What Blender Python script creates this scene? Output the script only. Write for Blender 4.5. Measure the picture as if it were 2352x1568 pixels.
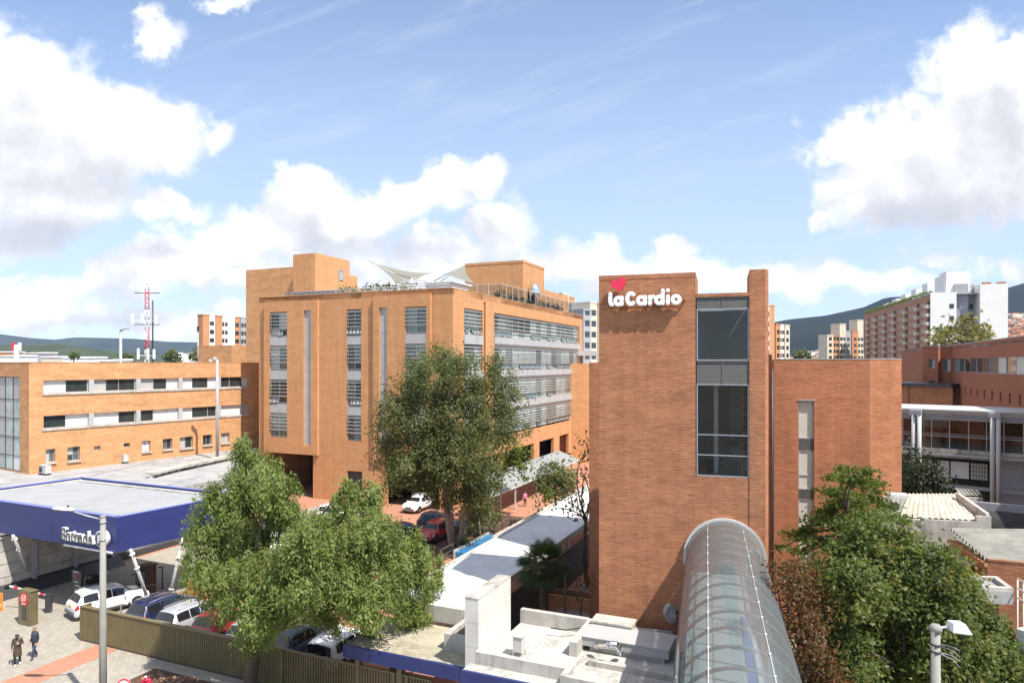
import bpy, bmesh, math, random
import numpy as np
from mathutils import Vector, Matrix
random.seed(7)
for _o in list(bpy.data.objects):
    bpy.data.objects.remove(_o)
sc = bpy.context.scene
COL = sc.collection
rad = math.radians

# ------------------------------------------------------------------ camera
H = 16.0                       # eye height
F, CX, HZ = 1568.0, 1176.0, 836.0   # measured focal length, centre and horizon (2352 px wide survey)
cam = bpy.data.cameras.new("camera")
cam.lens = 24.0; cam.sensor_width = 36.0
cam.shift_y = (HZ - 784.0) / 2352.0
cam.clip_start = 0.3; cam.clip_end = 20000
camo = bpy.data.objects.new("camera", cam)
camo.location = (0, 0, H); camo.rotation_euler = (rad(90), 0, 0)
COL.objects.link(camo); sc.camera = camo

# ------------------------------------------------------------------ light
SUN_EL, SUN_AZ = 56.0, 135.0   # azimuth clockwise from +Y
sv = Vector((math.sin(rad(SUN_AZ)) * math.cos(rad(SUN_EL)), math.cos(rad(SUN_AZ)) * math.cos(rad(SUN_EL)), math.sin(rad(SUN_EL))))
sun = bpy.data.lights.new("sun", 'SUN'); sun.energy = 4.6; sun.angle = rad(0.5); sun.color = (1.0, 0.95, 0.87)
suno = bpy.data.objects.new("sun", sun); suno.rotation_euler = sv.to_track_quat('Z', 'Y').to_euler(); suno.location = (40, -40, 90)
COL.objects.link(suno)
sc.view_settings.view_transform = 'Standard'; sc.view_settings.look = 'None'
sc.view_settings.exposure = 0.78; sc.view_settings.gamma = 1.0
sc.cycles.use_denoising = True
sc.cycles.max_bounces = 6; sc.cycles.transparent_max_bounces = 24
sc.cycles.diffuse_bounces = 3; sc.cycles.glossy_bounces = 3; sc.cycles.transmission_bounces = 4
sc.cycles.volume_bounces = 0
sc.cycles.caustics_reflective = False; sc.cycles.caustics_refractive = False

# ------------------------------------------------------------------ node helper
class N:
    def __init__(s, tree): s.t = tree; s.n = tree.nodes; s.l = tree.links
    def put(s, sock, v):
        if v is None: return
        if hasattr(v, 'is_output'): s.l.new(v, sock)
        elif isinstance(v, (tuple, list)) and sock.type == 'RGBA' and len(v) == 3: sock.default_value = (*v, 1)
        else: sock.default_value = v
    def m(s, op, a, b=None, c=None, clamp=False):
        n = s.n.new('ShaderNodeMath'); n.operation = op; n.use_clamp = clamp
        for i, v in enumerate((a, b, c)): s.put(n.inputs[i], v)
        return n.outputs[0]
    def vm(s, op, a, b=None, scale=None):
        n = s.n.new('ShaderNodeVectorMath'); n.operation = op
        s.put(n.inputs[0], a); s.put(n.inputs[1], b)
        if scale is not None: s.put(n.inputs['Scale'], scale)
        return n.outputs['Value'] if op in ('LENGTH', 'DOT_PRODUCT') else n.outputs[0]
    def noise(s, v, scale, detail=4, rough=0.55, dist=0.0):
        n = s.n.new('ShaderNodeTexNoise'); s.put(n.inputs['Vector'], v); s.put(n.inputs['Scale'], scale)
        n.inputs['Detail'].default_value = detail; n.inputs['Roughness'].default_value = rough; n.inputs['Distortion'].default_value = dist
        return n.outputs[0]
    def ramp(s, f, stops, interp='LINEAR'):
        n = s.n.new('ShaderNodeValToRGB'); s.put(n.inputs[0], f); cr = n.color_ramp; cr.interpolation = interp
        while len(cr.elements) > 1: cr.elements.remove(cr.elements[0])
        for i, (p, c) in enumerate(stops):
            e = cr.elements[0] if i == 0 else cr.elements.new(p)
            e.position = p; e.color = (*c, 1) if isinstance(c, tuple) else (c, c, c, 1)
        return n.outputs[0]
    def mix(s, f, a, b, blend='MIX'):
        n = s.n.new('ShaderNodeMix'); n.data_type = 'RGBA'; n.blend_type = blend
        s.put(n.inputs[0], f); s.put(n.inputs[6], a); s.put(n.inputs[7], b)
        return n.outputs[2]
    def mapr(s, v, a, b, c=0.0, d=1.0, smooth=True):
        n = s.n.new('ShaderNodeMapRange'); n.interpolation_type = 'SMOOTHSTEP' if smooth else 'LINEAR'
        s.put(n.inputs[0], v); n.inputs[1].default_value = a; n.inputs[2].default_value = b; n.inputs[3].default_value = c; n.inputs[4].default_value = d
        return n.outputs[0]
    def sep(s, v):
        n = s.n.new('ShaderNodeSeparateXYZ'); s.put(n.inputs[0], v); return n.outputs
    def comb(s, x, y, z):
        n = s.n.new('ShaderNodeCombineXYZ'); s.put(n.inputs[0], x); s.put(n.inputs[1], y); s.put(n.inputs[2], z); return n.outputs[0]

# ------------------------------------------------------------------ world: sky with cumulus clouds (a function of direction only)
w = bpy.data.worlds.new("World"); sc.world = w; w.use_nodes = True
W_ = N(w.node_tree)
for n in list(W_.n): W_.n.remove(n)
out = W_.n.new('ShaderNodeOutputWorld'); bg = W_.n.new('ShaderNodeBackground'); bg.inputs[1].default_value = 0.1
W_.l.new(bg.outputs[0], out.inputs[0])
sky = W_.n.new('ShaderNodeTexSky'); sky.sky_type = 'NISHITA'; sky.sun_disc = False
sky.sun_elevation = rad(SUN_EL); sky.sun_rotation = rad(SUN_AZ); sky.altitude = 2600; sky.air_density = 1.0; sky.dust_density = 0.8; sky.ozone_density = 1.0
tc = W_.n.new('ShaderNodeTexCoord')
d3 = W_.sep(tc.outputs['Generated'])
ay = W_.m('MAXIMUM', W_.m('ABSOLUTE', d3[1]), 0.05)
U = W_.m('DIVIDE', d3[0], ay); V = W_.m('DIVIDE', d3[2], ay)
UV = W_.comb(U, V, W_.m('MULTIPLY', W_.m('SIGN', d3[1]), 3.0))
def cuv(px, py): return ((px - CX) / F, (HZ - py) / F)
blobs = [  # centre px, radii px of the cumulus banks
 (10, 300, 290, 225), (200, 290, 240, 120), (330, 315, 170, 95), (120, 440, 230, 120), (60, 190, 130, 95), (30, 520, 170, 60),
 (500, 305, 55, 40),
 (362, 82, 82, 48), (552, 8, 60, 28), (412, 487, 85, 34),
 (640, 520, 160, 75), (730, 440, 80, 65), (800, 500, 190, 80), (960, 465, 165, 70), (1060, 430, 100, 55), (1130, 410, 45, 42),
 (1130, 530, 115, 75), (1010, 580, 240, 55), (1240, 600, 130, 50), (1390, 620, 90, 55), (700, 560, 220, 45),
 (480, 590, 200, 60), (330, 610, 190, 60), (230, 650, 220, 60), (80, 690, 150, 45), (300, 730, 460, 45), (700, 640, 500, 60), (20, 625, 45, 28),
 (2290, 240, 205, 175), (2130, 330, 245, 145), (2220, 420, 310, 145), (2010, 340, 130, 95), (2330, 150, 110, 70), (2060, 480, 120, 60), (1915, 512, 32, 24),
 (1562, 548, 42, 38), (1690, 625, 210, 70), (1560, 640, 160, 50), (1800, 650, 200, 45), (2280, 612, 130, 42), (2140, 600, 90, 26), (2000, 670, 260, 40),
]
def noisec(v, scale, detail, rough):
    n = W_.n.new('ShaderNodeTexNoise'); W_.put(n.inputs['Vector'], v); W_.put(n.inputs['Scale'], scale)
    n.inputs['Detail'].default_value = detail; n.inputs['Roughness'].default_value = rough
    return n.outputs[0], n.outputs[1]
wob1, wc1 = noisec(UV, 5.0, 8, 0.58)
wob2, wc2 = noisec(W_.vm('ADD', UV, (7.3, 2.1, 0.0)), 22.0, 7, 0.6)
WUV = W_.vm('ADD', UV, W_.vm('ADD', W_.vm('SCALE', W_.vm('SUBTRACT', wc1, (.5, .5, .5)), scale=0.16), W_.vm('SCALE', W_.vm('SUBTRACT', wc2, (.5, .5, .5)), scale=0.05)))
WUV = W_.vm('MULTIPLY', WUV, (1, 1, 0))
nz = W_.m('ADD', W_.m('MULTIPLY', W_.m('SUBTRACT', wob1, 0.5), 1.3), W_.m('MULTIPLY', W_.m('SUBTRACT', wob2, 0.5), 0.9))
def bank(vec):
    f = None
    for (px, py, rx, ry) in blobs:
        cu, cv = cuv(px, py)
        dd = W_.vm('LENGTH', W_.vm('MULTIPLY', W_.vm('SUBTRACT', vec, (cu, cv, 0)), (F / rx, F / ry, 0)))
        v = W_.m('MULTIPLY', W_.m('SUBTRACT', 1.0, dd), min(1.0, (min(rx, ry) / 90.0) ** 0.5))
        f = v if f is None else W_.m('SMOOTH_MAX', f, v, 0.12)
    return f
b0 = bank(WUV)
dens = W_.m('ADD', b0, nz)
alpha = W_.mapr(dens, -0.08, 0.42)
# lit tops, grey undersides: density difference along the sun-up direction inside the cloud
r1 = W_.noise(UV, 5.0, 7, 0.6)
r2 = W_.noise(W_.vm('ADD', UV, (0.022, 0.03, 0.0)), 5.0, 7, 0.6)
rel = W_.m('ADD', 0.5, W_.m('MULTIPLY', W_.m('SUBTRACT', r1, r2), 3.2))
big = W_.noise(W_.vm('MULTIPLY', W_.vm('ADD', UV, (1.7, 0.4, 0)), (1.0, 2.2, 1.0)), 3.0, 3, 0.5)
lum = W_.m('ADD', W_.m('MULTIPLY', rel, 0.55), W_.m('MULTIPLY', big, 0.75))
# cloud bases: where cloud lies above (denser towards +V and towards the sun's side) less light comes through
UPV = W_.vm('ADD', WUV, (0.012, 0.060, 0.0))
above = W_.m('ADD', bank(UPV), W_.m('MULTIPLY', nz, 0.55))
base_sh = W_.mapr(above, 0.02, 0.75)
lum = W_.m('SUBTRACT', W_.m('ADD', lum, 0.26), W_.m('MULTIPLY', base_sh, W_.m('ADD', 0.11, W_.m('MULTIPLY', wob1, 0.38))))
ccol = W_.ramp(lum, [(0.30, (4.1, 4.2, 4.4)), (0.52, (4.9, 4.97, 5.1)), (0.72, (5.9, 5.93, 6.0)), (0.85, (7.4, 7.4, 7.4))])
# the grey base of the left bank and of the right bank
def soft(px, py, rx, ry):
    cu, cv = cuv(px, py)
    dd = W_.vm('LENGTH', W_.vm('MULTIPLY', W_.vm('SUBTRACT', UV, (cu, cv, 0)), (F / rx, F / ry, 0)))
    return W_.mapr(dd, 1.0, 0.2)
grey = W_.m('MAXIMUM', W_.m('MAXIMUM', soft(60, 545, 260, 60), soft(2080, 500, 220, 70)), W_.m('MAXIMUM', soft(2060, 590, 240, 30), soft(850, 570, 220, 40)))
grey = W_.m('MULTIPLY', grey, W_.m('ADD', 0.35, W_.m('MULTIPLY', wob1, 0.6)))
ccol = W_.mix(W_.m('MULTIPLY', grey, 0.8), ccol, (3.5, 3.65, 4.05))
# thin high wisps
wv = W_.vm('MULTIPLY', W_.comb(W_.m('ADD', U, W_.m('MULTIPLY', V, -0.9)), W_.m('ADD', V, W_.m('MULTIPLY', U, -0.28)), 0.0), (1.6, 7.0, 1.0))
wis = W_.mapr(W_.noise(wv, 2.1, 7, 0.62, 0.4), 0.48, 0.80, 0.0, 0.44)
# veil that whitens the air towards the horizon
veil = W_.mapr(V, 0.75, -0.05, 0.10, 0.72)
skyc = W_.vm('SCALE', sky.outputs[0], scale=1.0)
skyc = W_.mix(1.0, skyc, (1.18, 1.33, 1.48), 'MULTIPLY')
skyc = W_.mix(veil, skyc, (4.6, 5.3, 5.9))
skyc = W_.mix(wis, skyc, (5.4, 5.7, 6.2))
# broken bright cloud added overhead, out of view, as fill light for the shade
over = W_.m('MULTIPLY', W_.mapr(V, 0.75, 1.3), W_.mapr(W_.noise(tc.outputs['Generated'], 2.6, 6, 0.6), 0.40, 0.60))
skyc = W_.mix(W_.m('MULTIPLY', over, 0.9), skyc, (8.6, 8.6, 8.7))
final = W_.mix(alpha, skyc, ccol)
below = W_.mapr(d3[2], -0.02, -0.10)
final = W_.mix(below, final, (1.6, 1.5, 1.4))
W_.l.new(final, bg.inputs[0])
w.cycles.sampling_method = 'MANUAL'; w.cycles.sample_map_resolution = 512

# ------------------------------------------------------------------ survey helpers
def at(px, py, d): return Vector(((px - CX) / F * d, d, H + (HZ - py) / F * d))
def gz(px, py, z):
    d = (H - z) * F / (py - HZ); return Vector(((px - CX) / F * d, d, z))
class Frame:
    def __init__(s, deg, o=(0, 0)):
        s.c, s.s = math.cos(rad(deg)), math.sin(rad(deg)); s.o = o; s.deg = deg
    def p(s, a, b, z=0.0): return Vector((s.o[0] + a * s.c + b * s.s, s.o[1] - a * s.s + b * s.c, z))
    def inv(s, v):
        x, y = v[0] - s.o[0], v[1] - s.o[1]; return (x * s.c - y * s.s, x * s.s + y * s.c)
    def b_col(s, px, b):     # a where picture column px crosses the line b = const (frame at the camera)
        u = (px - CX) / F; d = b / (u * s.s + s.c); return d * (u * s.c - s.s)
    def a_col(s, px, a):
        u = (px - CX) / F; d = a / (u * s.c - s.s); return d * (u * s.s + s.c)
    def dep(s, px, b): u = (px - CX) / F; return b / (u * s.s + s.c)
G = Frame(23.5)

# ------------------------------------------------------------------ mesh builder
class MB:
    def __init__(s): s.v = []; s.f = []; s.m = []; s.sm = []; s.uv = None
    def face(s, pts, m=0, smooth=False):
        i = len(s.v); s.v.extend([Vector(p) for p in pts]); s.f.append(list(range(i, i + len(pts)))); s.m.append(m); s.sm.append(smooth); return s
    def hexa(s, p, m=0, skip=()):       # p: 4 bottom (ccw from above) + 4 top
        i = len(s.v); s.v.extend([Vector(q) for q in p])
        for k, f in enumerate(((3, 2, 1, 0), (4, 5, 6, 7), (0, 1, 5, 4), (1, 2, 6, 5), (2, 3, 7, 6), (3, 0, 4, 7))):
            if k in skip: continue
            s.f.append([i + j for j in f]); s.m.append(m); s.sm.append(False)
        return s
    def fbox(s, fr, a0, a1, b0, b1, z0, z1, m=0, skip=()):
        q = [(a0, b0), (a1, b0), (a1, b1), (a0, b1)]
        return s.hexa([fr.p(a, b, z0) for a, b in q] + [fr.p(a, b, z1) for a, b in q], m, skip)
    def box(s, c, d, rz=0.0, m=0, ry=0.0, rx=0.0):
        R = Matrix.Rotation(rz, 3, 'Z') @ Matrix.Rotation(ry, 3, 'Y') @ Matrix.Rotation(rx, 3, 'X'); c = Vector(c)
        q = [(-1, -1), (1, -1), (1, 1), (-1, 1)]
        return s.hexa([c + R @ Vector((x * d[0] / 2, y * d[1] / 2, z * d[2] / 2)) for z in (-1, 1) for x, y in q], m)
    def bar(s, p, q, wd, ht, m=0):      # beam between two points, rectangular section
        p, q = Vector(p), Vector(q); t = (q - p); t.normalize()
        up = Vector((0, 0, 1)) if abs(t.z) < 0.95 else Vector((0, 1, 0))
        x = t.cross(up).normalized(); y = x.cross(t).normalized()
        o = [(-1, -1), (1, -1), (1, 1), (-1, 1)]
        A = [p + x * a * wd / 2 + y * b * ht / 2 for a, b in o]; B = [q + x * a * wd / 2 + y * b * ht / 2 for a, b in o]
        i = len(s.v); s.v.extend(A + B)
        for f in ((0, 1, 2, 3), (7, 6, 5, 4), (1, 0, 4, 5), (2, 1, 5, 6), (3, 2, 6, 7), (0, 3, 7, 4)):
            s.f.append([i + j for j in f]); s.m.append(m); s.sm.append(False)
        return s
    def prism(s, plan, z0, z1, m=0, mt=None, cap=True, bot=True):   # plan ccw from above
        n = len(plan); i = len(s.v)
        s.v.extend([Vector((p[0], p[1], z0)) for p in plan] + [Vector((p[0], p[1], z1)) for p in plan])
        for k in range(n):
            j = (k + 1) % n; s.f.append([i + k, i + j, i + n + j, i + n + k]); s.m.append(m); s.sm.append(False)
        if cap: s.f.append([i + n + k for k in range(n)]); s.m.append(m if mt is None else mt); s.sm.append(False)
        if bot: s.f.append([i + k for k in reversed(range(n))]); s.m.append(m); s.sm.append(False)
        return s
    def tube(s, pts, r, n=8, m=0, cap=True, smooth=True, closed=False):
        pts = [Vector(p) for p in pts]; rr = r if isinstance(r, (list, tuple)) else [r] * len(pts)
        i0 = len(s.v); px = None; L = len(pts)
        for k, p in enumerate(pts):
            t = (pts[min(k + 1, L - 1)] - pts[max(k - 1, 0)])
            if closed: t = pts[(k + 1) % L] - pts[(k - 1) % L]
            if t.length < 1e-9: t = Vector((0, 0, 1))
            t.normalize()
            if px is None:
                px = t.orthogonal().normalized()
            px = (px - t * px.dot(t))
            px = px.normalized() if px.length > 1e-6 else t.orthogonal().normalized()
            py = t.cross(px)
            for j in range(n):
                a = 2 * math.pi * j / n; s.v.append(p + (px * math.cos(a) + py * math.sin(a)) * rr[k])
        for k in range(L if closed else L - 1):
            for j in range(n):
                a, b = i0 + k * n + j, i0 + k * n + (j + 1) % n; k2 = (k + 1) % L
                s.f.append([a, b, i0 + k2 * n + (j + 1) % n, i0 + k2 * n + j]); s.m.append(m); s.sm.append(smooth)
        if cap and not closed:
            s.f.append([i0 + j for j in reversed(range(n))]); s.m.append(m); s.sm.append(False)
            s.f.append([i0 + (L - 1) * n + j for j in range(n)]); s.m.append(m); s.sm.append(False)
        return s
    def lathe(s, c, prof, n=16, m=0, axis=(0, 0, 1), smooth=True):   # prof [(r, h)]
        ax = Vector(axis).normalized(); x = ax.orthogonal().normalized(); y = ax.cross(x); c = Vector(c); i0 = len(s.v)
        for r, h in prof:
            for j in range(n):
                a = 2 * math.pi * j / n; s.v.append(c + ax * h + (x * math.cos(a) + y * math.sin(a)) * r)
        for k in range(len(prof) - 1):
            for j in range(n):
                s.f.append([i0 + k * n + j, i0 + k * n + (j + 1) % n, i0 + (k + 1) * n + (j + 1) % n, i0 + (k + 1) * n + j]); s.m.append(m); s.sm.append(smooth)
        if prof[0][0] > 1e-4: s.f.append([i0 + j for j in reversed(range(n))]); s.m.append(m); s.sm.append(False)
        if prof[-1][0] > 1e-4: s.f.append([i0 + (len(prof) - 1) * n + j for j in range(n)]); s.m.append(m); s.sm.append(False)
        return s
    def wall(s, W, u0, u1, z0, z1, holes=(), depth=0.2, m=0, mr=None):  # W: wall map; rectangular openings with reveals
        us = sorted({u0, u1, *[h[0] for h in holes], *[h[1] for h in holes]}); zs = sorted({z0, z1, *[h[2] for h in holes], *[h[3] for h in holes]})
        us = [u for u in us if u0 <= u <= u1]; zs = [z for z in zs if z0 <= z <= z1]
        for i in range(len(us) - 1):
            for j in range(len(zs) - 1):
                um, zm = (us[i] + us[i + 1]) / 2, (zs[j] + zs[j + 1]) / 2
                if any(h[0] < um < h[1] and h[2] < zm < h[3] for h in holes): continue
                s.face([W(us[i], zs[j]), W(us[i + 1], zs[j]), W(us[i + 1], zs[j + 1]), W(us[i], zs[j + 1])], m)
        mr = m if mr is None else mr
        for (a, b, c, d) in holes:
            e = -depth
            s.face([W(a, c), W(b, c), W(b, c, e), W(a, c, e)], mr); s.face([W(a, d, e), W(b, d, e), W(b, d), W(a, d)], mr)
            s.face([W(a, c, e), W(a, d, e), W(a, d), W(a, c)], mr); s.face([W(b, c), W(b, d), W(b, d, e), W(b, c, e)], mr)
        return s
    def wbox(s, W, u0, u1, z0, z1, o0, o1, m=0):   # box on a wall, o outward
        q = [(u0, o1), (u1, o1), (u1, o0), (u0, o0)]
        return s.hexa([W(u, z0, o) for u, o in q] + [W(u, z1, o) for u, o in q], m)
    def build(s, name, mats, parent=None, label=None, kind=None, origin=None):
        me = bpy.data.meshes.new(name)
        o = bpy.data.objects.new(name, me); COL.objects.link(o)
        if parent is None and origin is None and s.v:
            xs = [v.x for v in s.v]; ys = [v.y for v in s.v]; origin = Vector(((min(xs) + max(xs)) / 2, (min(ys) + max(ys)) / 2, min(v.z for v in s.v)))
        base = Vector(origin) if origin is not None else Vector((0, 0, 0))
        if parent is not None:
            o.parent = parent; base = Vector(parent.get('_w', (0, 0, 0)))
        else: o.location = base
        o['_w'] = tuple(base)
        me.from_pydata([tuple(v - base) for v in s.v], [], s.f)
        mats = mats if isinstance(mats, (list, tuple)) else [mats]
        for m_ in mats: me.materials.append(m_)
        me.polygons.foreach_set('material_index', s.m); me.polygons.foreach_set('use_smooth', s.sm)
        uvl = me.uv_layers.new(name='UVMap'); buf = [0.0] * (2 * len(me.loops))
        if s.uv is not None:
            for li, l in enumerate(me.loops): buf[2 * li], buf[2 * li + 1] = s.uv[l.vertex_index]
        else:
            for p in me.polygons:
                n = p.normal
                if abs(n.z) < 0.75:
                    t = Vector((-n.y, n.x, 0)); t.normalize()
                    for li in p.loop_indices:
                        v = s.v[me.loops[li].vertex_index]; buf[2 * li] = v.x * t.x + v.y * t.y; buf[2 * li + 1] = v.z
                else:
                    for li in p.loop_indices:
                        v = s.v[me.loops[li].vertex_index]; x, y = G.inv(v); buf[2 * li] = x; buf[2 * li + 1] = y
        uvl.data.foreach_set('uv', buf); me.update()
        if label: o['label'] = label
        if kind: o['kind'] = kind
        return o
def wmap(P0, P1):
    P0, P1 = Vector((P0[0], P0[1], 0)), Vector((P1[0], P1[1], 0)); t = (P1 - P0); L = t.length; t = t / L; n = Vector((t.y, -t.x, 0))
    def W(u, z, o=0.0):
        p = P0 + t * u + n * o; return Vector((p.x, p.y, z))
    W.L = L; W.t = t; W.n = n
    def col(px):                       # distance along the wall seen in picture column px
        k = (px - CX) / F; return (k * P0.y - P0.x) / (t.x - k * t.y)
    W.col = col
    W.z = lambda px, py: H + (HZ - py) / F * (P0 + t * col(px)).y
    return W
def thing(name, label, cat, loc=(0, 0, 0), rz=0.0, group=None):
    o = bpy.data.objects.new(name, None); COL.objects.link(o); o.location = loc; o.rotation_euler = (0, 0, rz); o.empty_display_size = 0.3
    o['_w'] = tuple(loc); o['label'] = label; o['category'] = cat
    if group: o['group'] = group
    return o
def tag(o, label=None, cat=None, group=None, kind=None):
    if label: o['label'] = label
    if cat: o['category'] = cat
    if group: o['group'] = group
    if kind: o['kind'] = kind
    return o
def dup(root, loc=None, rz=None, label=None, group=None):
    def cp(o, par):
        c = o.copy(); COL.objects.link(c)
        if par is not None: c.parent = par; c.matrix_parent_inverse = o.matrix_parent_inverse.copy()
        for ch in o.children: cp(ch, c)
        return c
    r = cp(root, None)
    if loc is not None: r.location = loc; r['_w'] = tuple(loc)
    if rz is not None: r.rotation_euler = (0, 0, rz)
    if label: r['label'] = label
    if group: r['group'] = group
    return r

# ------------------------------------------------------------------ materials
def new_mat(name):
    m = bpy.data.materials.new(name); m.use_nodes = True; return m, N(m.node_tree), m.node_tree.nodes['Principled BSDF']
def uvn(T): return T.n.new('ShaderNodeUVMap').outputs[0]
def objn(T): return T.n.new('ShaderNodeTexCoord').outputs['Object']
def plain(name, col, rough=0.6, metal=0.0, var=0.12, scale=3.0, spec=0.4, emit=None, coat=0.0, bump=0.0, grime=0.0, seam=None):
    m, T, b = new_mat(name)
    geo = T.n.new('ShaderNodeNewGeometry').outputs['Position']
    f = T.noise(geo, scale, 5, 0.6)
    c = T.mix(1.0, col, T.ramp(f, [(0.25, 1 - var), (0.75, 1 + var)]), 'MULTIPLY')
    if grime:           # blotches and run-off streaks of dirt
        g1 = T.noise(T.vm('ADD', geo, (3.1, 7.7, 1.3)), 0.55, 9, 0.68, 0.6); g2 = T.noise(T.vm('MULTIPLY', geo, (5.0, 5.0, 0.35)), 1.0, 5, 0.6)
        c = T.mix(1.0, c, T.ramp(T.m('ADD', T.m('MULTIPLY', g1, 0.65), T.m('MULTIPLY', g2, 0.35)), [(0.36, (1 - grime, 1 - grime * 1.02, 1 - grime * 1.08)), (0.50, 1.0), (0.62, 1.06)]), 'MULTIPLY')
    if seam:            # joints between panels
        s2 = T.sep(uvn(T)); k = None
        for i, st_ in enumerate(seam):
            if not st_: continue
            fr_ = T.m('FRACT', T.m('DIVIDE', s2[i], st_)); q_ = T.m('LESS_THAN', fr_, 0.022 / st_); k = q_ if k is None else T.m('MAXIMUM', k, q_)
        c = T.mix(T.m('MULTIPLY', k, 0.6), c, (0.02, 0.02, 0.025))
    T.put(b.inputs['Base Color'], c); b.inputs['Roughness'].default_value = rough; b.inputs['Metallic'].default_value = metal
    b.inputs['Specular IOR Level'].default_value = spec; b.inputs['Coat Weight'].default_value = coat
    if emit: b.inputs['Emission Color'].default_value = (*emit[0], 1); b.inputs['Emission Strength'].default_value = emit[1]
    if bump:
        bn = T.n.new('ShaderNodeBump'); bn.inputs['Strength'].default_value = bump; T.put(bn.inputs['Height'], f); T.l.new(bn.outputs[0], b.inputs['Normal'])
    return m
def brick(name, c1, c2, mortar, bw=0.25, rh=0.075, var=0.25, ms=0.012, mottle=0.5, streak=0.25):
    m, T, b = new_mat(name)
    uv = uvn(T)
    br = T.n.new('ShaderNodeTexBrick'); T.put(br.inputs['Vector'], uv)
    br.inputs['Scale'].default_value = 1.0; br.inputs['Brick Width'].default_value = bw; br.inputs['Row Height'].default_value = rh
    br.inputs['Mortar Size'].default_value = ms; br.inputs['Mortar Smooth'].default_value = 0.3; br.inputs['Bias'].default_value = 0.0
    T.put(br.inputs['Color1'], c1); T.put(br.inputs['Color2'], c2); T.put(br.inputs['Mortar'], mortar)
    n1 = T.noise(T.vm('MULTIPLY', uv, (1.0, 3.0, 1.0)), 0.45, 6, 0.65)
    n2 = T.noise(T.vm('MULTIPLY', uv, (0.9, 9.0, 1.0)), 1.5, 5, 0.65)
    n3 = T.noise(T.vm('MULTIPLY', uv, (2.0, 0.12, 1.0)), 1.0, 4, 0.6)
    k = T.m('ADD', 1.0, T.m('ADD', T.m('MULTIPLY', T.m('SUBTRACT', n1, 0.5), mottle), T.m('ADD', T.m('MULTIPLY', T.m('SUBTRACT', n2, 0.5), var), T.m('MULTIPLY', T.m('SUBTRACT', n3, 0.5), streak))))
    col = T.vm('SCALE', br.outputs['Color'], scale=k)
    T.put(b.inputs['Base Color'], col); b.inputs['Roughness'].default_value = 0.85; b.inputs['Specular IOR Level'].default_value = 0.2
    bn = T.n.new('ShaderNodeBump'); bn.inputs['Strength'].default_value = 0.35; bn.inputs['Distance'].default_value = 0.01
    T.put(bn.inputs['Height'], T.m('SUBTRACT', 1.0, br.outputs['Fac'])); T.l.new(bn.outputs[0], b.inputs['Normal'])
    return m
def glassy(name, col, rough=0.06, spec=0.6, var=0.2):
    m, T, b = new_mat(name)
    geo = T.n.new('ShaderNodeNewGeometry').outputs['Position']
    c = T.mix(1.0, col, T.ramp(T.noise(geo, 1.3, 3), [(0.3, 1 - var), (0.7, 1 + var)]), 'MULTIPLY')
    T.put(b.inputs['Base Color'], c); b.inputs['Roughness'].default_value = rough; b.inputs['Specular IOR Level'].default_value = spec
    return m
def clear(name, tint, refl=0.10, haze=0.0, hazecol=(0.5, 0.5, 0.5)):
    m, T, b = new_mat(name); T.n.remove(b); o = T.n['Material Output']
    tr = T.n.new('ShaderNodeBsdfTransparent'); T.put(tr.inputs[0], tint)
    gl = T.n.new('ShaderNodeBsdfGlossy'); gl.inputs['Roughness'].default_value = 0.05
    fr = T.n.new('ShaderNodeFresnel'); fr.inputs[0].default_value = 1.45
    mx = T.n.new('ShaderNodeMixShader'); T.put(mx.inputs[0], T.m('ADD', T.m('MULTIPLY', fr.outputs[0], 0.8), refl * 0.5, clamp=True))
    T.l.new(tr.outputs[0], mx.inputs[1]); T.l.new(gl.outputs[0], mx.inputs[2]); last = mx.outputs[0]
    if haze:
        df = T.n.new('ShaderNodeBsdfDiffuse'); T.put(df.inputs[0], hazecol); m2 = T.n.new('ShaderNodeMixShader')
        geo = T.n.new('ShaderNodeNewGeometry').outputs['Position']
        T.put(m2.inputs[0], T.m('MULTIPLY', haze, T.m('ADD', 0.6, T.m('MULTIPLY', T.noise(geo, 1.1, 6, 0.65), 0.8))))
        T.l.new(last, m2.inputs[1]); T.l.new(df.outputs[0], m2.inputs[2]); last = m2.outputs[0]
    T.l.new(last, o.inputs[0]); return m
def leafmat(name, cols, trans=0.35, rough=0.5, tint=(1.25, 1.35, 0.7)):
    m, T, b = new_mat(name); T.n.remove(b); o = T.n['Material Output']
    at_ = T.n.new('ShaderNodeAttribute'); at_.attribute_name = 'leaf'
    c = T.ramp(at_.outputs['Fac'], [(i / (len(cols) - 1), c) for i, c in enumerate(cols)])
    pr = T.n.new('ShaderNodeBsdfPrincipled'); T.put(pr.inputs['Base Color'], c); pr.inputs['Roughness'].default_value = rough; pr.inputs['Specular IOR Level'].default_value = 0.3
    tl = T.n.new('ShaderNodeBsdfTranslucent'); T.put(tl.inputs[0], T.mix(1.0, c, tint, 'MULTIPLY'))
    mx = T.n.new('ShaderNodeMixShader'); mx.inputs[0].default_value = trans
    T.l.new(pr.outputs[0], mx.inputs[1]); T.l.new(tl.outputs[0], mx.inputs[2]); T.l.new(mx.outputs[0], o.inputs[0]); return m

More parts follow.
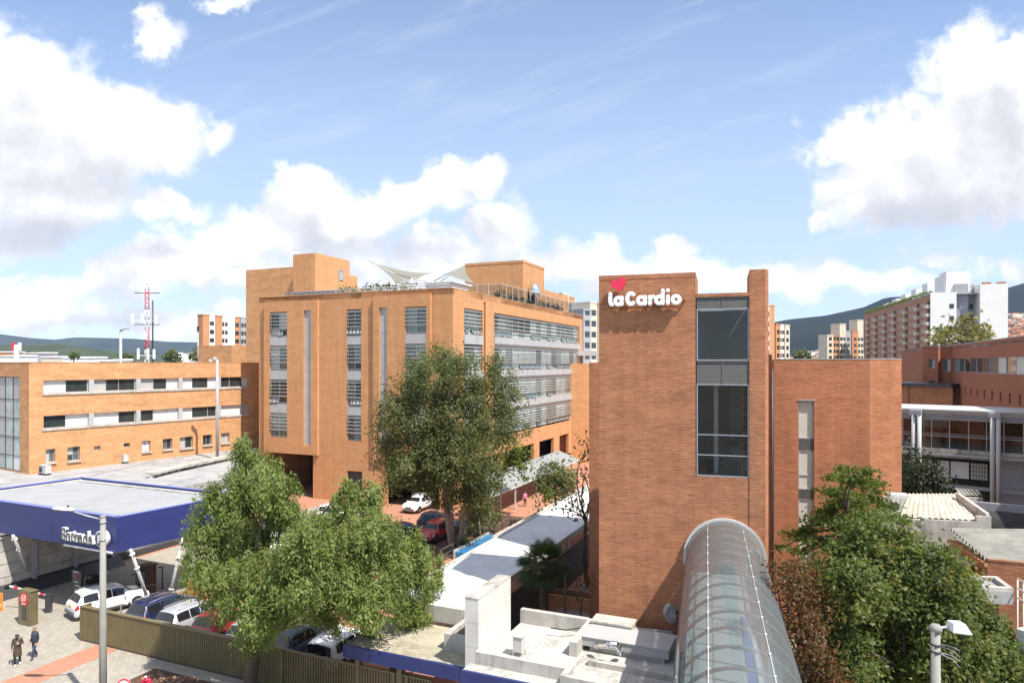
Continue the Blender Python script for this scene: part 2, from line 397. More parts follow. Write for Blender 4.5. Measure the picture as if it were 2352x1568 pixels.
M = {}
M['brick_main'] = brick('brick_main', (0.575, 0.287, 0.128), (0.49, 0.24, 0.105), (0.55, 0.30, 0.155), mottle=0.55, var=0.75, streak=0.45)
M['brick_left'] = brick('brick_left', (0.60, 0.31, 0.135), (0.45, 0.215, 0.09), (0.57, 0.34, 0.19), mottle=1.0, var=0.9, rh=0.08)
M['brick_tower'] = brick('brick_tower', (0.39, 0.148, 0.066), (0.275, 0.098, 0.043), (0.43, 0.24, 0.145), mottle=0.8, var=1.35, streak=0.5, ms=0.014)
M['brick_wing'] = brick('brick_wing', (0.44, 0.170, 0.080), (0.34, 0.125, 0.058), (0.43, 0.22, 0.13), mottle=0.7, var=1.3, streak=0.5)
M['brick_dark'] = brick('brick_dark', (0.36, 0.125, 0.065), (0.28, 0.095, 0.05), (0.34, 0.17, 0.11), mottle=0.25, var=0.2)
M['brick_far'] = plain('brick_far', (0.40, 0.20, 0.12), 0.9, var=0.15, scale=0.5)
M['orange_far'] = plain('orange_far', (0.50, 0.24, 0.12), 0.9, var=0.1, scale=0.5)
M['cream_far'] = plain('cream_far', (0.62, 0.55, 0.44), 0.9, var=0.06, scale=0.4)
M['white_far'] = plain('white_far', (0.78, 0.77, 0.74), 0.8, var=0.05, scale=0.4)
M['grey_far'] = plain('grey_far', (0.36, 0.36, 0.38), 0.8, var=0.08, scale=0.4)
M['concrete'] = plain('concrete', (0.42, 0.40, 0.36), 0.85, var=0.24, scale=1.3, bump=0.1, grime=0.45)
M['concrete_w'] = plain('concrete_w', (0.44, 0.42, 0.385), 0.85, var=0.16, scale=1.2, grime=0.42)
M['roof_pale'] = plain('roof_pale', (0.44, 0.42, 0.385), 0.85, var=0.16, scale=1.2, grime=0.42, seam=(2.2, 1.7))
M['stone_w'] = plain('stone_w', (0.62, 0.60, 0.56), 0.6, var=0.08, scale=1.5, grime=0.12)
M['roof_grey'] = plain('roof_grey', (0.34, 0.335, 0.33), 0.85, var=0.2, scale=0.6, bump=0.08, grime=0.4)
M['roof_slab'] = plain('roof_slab', (0.42, 0.38, 0.29), 0.9, var=0.2, scale=0.8, grime=0.4)
M['roof_white'] = plain('roof_white', (0.60, 0.595, 0.59), 0.6, var=0.06, scale=0.8, grime=0.16)
M['metal_white'] = plain('metal_white', (0.50, 0.495, 0.475), 0.4, var=0.06)
M['metal_grey'] = plain('metal_grey', (0.36, 0.37, 0.40), 0.45, metal=0.2, var=0.10, scale=1.0)
M['metal_pale'] = plain('metal_pale', (0.40, 0.40, 0.395), 0.5, metal=0.0, var=0.10, scale=0.8)
M['metal_dark'] = plain('metal_dark', (0.07, 0.07, 0.075), 0.45, metal=0.4)
M['silver'] = plain('silver', (0.75, 0.76, 0.78), 0.25, metal=1.0, var=0.15)
M['blue'] = plain('blue', (0.024, 0.036, 0.145), 0.45, var=0.08, scale=0.7, spec=0.4, grime=0.12, seam=(2.4, 0))
M['blue_rim'] = plain('blue_rim', (0.16, 0.20, 0.48), 0.5, var=0.05)
M['olive'] = plain('olive', (0.165, 0.135, 0.068), 0.55, var=0.12, scale=1.2, grime=0.2)
M['cable'] = plain('cable', (0.03, 0.03, 0.03), 0.6)
M['glass_dark'] = glassy('glass_dark', (0.035, 0.045, 0.045))
M['glass_mid'] = glassy('glass_mid', (0.10, 0.13, 0.125), 0.05, 0.8)
M['glass_green'] = glassy('glass_green', (0.22, 0.28, 0.25), 0.08, 0.6)
M['glass_pale'] = glassy('glass_pale', (0.44, 0.50, 0.47), 0.12, 0.5)
M['blind'] = plain('blind', (0.70, 0.69, 0.66), 0.7, var=0.05)
M['blind_grey'] = plain('blind_grey', (0.42, 0.42, 0.40), 0.7, var=0.1)
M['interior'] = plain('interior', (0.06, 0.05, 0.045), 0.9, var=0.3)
M['black'] = plain('black', (0.015, 0.015, 0.016), 0.5)
M['rubber'] = plain('rubber', (0.02, 0.02, 0.022), 0.85)
M['bark'] = plain('bark', (0.10, 0.075, 0.055), 0.95, var=0.35, scale=4.0, bump=0.5)
M['bark_pale'] = plain('bark_pale', (0.24, 0.20, 0.16), 0.95, var=0.3, scale=3.0, bump=0.4)
M['white_paint'] = plain('white_paint', (0.70, 0.70, 0.69), 0.4, var=0.03)
M['red'] = plain('red', (0.60, 0.03, 0.05), 0.45, var=0.05)
M['heart'] = plain('heart', (0.72, 0.035, 0.09), 0.4, var=0.04)
M['orange'] = plain('orange', (0.75, 0.24, 0.03), 0.6)
M['clear'] = clear('clear', (0.72, 0.77, 0.76), 0.06)
M['clear_dark'] = clear('clear_dark', (0.62, 0.66, 0.65), 0.09)
M['acrylic'] = clear('acrylic', (0.58, 0.61, 0.62), 0.18, 0.26, (0.29, 0.32, 0.325))
# ------------------------------------------------------------------ ground
def paver(name, c1, c2, mo, bw, rh, ms, mottle=0.3):
    m, T, b = new_mat(name); uv = uvn(T)
    br = T.n.new('ShaderNodeTexBrick'); T.put(br.inputs['Vector'], uv); br.inputs['Scale'].default_value = 1.0
    br.inputs['Brick Width'].default_value = bw; br.inputs['Row Height'].default_value = rh; br.inputs['Mortar Size'].default_value = ms
    T.put(br.inputs['Color1'], c1); T.put(br.inputs['Color2'], c2); T.put(br.inputs['Mortar'], mo)
    k = T.m('ADD', 1 - mottle / 2, T.m('MULTIPLY', T.noise(uv, 0.35, 7, 0.68), mottle))
    T.put(b.inputs['Base Color'], T.vm('SCALE', br.outputs['Color'], scale=k)); b.inputs['Roughness'].default_value = 0.9; b.inputs['Specular IOR Level'].default_value = 0.2
    return m
M['city'] = plain('city', (0.16, 0.15, 0.13), 0.95, var=0.4, scale=0.02)
M['pave'] = paver('pave', (0.37, 0.335, 0.28), (0.31, 0.28, 0.235), (0.21, 0.19, 0.16), 0.42, 0.21, 0.012, 0.4)
M['terra'] = paver('terra', (0.46, 0.225, 0.145), (0.39, 0.18, 0.115), (0.32, 0.165, 0.11), 0.22, 0.11, 0.008, 0.35)
M['soil'] = plain('soil', (0.10, 0.055, 0.035), 0.95, var=0.5, scale=3.0)
def sheet(name, pts, mat, z):
    MB().face([(p[0], p[1], z) for p in pts], 0).build(name, mat, kind='structure')
sheet('ground', [(-9000, -3000), (9000, -3000), (9000, 12000), (-9000, 12000)], M['city'], 0.0)
gp = lambda a, b: G.p(a, b)
sheet('pavement', [gp(-130, -12), gp(40, -12), gp(40, 26.3), gp(-130, 26.3)], M['pave'], 0.004)
sheet('terracotta_path', [gp(-37.3, 18), gp(-35.5, 18), gp(-35.5, 26.25), gp(-37.3, 26.25)], M['terra'], 0.008)
sheet('car_park', [gp(-130, 26.3), gp(-15, 26.3), gp(-15, 110), gp(-130, 110)], M['terra'], 0.004)
sheet('driveway', [gp(-62, 26.28), gp(-38.6, 26.28), gp(-38.6, 29), gp(-40.5, 33), gp(-40.5, 44.5), gp(-44.2, 64.5), gp(-50.9, 64.5), gp(-50.9, 38), gp(-62, 38)], M['pave'], 0.008)
sheet('courtyard', [gp(-15, 26.3), gp(40, 26.3), gp(40, 110), gp(-15, 110)], M['pave'], 0.004)
sheet('planting_bed', [gp(-31.6, 22.0), gp(-19, 22.0), gp(-19, 25.5), gp(-31.6, 25.5)], M['soil'], 0.008)

# ------------------------------------------------------------------ hills
def hill_mat(name, c1, c2, sc_=0.004):
    m, T, b = new_mat(name); geo = T.n.new('ShaderNodeNewGeometry').outputs['Position']
    T.put(b.inputs['Base Color'], T.ramp(T.m('ADD', T.m('MULTIPLY', T.noise(geo, sc_, 7, 0.65), 0.8), T.m('MULTIPLY', T.noise(geo, sc_ * 14, 3, 0.6), 0.2)), [(0.35, c1), (0.68, c2)])); b.inputs['Roughness'].default_value = 1.0; b.inputs['Specular IOR Level'].default_value = 0.0; return m
M['forest'] = hill_mat('forest', (0.010, 0.017, 0.018), (0.024, 0.032, 0.026))
M['slope'] = hill_mat('slope', (0.030, 0.045, 0.016), (0.085, 0.095, 0.040), 0.010)
M['far_forest'] = hill_mat('far_forest', (0.020, 0.035, 0.030), (0.050, 0.065, 0.045))
def hill(name, prof, d, dd, mat, seed=0, rough=0.05):
    """ridge through (px, py) at depth d; it rises from the plain in front over dd metres and falls away behind"""
    rnd = np.random.RandomState(seed); xs = [p[0] for p in prof]; ys = [p[1] for p in prof]
    n = 160; b = MB(); rows = []
    X = np.linspace(xs[0], xs[-1], n); Y = np.interp(X, xs, ys)
    jit = sum(np.interp(np.arange(n), np.linspace(0, n, k), rnd.randn(k)) / (k ** 0.75) for k in (9, 20, 45, 90))
    R = 26
    lat = [np.interp(np.arange(n), np.linspace(0, n, 26), rnd.randn(26)) for _ in range(R)]
    for r in range(R):
        t = r / (R - 1) * 1.5            # 1 at the ridge
        row = []
        for i in range(n):
            dep = d - dd * (1 - t); top = H + (HZ - Y[i]) / F * d
            k = t ** 1.15 if t <= 1 else 1 - (t - 1) * 1.2
            z = top * k + (rough * top * (jit[i] * 0.16 if t > 0.97 else 0.35 * lat[r][i] * (1 - abs(2 * min(t, 1) - 1)) + jit[i] * 0.16 * t)) - 2
            row.append(((X[i] - CX) / F * d * (0.6 + 0.4 * min(1, t)) if False else (X[i] - CX) / F * d, dep, max(z, -3 if r == 0 else -2)))
        rows.append(row)
    for r in range(R - 1):
        for i in range(n - 1):
            b.v += []
    i0 = len(b.v)
    for row in rows: b.v.extend(Vector(p) for p in row)
    for r in range(R - 1):
        for i in range(n - 1):
            b.f.append([i0 + r * n + i, i0 + r * n + i + 1, i0 + (r + 1) * n + i + 1, i0 + (r + 1) * n + i]); b.m.append(0); b.sm.append(True)
    return b.build(name, mat, kind='structure')
hill('far_hills', [(-500, 745), (-150, 752), (0, 765), (60, 773), (130, 778), (180, 772), (300, 775), (380, 782), (470, 784), (650, 790), (900, 800)], 5200, 1500, M['far_forest'], 1, 0.04)
hill('near_hills', [(-500, 800), (-100, 792), (0, 789), (60, 790), (130, 786), (170, 792), (240, 803), (300, 812), (350, 822), (420, 834)], 2600, 500, M['slope'], 2, 0.05)
hill('mountain', [(1500, 800), (1700, 757), (1790, 734), (1815, 729), (1900, 720), (1990, 700), (2035, 679), (2055, 675), (2100, 679), (2140, 690), (2200, 690), (2260, 674), (2320, 655), (2370, 640), (2500, 610), (2800, 560), (3200, 600)], 2700, 1100, M['forest'], 3, 0.05)
hill('green_slope', [(1700, 834), (1900, 812), (1960, 800), (2060, 770), (2200, 752), (2330, 716), (2420, 700), (2800, 690)], 1800, 500, M['slope'], 4, 0.04)

# ------------------------------------------------------------------ window builder
PANES = [M['glass_dark'], M['glass_mid'], M['blind'], M['blind_grey'], M['glass_green'], M['glass_pale']]
def window(parent, W, u0, u1, z0, z1, depth, cols=(), rows=(), fw=0.07, fm=None, pick=(0,), louvre=0, lz=None, hop=0.0, name='window', seed=0, lm=None):
    """a framed window in an opening: bars are the window, panes its child, sun-shade slats another child"""
    rn = random.Random(seed); fm = fm or M['metal_white']; b = MB(); e = -depth
    b.wbox(W, u0, u0 + fw, z0, z1, e + .005, e + .07); b.wbox(W, u1 - fw, u1, z0, z1, e + .005, e + .07)
    b.wbox(W, u0 + fw, u1 - fw, z0, z0 + fw, e + .005, e + .07); b.wbox(W, u0 + fw, u1 - fw, z1 - fw, z1, e + .005, e + .07)
    cu = [u0 + fw] + [u0 + (u1 - u0) * c for c in cols] + [u1 - fw]; rz = [z0 + fw] + [z0 + (z1 - z0) * r for r in rows] + [z1 - fw]
    for c in cu[1:-1]: b.wbox(W, c - fw * .35, c + fw * .35, z0 + fw, z1 - fw, e + .01, e + .06)
    for r in rz[1:-1]: b.wbox(W, u0 + fw, u1 - fw, r - fw * .35, r + fw * .35, e + .012, e + .055)
    o = b.build(name, fm, parent)
    p = MB()
    for i in range(len(cu) - 1):
        base = rn.choice(pick)
        for j in range(len(rz) - 1):
            mm = base if rn.random() < .6 else rn.choice(pick)
            tl = rn.uniform(-.012, .012)
            p.face([W(cu[i], rz[j], e + .004 + tl * 0), W(cu[i + 1], rz[j], e + .004), W(cu[i + 1], rz[j + 1], e + .004 + tl), W(cu[i], rz[j + 1], e + .004 + tl)], mm)
    p.build('pane', PANES, o)
    if louvre:
        l = MB(); zz0 = lz[0] if lz else z0; zz1 = lz[1] if lz else z1
        for k in range(louvre):
            z = zz0 + (zz1 - zz0) * (k + .5) / louvre
            l.wbox(W, u0 + .02, u1 - .02, z - .028, z + .028, -.06, .06)
        l.build('slats', lm or M['metal_white'], o)
    if hop:                                     # open hopper lights along the sill, each its own sub-part
        n = max(1, len(cu) - 1) * (1 if len(cu) > 6 else 2)
        for k in range(n):
            if rn.random() < .55:
                h = MB(); a = u0 + (u1 - u0) * (k + .1) / n; c = u0 + (u1 - u0) * (k + .9) / n
                h.face([W(a, z0 + .1, e + .30), W(c, z0 + .1, e + .30), W(c, z0 + hop, e + .09), W(a, z0 + hop, e + .09)], 0)
                for q in (a, c): h.bar(W(q, z0 + .1, e + .31), W(q, z0 + hop, e + .09), .06, .05, 1)
                h.bar(W(a, z0 + .1, e + .31), W(c, z0 + .1, e + .31), .05, .05, 1)
                h.build('hopper_light', [M['glass_mid'], M['metal_white']], o)
    return o

# ------------------------------------------------------------------ main hospital block (orange, six storeys)
mb_a, mb_b = G.inv((-6.42, 74.0)); ZR = 24.2
aL = G.b_col(595, mb_b); bR = G.a_col(1338, mb_a)
mainb = thing('hospital_building', 'large orange brick hospital block with louvred window columns behind the tall dark tree', 'building', G.p(aL, mb_b))
WF = wmap(G.p(aL, mb_b), G.p(mb_a, mb_b)); WS = wmap(G.p(mb_a, mb_b), G.p(mb_a, bR))
cF = WF.col; rowz = [(19.45, 22.25), (15.35, 18.15), (11.25, 14.05), (7.15, 9.95)]
holes = []
bays = [(cF(611), cF(738.7) - .35, 5.2, 23.6), (cF(861), cF(998) - .35, 5.2, 23.75)]
P_ = 0.36
colsF = [(cF(624.5), cF(664), P_), (cF(797), cF(829.5), 0.0), (cF(934.7), cF(982.7), P_)]
wallm = MB()
# main plane, with the middle window column, the ground-floor recess on the left, a doorway and the car portal
mid = [(colsF[1][0], colsF[1][1], rowz[3][0] - .1, rowz[0][1] + .1)]
door_h = (cF(797), cF(832), 0.0, 3.6); portal = (cF(888), cF(1009), 0.0, 6.2); left_h = (cF(615), cF(719), 0.0, 5.2)
wallm.wall(WF, 0, WF.L, 0, ZR, mid + [door_h, portal, left_h], 0.35)
# side plane
sc0, sc1 = WS.col(1066), WS.col(1109); jb0, jb1 = WS.col(1111.5), WS.col(1115.5); bd0, bd1 = WS.col(1135), WS.col(1331)
colon = [(WS.col(1062), WS.col(1095), 0, 4.9), (WS.col(1105), WS.col(1150), 0, 4.9), (WS.col(1150) + 1.2, WS.col(1226), 0, 4.9), (WS.col(1239), WS.col(1272), 0, 4.9), (WS.col(1285), WS.col(1306), 0, 4.9)]
Z0B, Z1B = 6.9, 22.3
wallm.wall(WS, 0, WS.L, 0, ZR, [(sc0, sc1, Z0B, Z1B), (jb0, jb1, 5.0, ZR - .8), (bd0, bd1, Z0B, Z1B)] + colon, 0.45)
WBk = wmap(G.p(mb_a, bR), G.p(aL, bR)); WLf = wmap(G.p(aL, bR), G.p(aL, mb_b))
wallm.wall(WBk, 0, WBk.L, 0, ZR); wallm.wall(WLf, 0, WLf.L, 0, ZR)
wallm.build('wall', M['brick_main'], mainb)
bay = MB()
for bi, (u0, u1, z0, z1) in enumerate(bays):
    c = colsF[0] if bi == 0 else colsF[2]
    W2 = lambda u, z, o=0.0: WF(u, z, o + P_)
    hs = [(c[0], c[1], rowz[3][0] - .1, rowz[0][1] + .1)]
    sl = (cF(702), cF(718)) if bi == 0 else (cF(875), cF(892.5))
    hs.append((sl[0], sl[1], 6.3, 22.4))
    zb = z0 if bi == 0 else 5.2
    bay.wall(W2, u0, u1, zb, z1, hs, 0.28)
    bay.face([WF(u1, zb), WF(u1, z1), WF(u1, z1, P_), WF(u1, zb, P_)][::-1] if False else [WF(u1, zb, P_), WF(u1, zb), WF(u1, z1), WF(u1, z1, P_)])
    bay.face([WF(u0, zb), WF(u0, zb, P_), WF(u0, z1, P_), WF(u0, z1)])
    bay.face([WF(u0, z1, P_), WF(u1, z1, P_), WF(u1, z1), WF(u0, z1)]); bay.face([WF(u0, zb), WF(u1, zb), WF(u1, zb, P_), WF(u0, zb, P_)])
bay.build('projecting_bay', M['brick_main'], mainb)
for bi in (0, 1):
    sl = (cF(702), cF(718)) if bi == 0 else (cF(875), cF(892.5)); b = MB(); o_ = P_ - .22
    n = 11
    for k in range(n):
        a = 6.3 + (22.4 - 6.3) * k / n; c = 6.3 + (22.4 - 6.3) * (k + 1) / n
        b.wbox(WF, sl[0], sl[1], a + .01, c - .01, o_ - .05, o_)
    b.build('metal_strip', M['metal_pale'], mainb)
sd = 10
for ci, (u0, u1, off) in enumerate(colsF):
    Wc = (lambda off_: (lambda u, z, o=0.0: WF(u, z, o + off_)))(off)
    pk = [(0, 0, 1, 3), (0, 0, 1), (4, 4, 1, 0)][ci]
    for r, (z0, z1) in enumerate(rowz):
        sd += 1
        window(mainb, Wc, u0, u1, z0, z1, .27, (.5,), (.28,), .08, pick=pk if not (ci == 0 and r == 3) else (4, 4, 1), louvre=5, lz=(z0 + .7, z1), hop=.65 if sd % 2 else 0, seed=sd)
        if r < 3:
            b = MB(); zt, zb = z0 - .1, rowz[r + 1][1] + .1
            b.wbox(Wc, u0 + .02, (u0 + u1) / 2 - .01, zb, zt, -.25, -.03); b.wbox(Wc, (u0 + u1) / 2 + .01, u1 - .02, zb, zt, -.25, -.03)
            b.build('spandrel_panel', M['metal_pale'], mainb)
rows_s = rowz
nb = 16
for r, (z0, z1) in enumerate(rows_s):
    sd += 1
    window(mainb, WS, sc0, sc1, z0, z1, .40, (.33, .66), (.28,), .08, pick=(5, 4, 1), louvre=5, lz=(z0 + .75, z1), hop=.7, seed=sd)
    window(mainb, WS, bd0, bd1, z0, z1, .40, [k / nb for k in range(1, nb)], (.26,), .09, pick=(5, 5, 4, 5, 1) if r else (4, 5, 1, 5, 4), louvre=6 if r else 4, lz=(z0 + .75, z1), hop=.7, seed=sd + 50)
    if r < 3:
        b = MB(); zt, zb = z0 - .08, rows_s[r + 1][1] + .02
        for k in range(nb):
            a = bd0 + (bd1 - bd0) * k / nb; c = bd0 + (bd1 - bd0) * (k + 1) / nb
            b.wbox(WS, a + .015, c - .015, zb + .35, zt, -.38, .12); b.hexa([WS(a + .015, zb, -.1), WS(c - .015, zb, -.1), WS(c - .015, zb, -.38), WS(a + .015, zb, -.38), WS(a + .015, zb + .35, .12), WS(c - .015, zb + .35, .12), WS(c - .015, zb + .35, -.38), WS(a + .015, zb + .35, -.38)])
        b.build('spandrel_panel', M['metal_pale'], mainb)
        b = MB()
        for k in range(3):
            a = sc0 + (sc1 - sc0) * k / 3; c = sc0 + (sc1 - sc0) * (k + 1) / 3
            b.wbox(WS, a + .015, c - .015, zb + .1, zt, -.38, .06)
        b.build('spandrel_panel', M['metal_pale'], mainb)
rf = MB()
rf.fbox(G, aL + .4, mb_a - .4, mb_b + .4, bR - .4, ZR - .9, ZR - .6)
rf.build('roof', M['roof_grey'], mainb)
par = MB()
for (a0, a1, b0, b1) in ((aL, mb_a, mb_b, mb_b + .38), (mb_a - .38, mb_a, mb_b + .38, bR), (aL, aL + .38, mb_b + .38, bR), (aL + .38, mb_a - .38, bR - .38, bR)):
    par.fbox(G, a0 - .003 if False else a0, a1, b0, b1, ZR - .6, ZR + .02)
par.build('parapet', M['brick_main'], mainb)
# inside of the ground floor: dark soffit, back walls, door and garage depth
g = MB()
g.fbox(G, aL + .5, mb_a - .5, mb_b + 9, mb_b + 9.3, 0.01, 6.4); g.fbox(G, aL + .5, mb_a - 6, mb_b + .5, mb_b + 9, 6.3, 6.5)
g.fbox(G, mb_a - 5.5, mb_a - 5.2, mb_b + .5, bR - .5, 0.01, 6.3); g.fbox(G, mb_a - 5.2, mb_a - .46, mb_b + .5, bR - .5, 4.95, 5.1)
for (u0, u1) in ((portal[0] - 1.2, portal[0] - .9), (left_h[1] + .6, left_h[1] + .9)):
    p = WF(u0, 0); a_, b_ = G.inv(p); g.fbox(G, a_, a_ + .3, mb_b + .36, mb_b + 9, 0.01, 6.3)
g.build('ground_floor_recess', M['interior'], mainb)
d_ = MB(); d_.wbox(WF, door_h[0], door_h[1], 0.02, 3.6, -.40, -.34); d_.build('door', M['metal_dark'], mainb)
cap = MB(); cap.fbox(G, aL - .02, mb_a + .03, mb_b - .03, mb_b + .40, ZR + .02, ZR + .10); cap.fbox(G, mb_a - .40, mb_a + .03, mb_b + .40, bR, ZR + .02, ZR + .10); cap.build('coping', M['brick_main'], mainb)
# roof structures of the block
def brick_box(parent, name, a0, a1, b0, b1, z0, z1, mat, winr=None):
    b = MB(); b.fbox(G, a0, a1, b0, b1, z0, z1 - .35, 0, skip=(0,)); b.fbox(G, a0 - .05, a1 + .05, b0 - .05, b1 + .05, z1 - .35, z1); return b.build(name, mat, parent)
a2r = mb_a - 2.1; bp2 = G.a_col(1201, a2r); a2l = G.b_col(1068, bp2)
zt = H + (HZ - 597) / F * G.dep(1201, bp2)
brick_box(mainb, 'lift_house', a2l, a2r, bp2, G.a_col(1250, a2r), ZR - .6, zt, M['brick_main'])
# lower terrace wall behind on the right
bq = bp2 + 9; aq0, aq1 = G.b_col(1290, bq + 10), G.b_col(1352, bq + 10)
mech = MB(); ax0, ax1 = a2r + .3, mb_a - 6.0
mech.fbox(G, a2l + 2, a2r - .3, G.a_col(1250, a2r) + .1, bR - .5, ZR - .6, ZR + 3.4); mech.build('plant_room', M['brick_main'], mainb)
# blocks on the left roof end: tall shaft behind the left end
bl = mb_b + 8; al0, al1 = G.b_col(565, bl), G.b_col(697, bl)
zl = H + (HZ - 618) / F * G.dep(600, bl)
shaft = thing('brick_tower_block', 'tall plain brick stair block rising behind the left end of the hospital roof', 'building', G.p(al0, bl))
b = MB(); b.fbox(G, al0, aL - .05, bl, bl + 12, 0, zl); b.fbox(G, aL - .05, al1, bl, bl + 12, ZR - .55, zl); b.build('wall', M['brick_left'], shaft)
bu = bl - 2.0; au0, au1 = G.b_col(676, bu + .9), G.b_col(724, bu); zu = H + (HZ - 581) / F * G.dep(720, bu)
b = MB(); b.fbox(G, al1 - .02, au1, bu, G.a_col(803, au1), ZR - .6, zu - 1e-3); b.fbox(G, au0, al1 - .02, bu + 2.003, bu + 8, zl + .003, zu); b.build('lift_house', M['brick_main'], shaft)
Wu = wmap(G.p(au1, bu), G.p(au1, G.a_col(803, au1))); u0, u1 = Wu.col(778), Wu.col(788)
window(shaft, Wu, u0, u1, zu - 3.0, zu - 1.6, -.03, (.5,), (), .1, M['metal_grey'], (3,), seed=3)
b = MB(); bx1 = G.a_col(803, au1); b.fbox(G, au1 - 6, au1, bx1 + .003, bx1 + 8, ZR - .6, zu - 3.6); b.build('terrace_wall', M['brick_main'], shaft)
ob = MB(); ob.fbox(G, au1 + .01, au1 + .06, bx1 - 2, bx1 + 7, ZR - .5, zu - 6.0); ob.build('window', M['glass_mid'], shaft)

# terrace on the roof: railing, hedges, canopy, white shed, vent dome
rail = thing('roof_railing', 'glass balustrade with slim posts along the right edge of the hospital roof', 'railing', G.p(mb_a - 1, mb_b + 10, ZR - .6))
b = MB(); p = MB(); r0, r1 = mb_b + 14, bR - 3
n = 14
for k in range(n + 1):
    bb = r0 + (r1 - r0) * k / n; b.bar(G.p(mb_a - .8, bb, ZR - .58), G.p(mb_a - .8, bb, ZR + 2.1), .06, .06)
    if k < n: p.face([G.p(mb_a - .8, bb + .05, ZR - .4), G.p(mb_a - .8, bb + (r1 - r0) / n - .05, ZR - .4), G.p(mb_a - .8, bb + (r1 - r0) / n - .05, ZR + 2.0), G.p(mb_a - .8, bb + .05, ZR + 2.0)])
b.bar(G.p(mb_a - .8, r0, ZR + 2.1), G.p(mb_a - .8, r1, ZR + 2.1), .05, .05)
for k in range(5):
    aa = mb_a - .8 - k * 1.6; b.bar(G.p(aa, r0, ZR - .58), G.p(aa, r0, ZR + 2.1), .06, .06)
    if k < 4: p.face([G.p(aa - .05, r0, ZR - .4), G.p(aa - 1.55, r0, ZR - .4), G.p(aa - 1.55, r0, ZR + 2.0), G.p(aa - .05, r0, ZR + 2.0)])
b.bar(G.p(mb_a - .8, r0, ZR + 2.1), G.p(mb_a - 7.2, r0, ZR + 2.1), .05, .05)
b.build('post', M['metal_white'], rail); p.build('pane', M['clear'], rail)
rail2 = thing('roof_railing', 'low white pipe railing along the front edge of the hospital roof', 'railing', G.p(aL + 10, mb_b + 1, ZR))
b = MB()
for k in range(33):
    aa = aL + 3 + (mb_a - 1 - aL - 3) * k / 32; b.bar(G.p(aa, mb_b + .9, ZR - .6), G.p(aa, mb_b + .9, ZR + .6), .06, .06)
b.tube([G.p(aL + 3, mb_b + .9, ZR + .6), G.p(mb_a - 1, mb_b + .9, ZR + .6)], .06, 6); b.tube([G.p(aL + 3, mb_b + .9, ZR + .32), G.p(mb_a - 1, mb_b + .9, ZR + .32)], .04, 6)
b.build('rail', M['metal_pale'], rail2)
b = MB(); b.fbox(G, aL + 4.0, aL + 10.0, mb_b + 1.6, mb_b + 6.0, ZR - .6, ZR + .55); b.fbox(G, aL + 3.7, aL + 10.3, mb_b + 1.4, mb_b + 6.2, ZR + .55, ZR + .68)
tag(b.build('roof_housing', M['metal_pale']), 'flat pale metal housing on the left end of the hospital roof', 'roof housing')
b = MB(); b.fbox(G, mb_a - 4.2, mb_a - .9, mb_b + 1.4, mb_b + 5.4, ZR - .6, ZR + .85); b.fbox(G, mb_a - 4.5, mb_a - .6, mb_b + 1.2, mb_b + 5.7, ZR + .85, ZR + 1.0)
tag(b.build('roof_shed', M['white_paint']), 'small flat white shed on the roof corner beside the sail canopy', 'shed')
can = thing('tensile_canopy', 'cream tensile sail canopy with raised pointed wings on the hospital roof', 'canopy', at(990, 655, 84))
def hypar(c, n=12, sag=.10):
    b = MB(); i0 = 0; c = [Vector(q) for q in c]; mid = sum(c, Vector()) / 4
    for i in range(n + 1):
        for j in range(n + 1):
            s_, t_ = i / n, j / n
            p_ = c[0] * (1 - s_) * (1 - t_) + c[1] * s_ * (1 - t_) + c[2] * s_ * t_ + c[3] * (1 - s_) * t_
            e = 1 - 16 * s_ * (1 - s_) * t_ * (1 - t_)
            k = sag * 4 * max(s_ * (1 - s_), t_ * (1 - t_)) * e
            b.v.append(p_ + (mid - p_) * k)
    for i in range(n):
        for j in range(n):
            q = i * (n + 1) + j; b.f.append([q, q + 1, q + n + 2, q + n + 1]); b.m.append(0); b.sm.append(True)
    return b
M['membrane'] = leafmat('membrane', [(0.62, 0.60, 0.52), (0.62, 0.60, 0.52)], 0.22, 0.7, (1.0, 1.0, 1.0))
c0 = at(999, 626, 86)
t1, l1, k1 = at(845, 597, 79), at(907, 649, 90), at(958, 643, 90)
def sail(A, B, C, D, inA=.16, n=14):
    # fabric between A-D (upper edge) and B-C (lower edge); side edges drawn in like a tensioned membrane
    b = MB()
    for i in range(n + 1):
        t = i / n; up = A.lerp(D, t); lo = B.lerp(C, t); up = up + Vector((0, 0, -.5 * 4 * t * (1 - t)))
        for j in range(n + 1):
            q = j / n; p_ = up.lerp(lo, q); mid = (A + B + C + D) / 4
            p_ = p_ + (mid - p_) * (inA * 4 * q * (1 - q) * (1 - 2 * min(t, 1 - t))); b.v.append(p_)
    for i in range(n):
        for j in range(n):
            q = i * (n + 1) + j; b.f.append([q, q + 1, q + n + 2, q + n + 1]); b.m.append(0); b.sm.append(True)
    return b
sail(t1, l1, k1, c0).build('membrane', M['membrane'], can)
t2, l2, k2 = at(1068, 607, 80), at(1090, 651, 90), at(1040, 636, 89)
sail(c0, k2, l2, t2, .22).build('membrane', M['membrane'], can)
b = MB()
for (q, e) in ((t1, at(950, 655, 82)), (t2, at(1000, 655, 82)), (c0, at(980, 655, 82)), (l1, at(960, 652, 86)), (l2, at(1000, 652, 86)), (t2, at(985, 652, 84)), (at(900, 628, 84), at(1000, 652, 84))):
    b.tube([q, e], .07, 6)
for px in (945, 993):
    q = at(px, 640, 82); b.tube([q, (q.x, q.y, ZR - .6)], .16, 8)
b.tube([at(900, 655, 80), at(1085, 656, 83)], .09, 6)
b.build('mast', M['metal_white'], can)
b = MB(); vx = G.p(mb_a - 3.2, mb_b + 20)
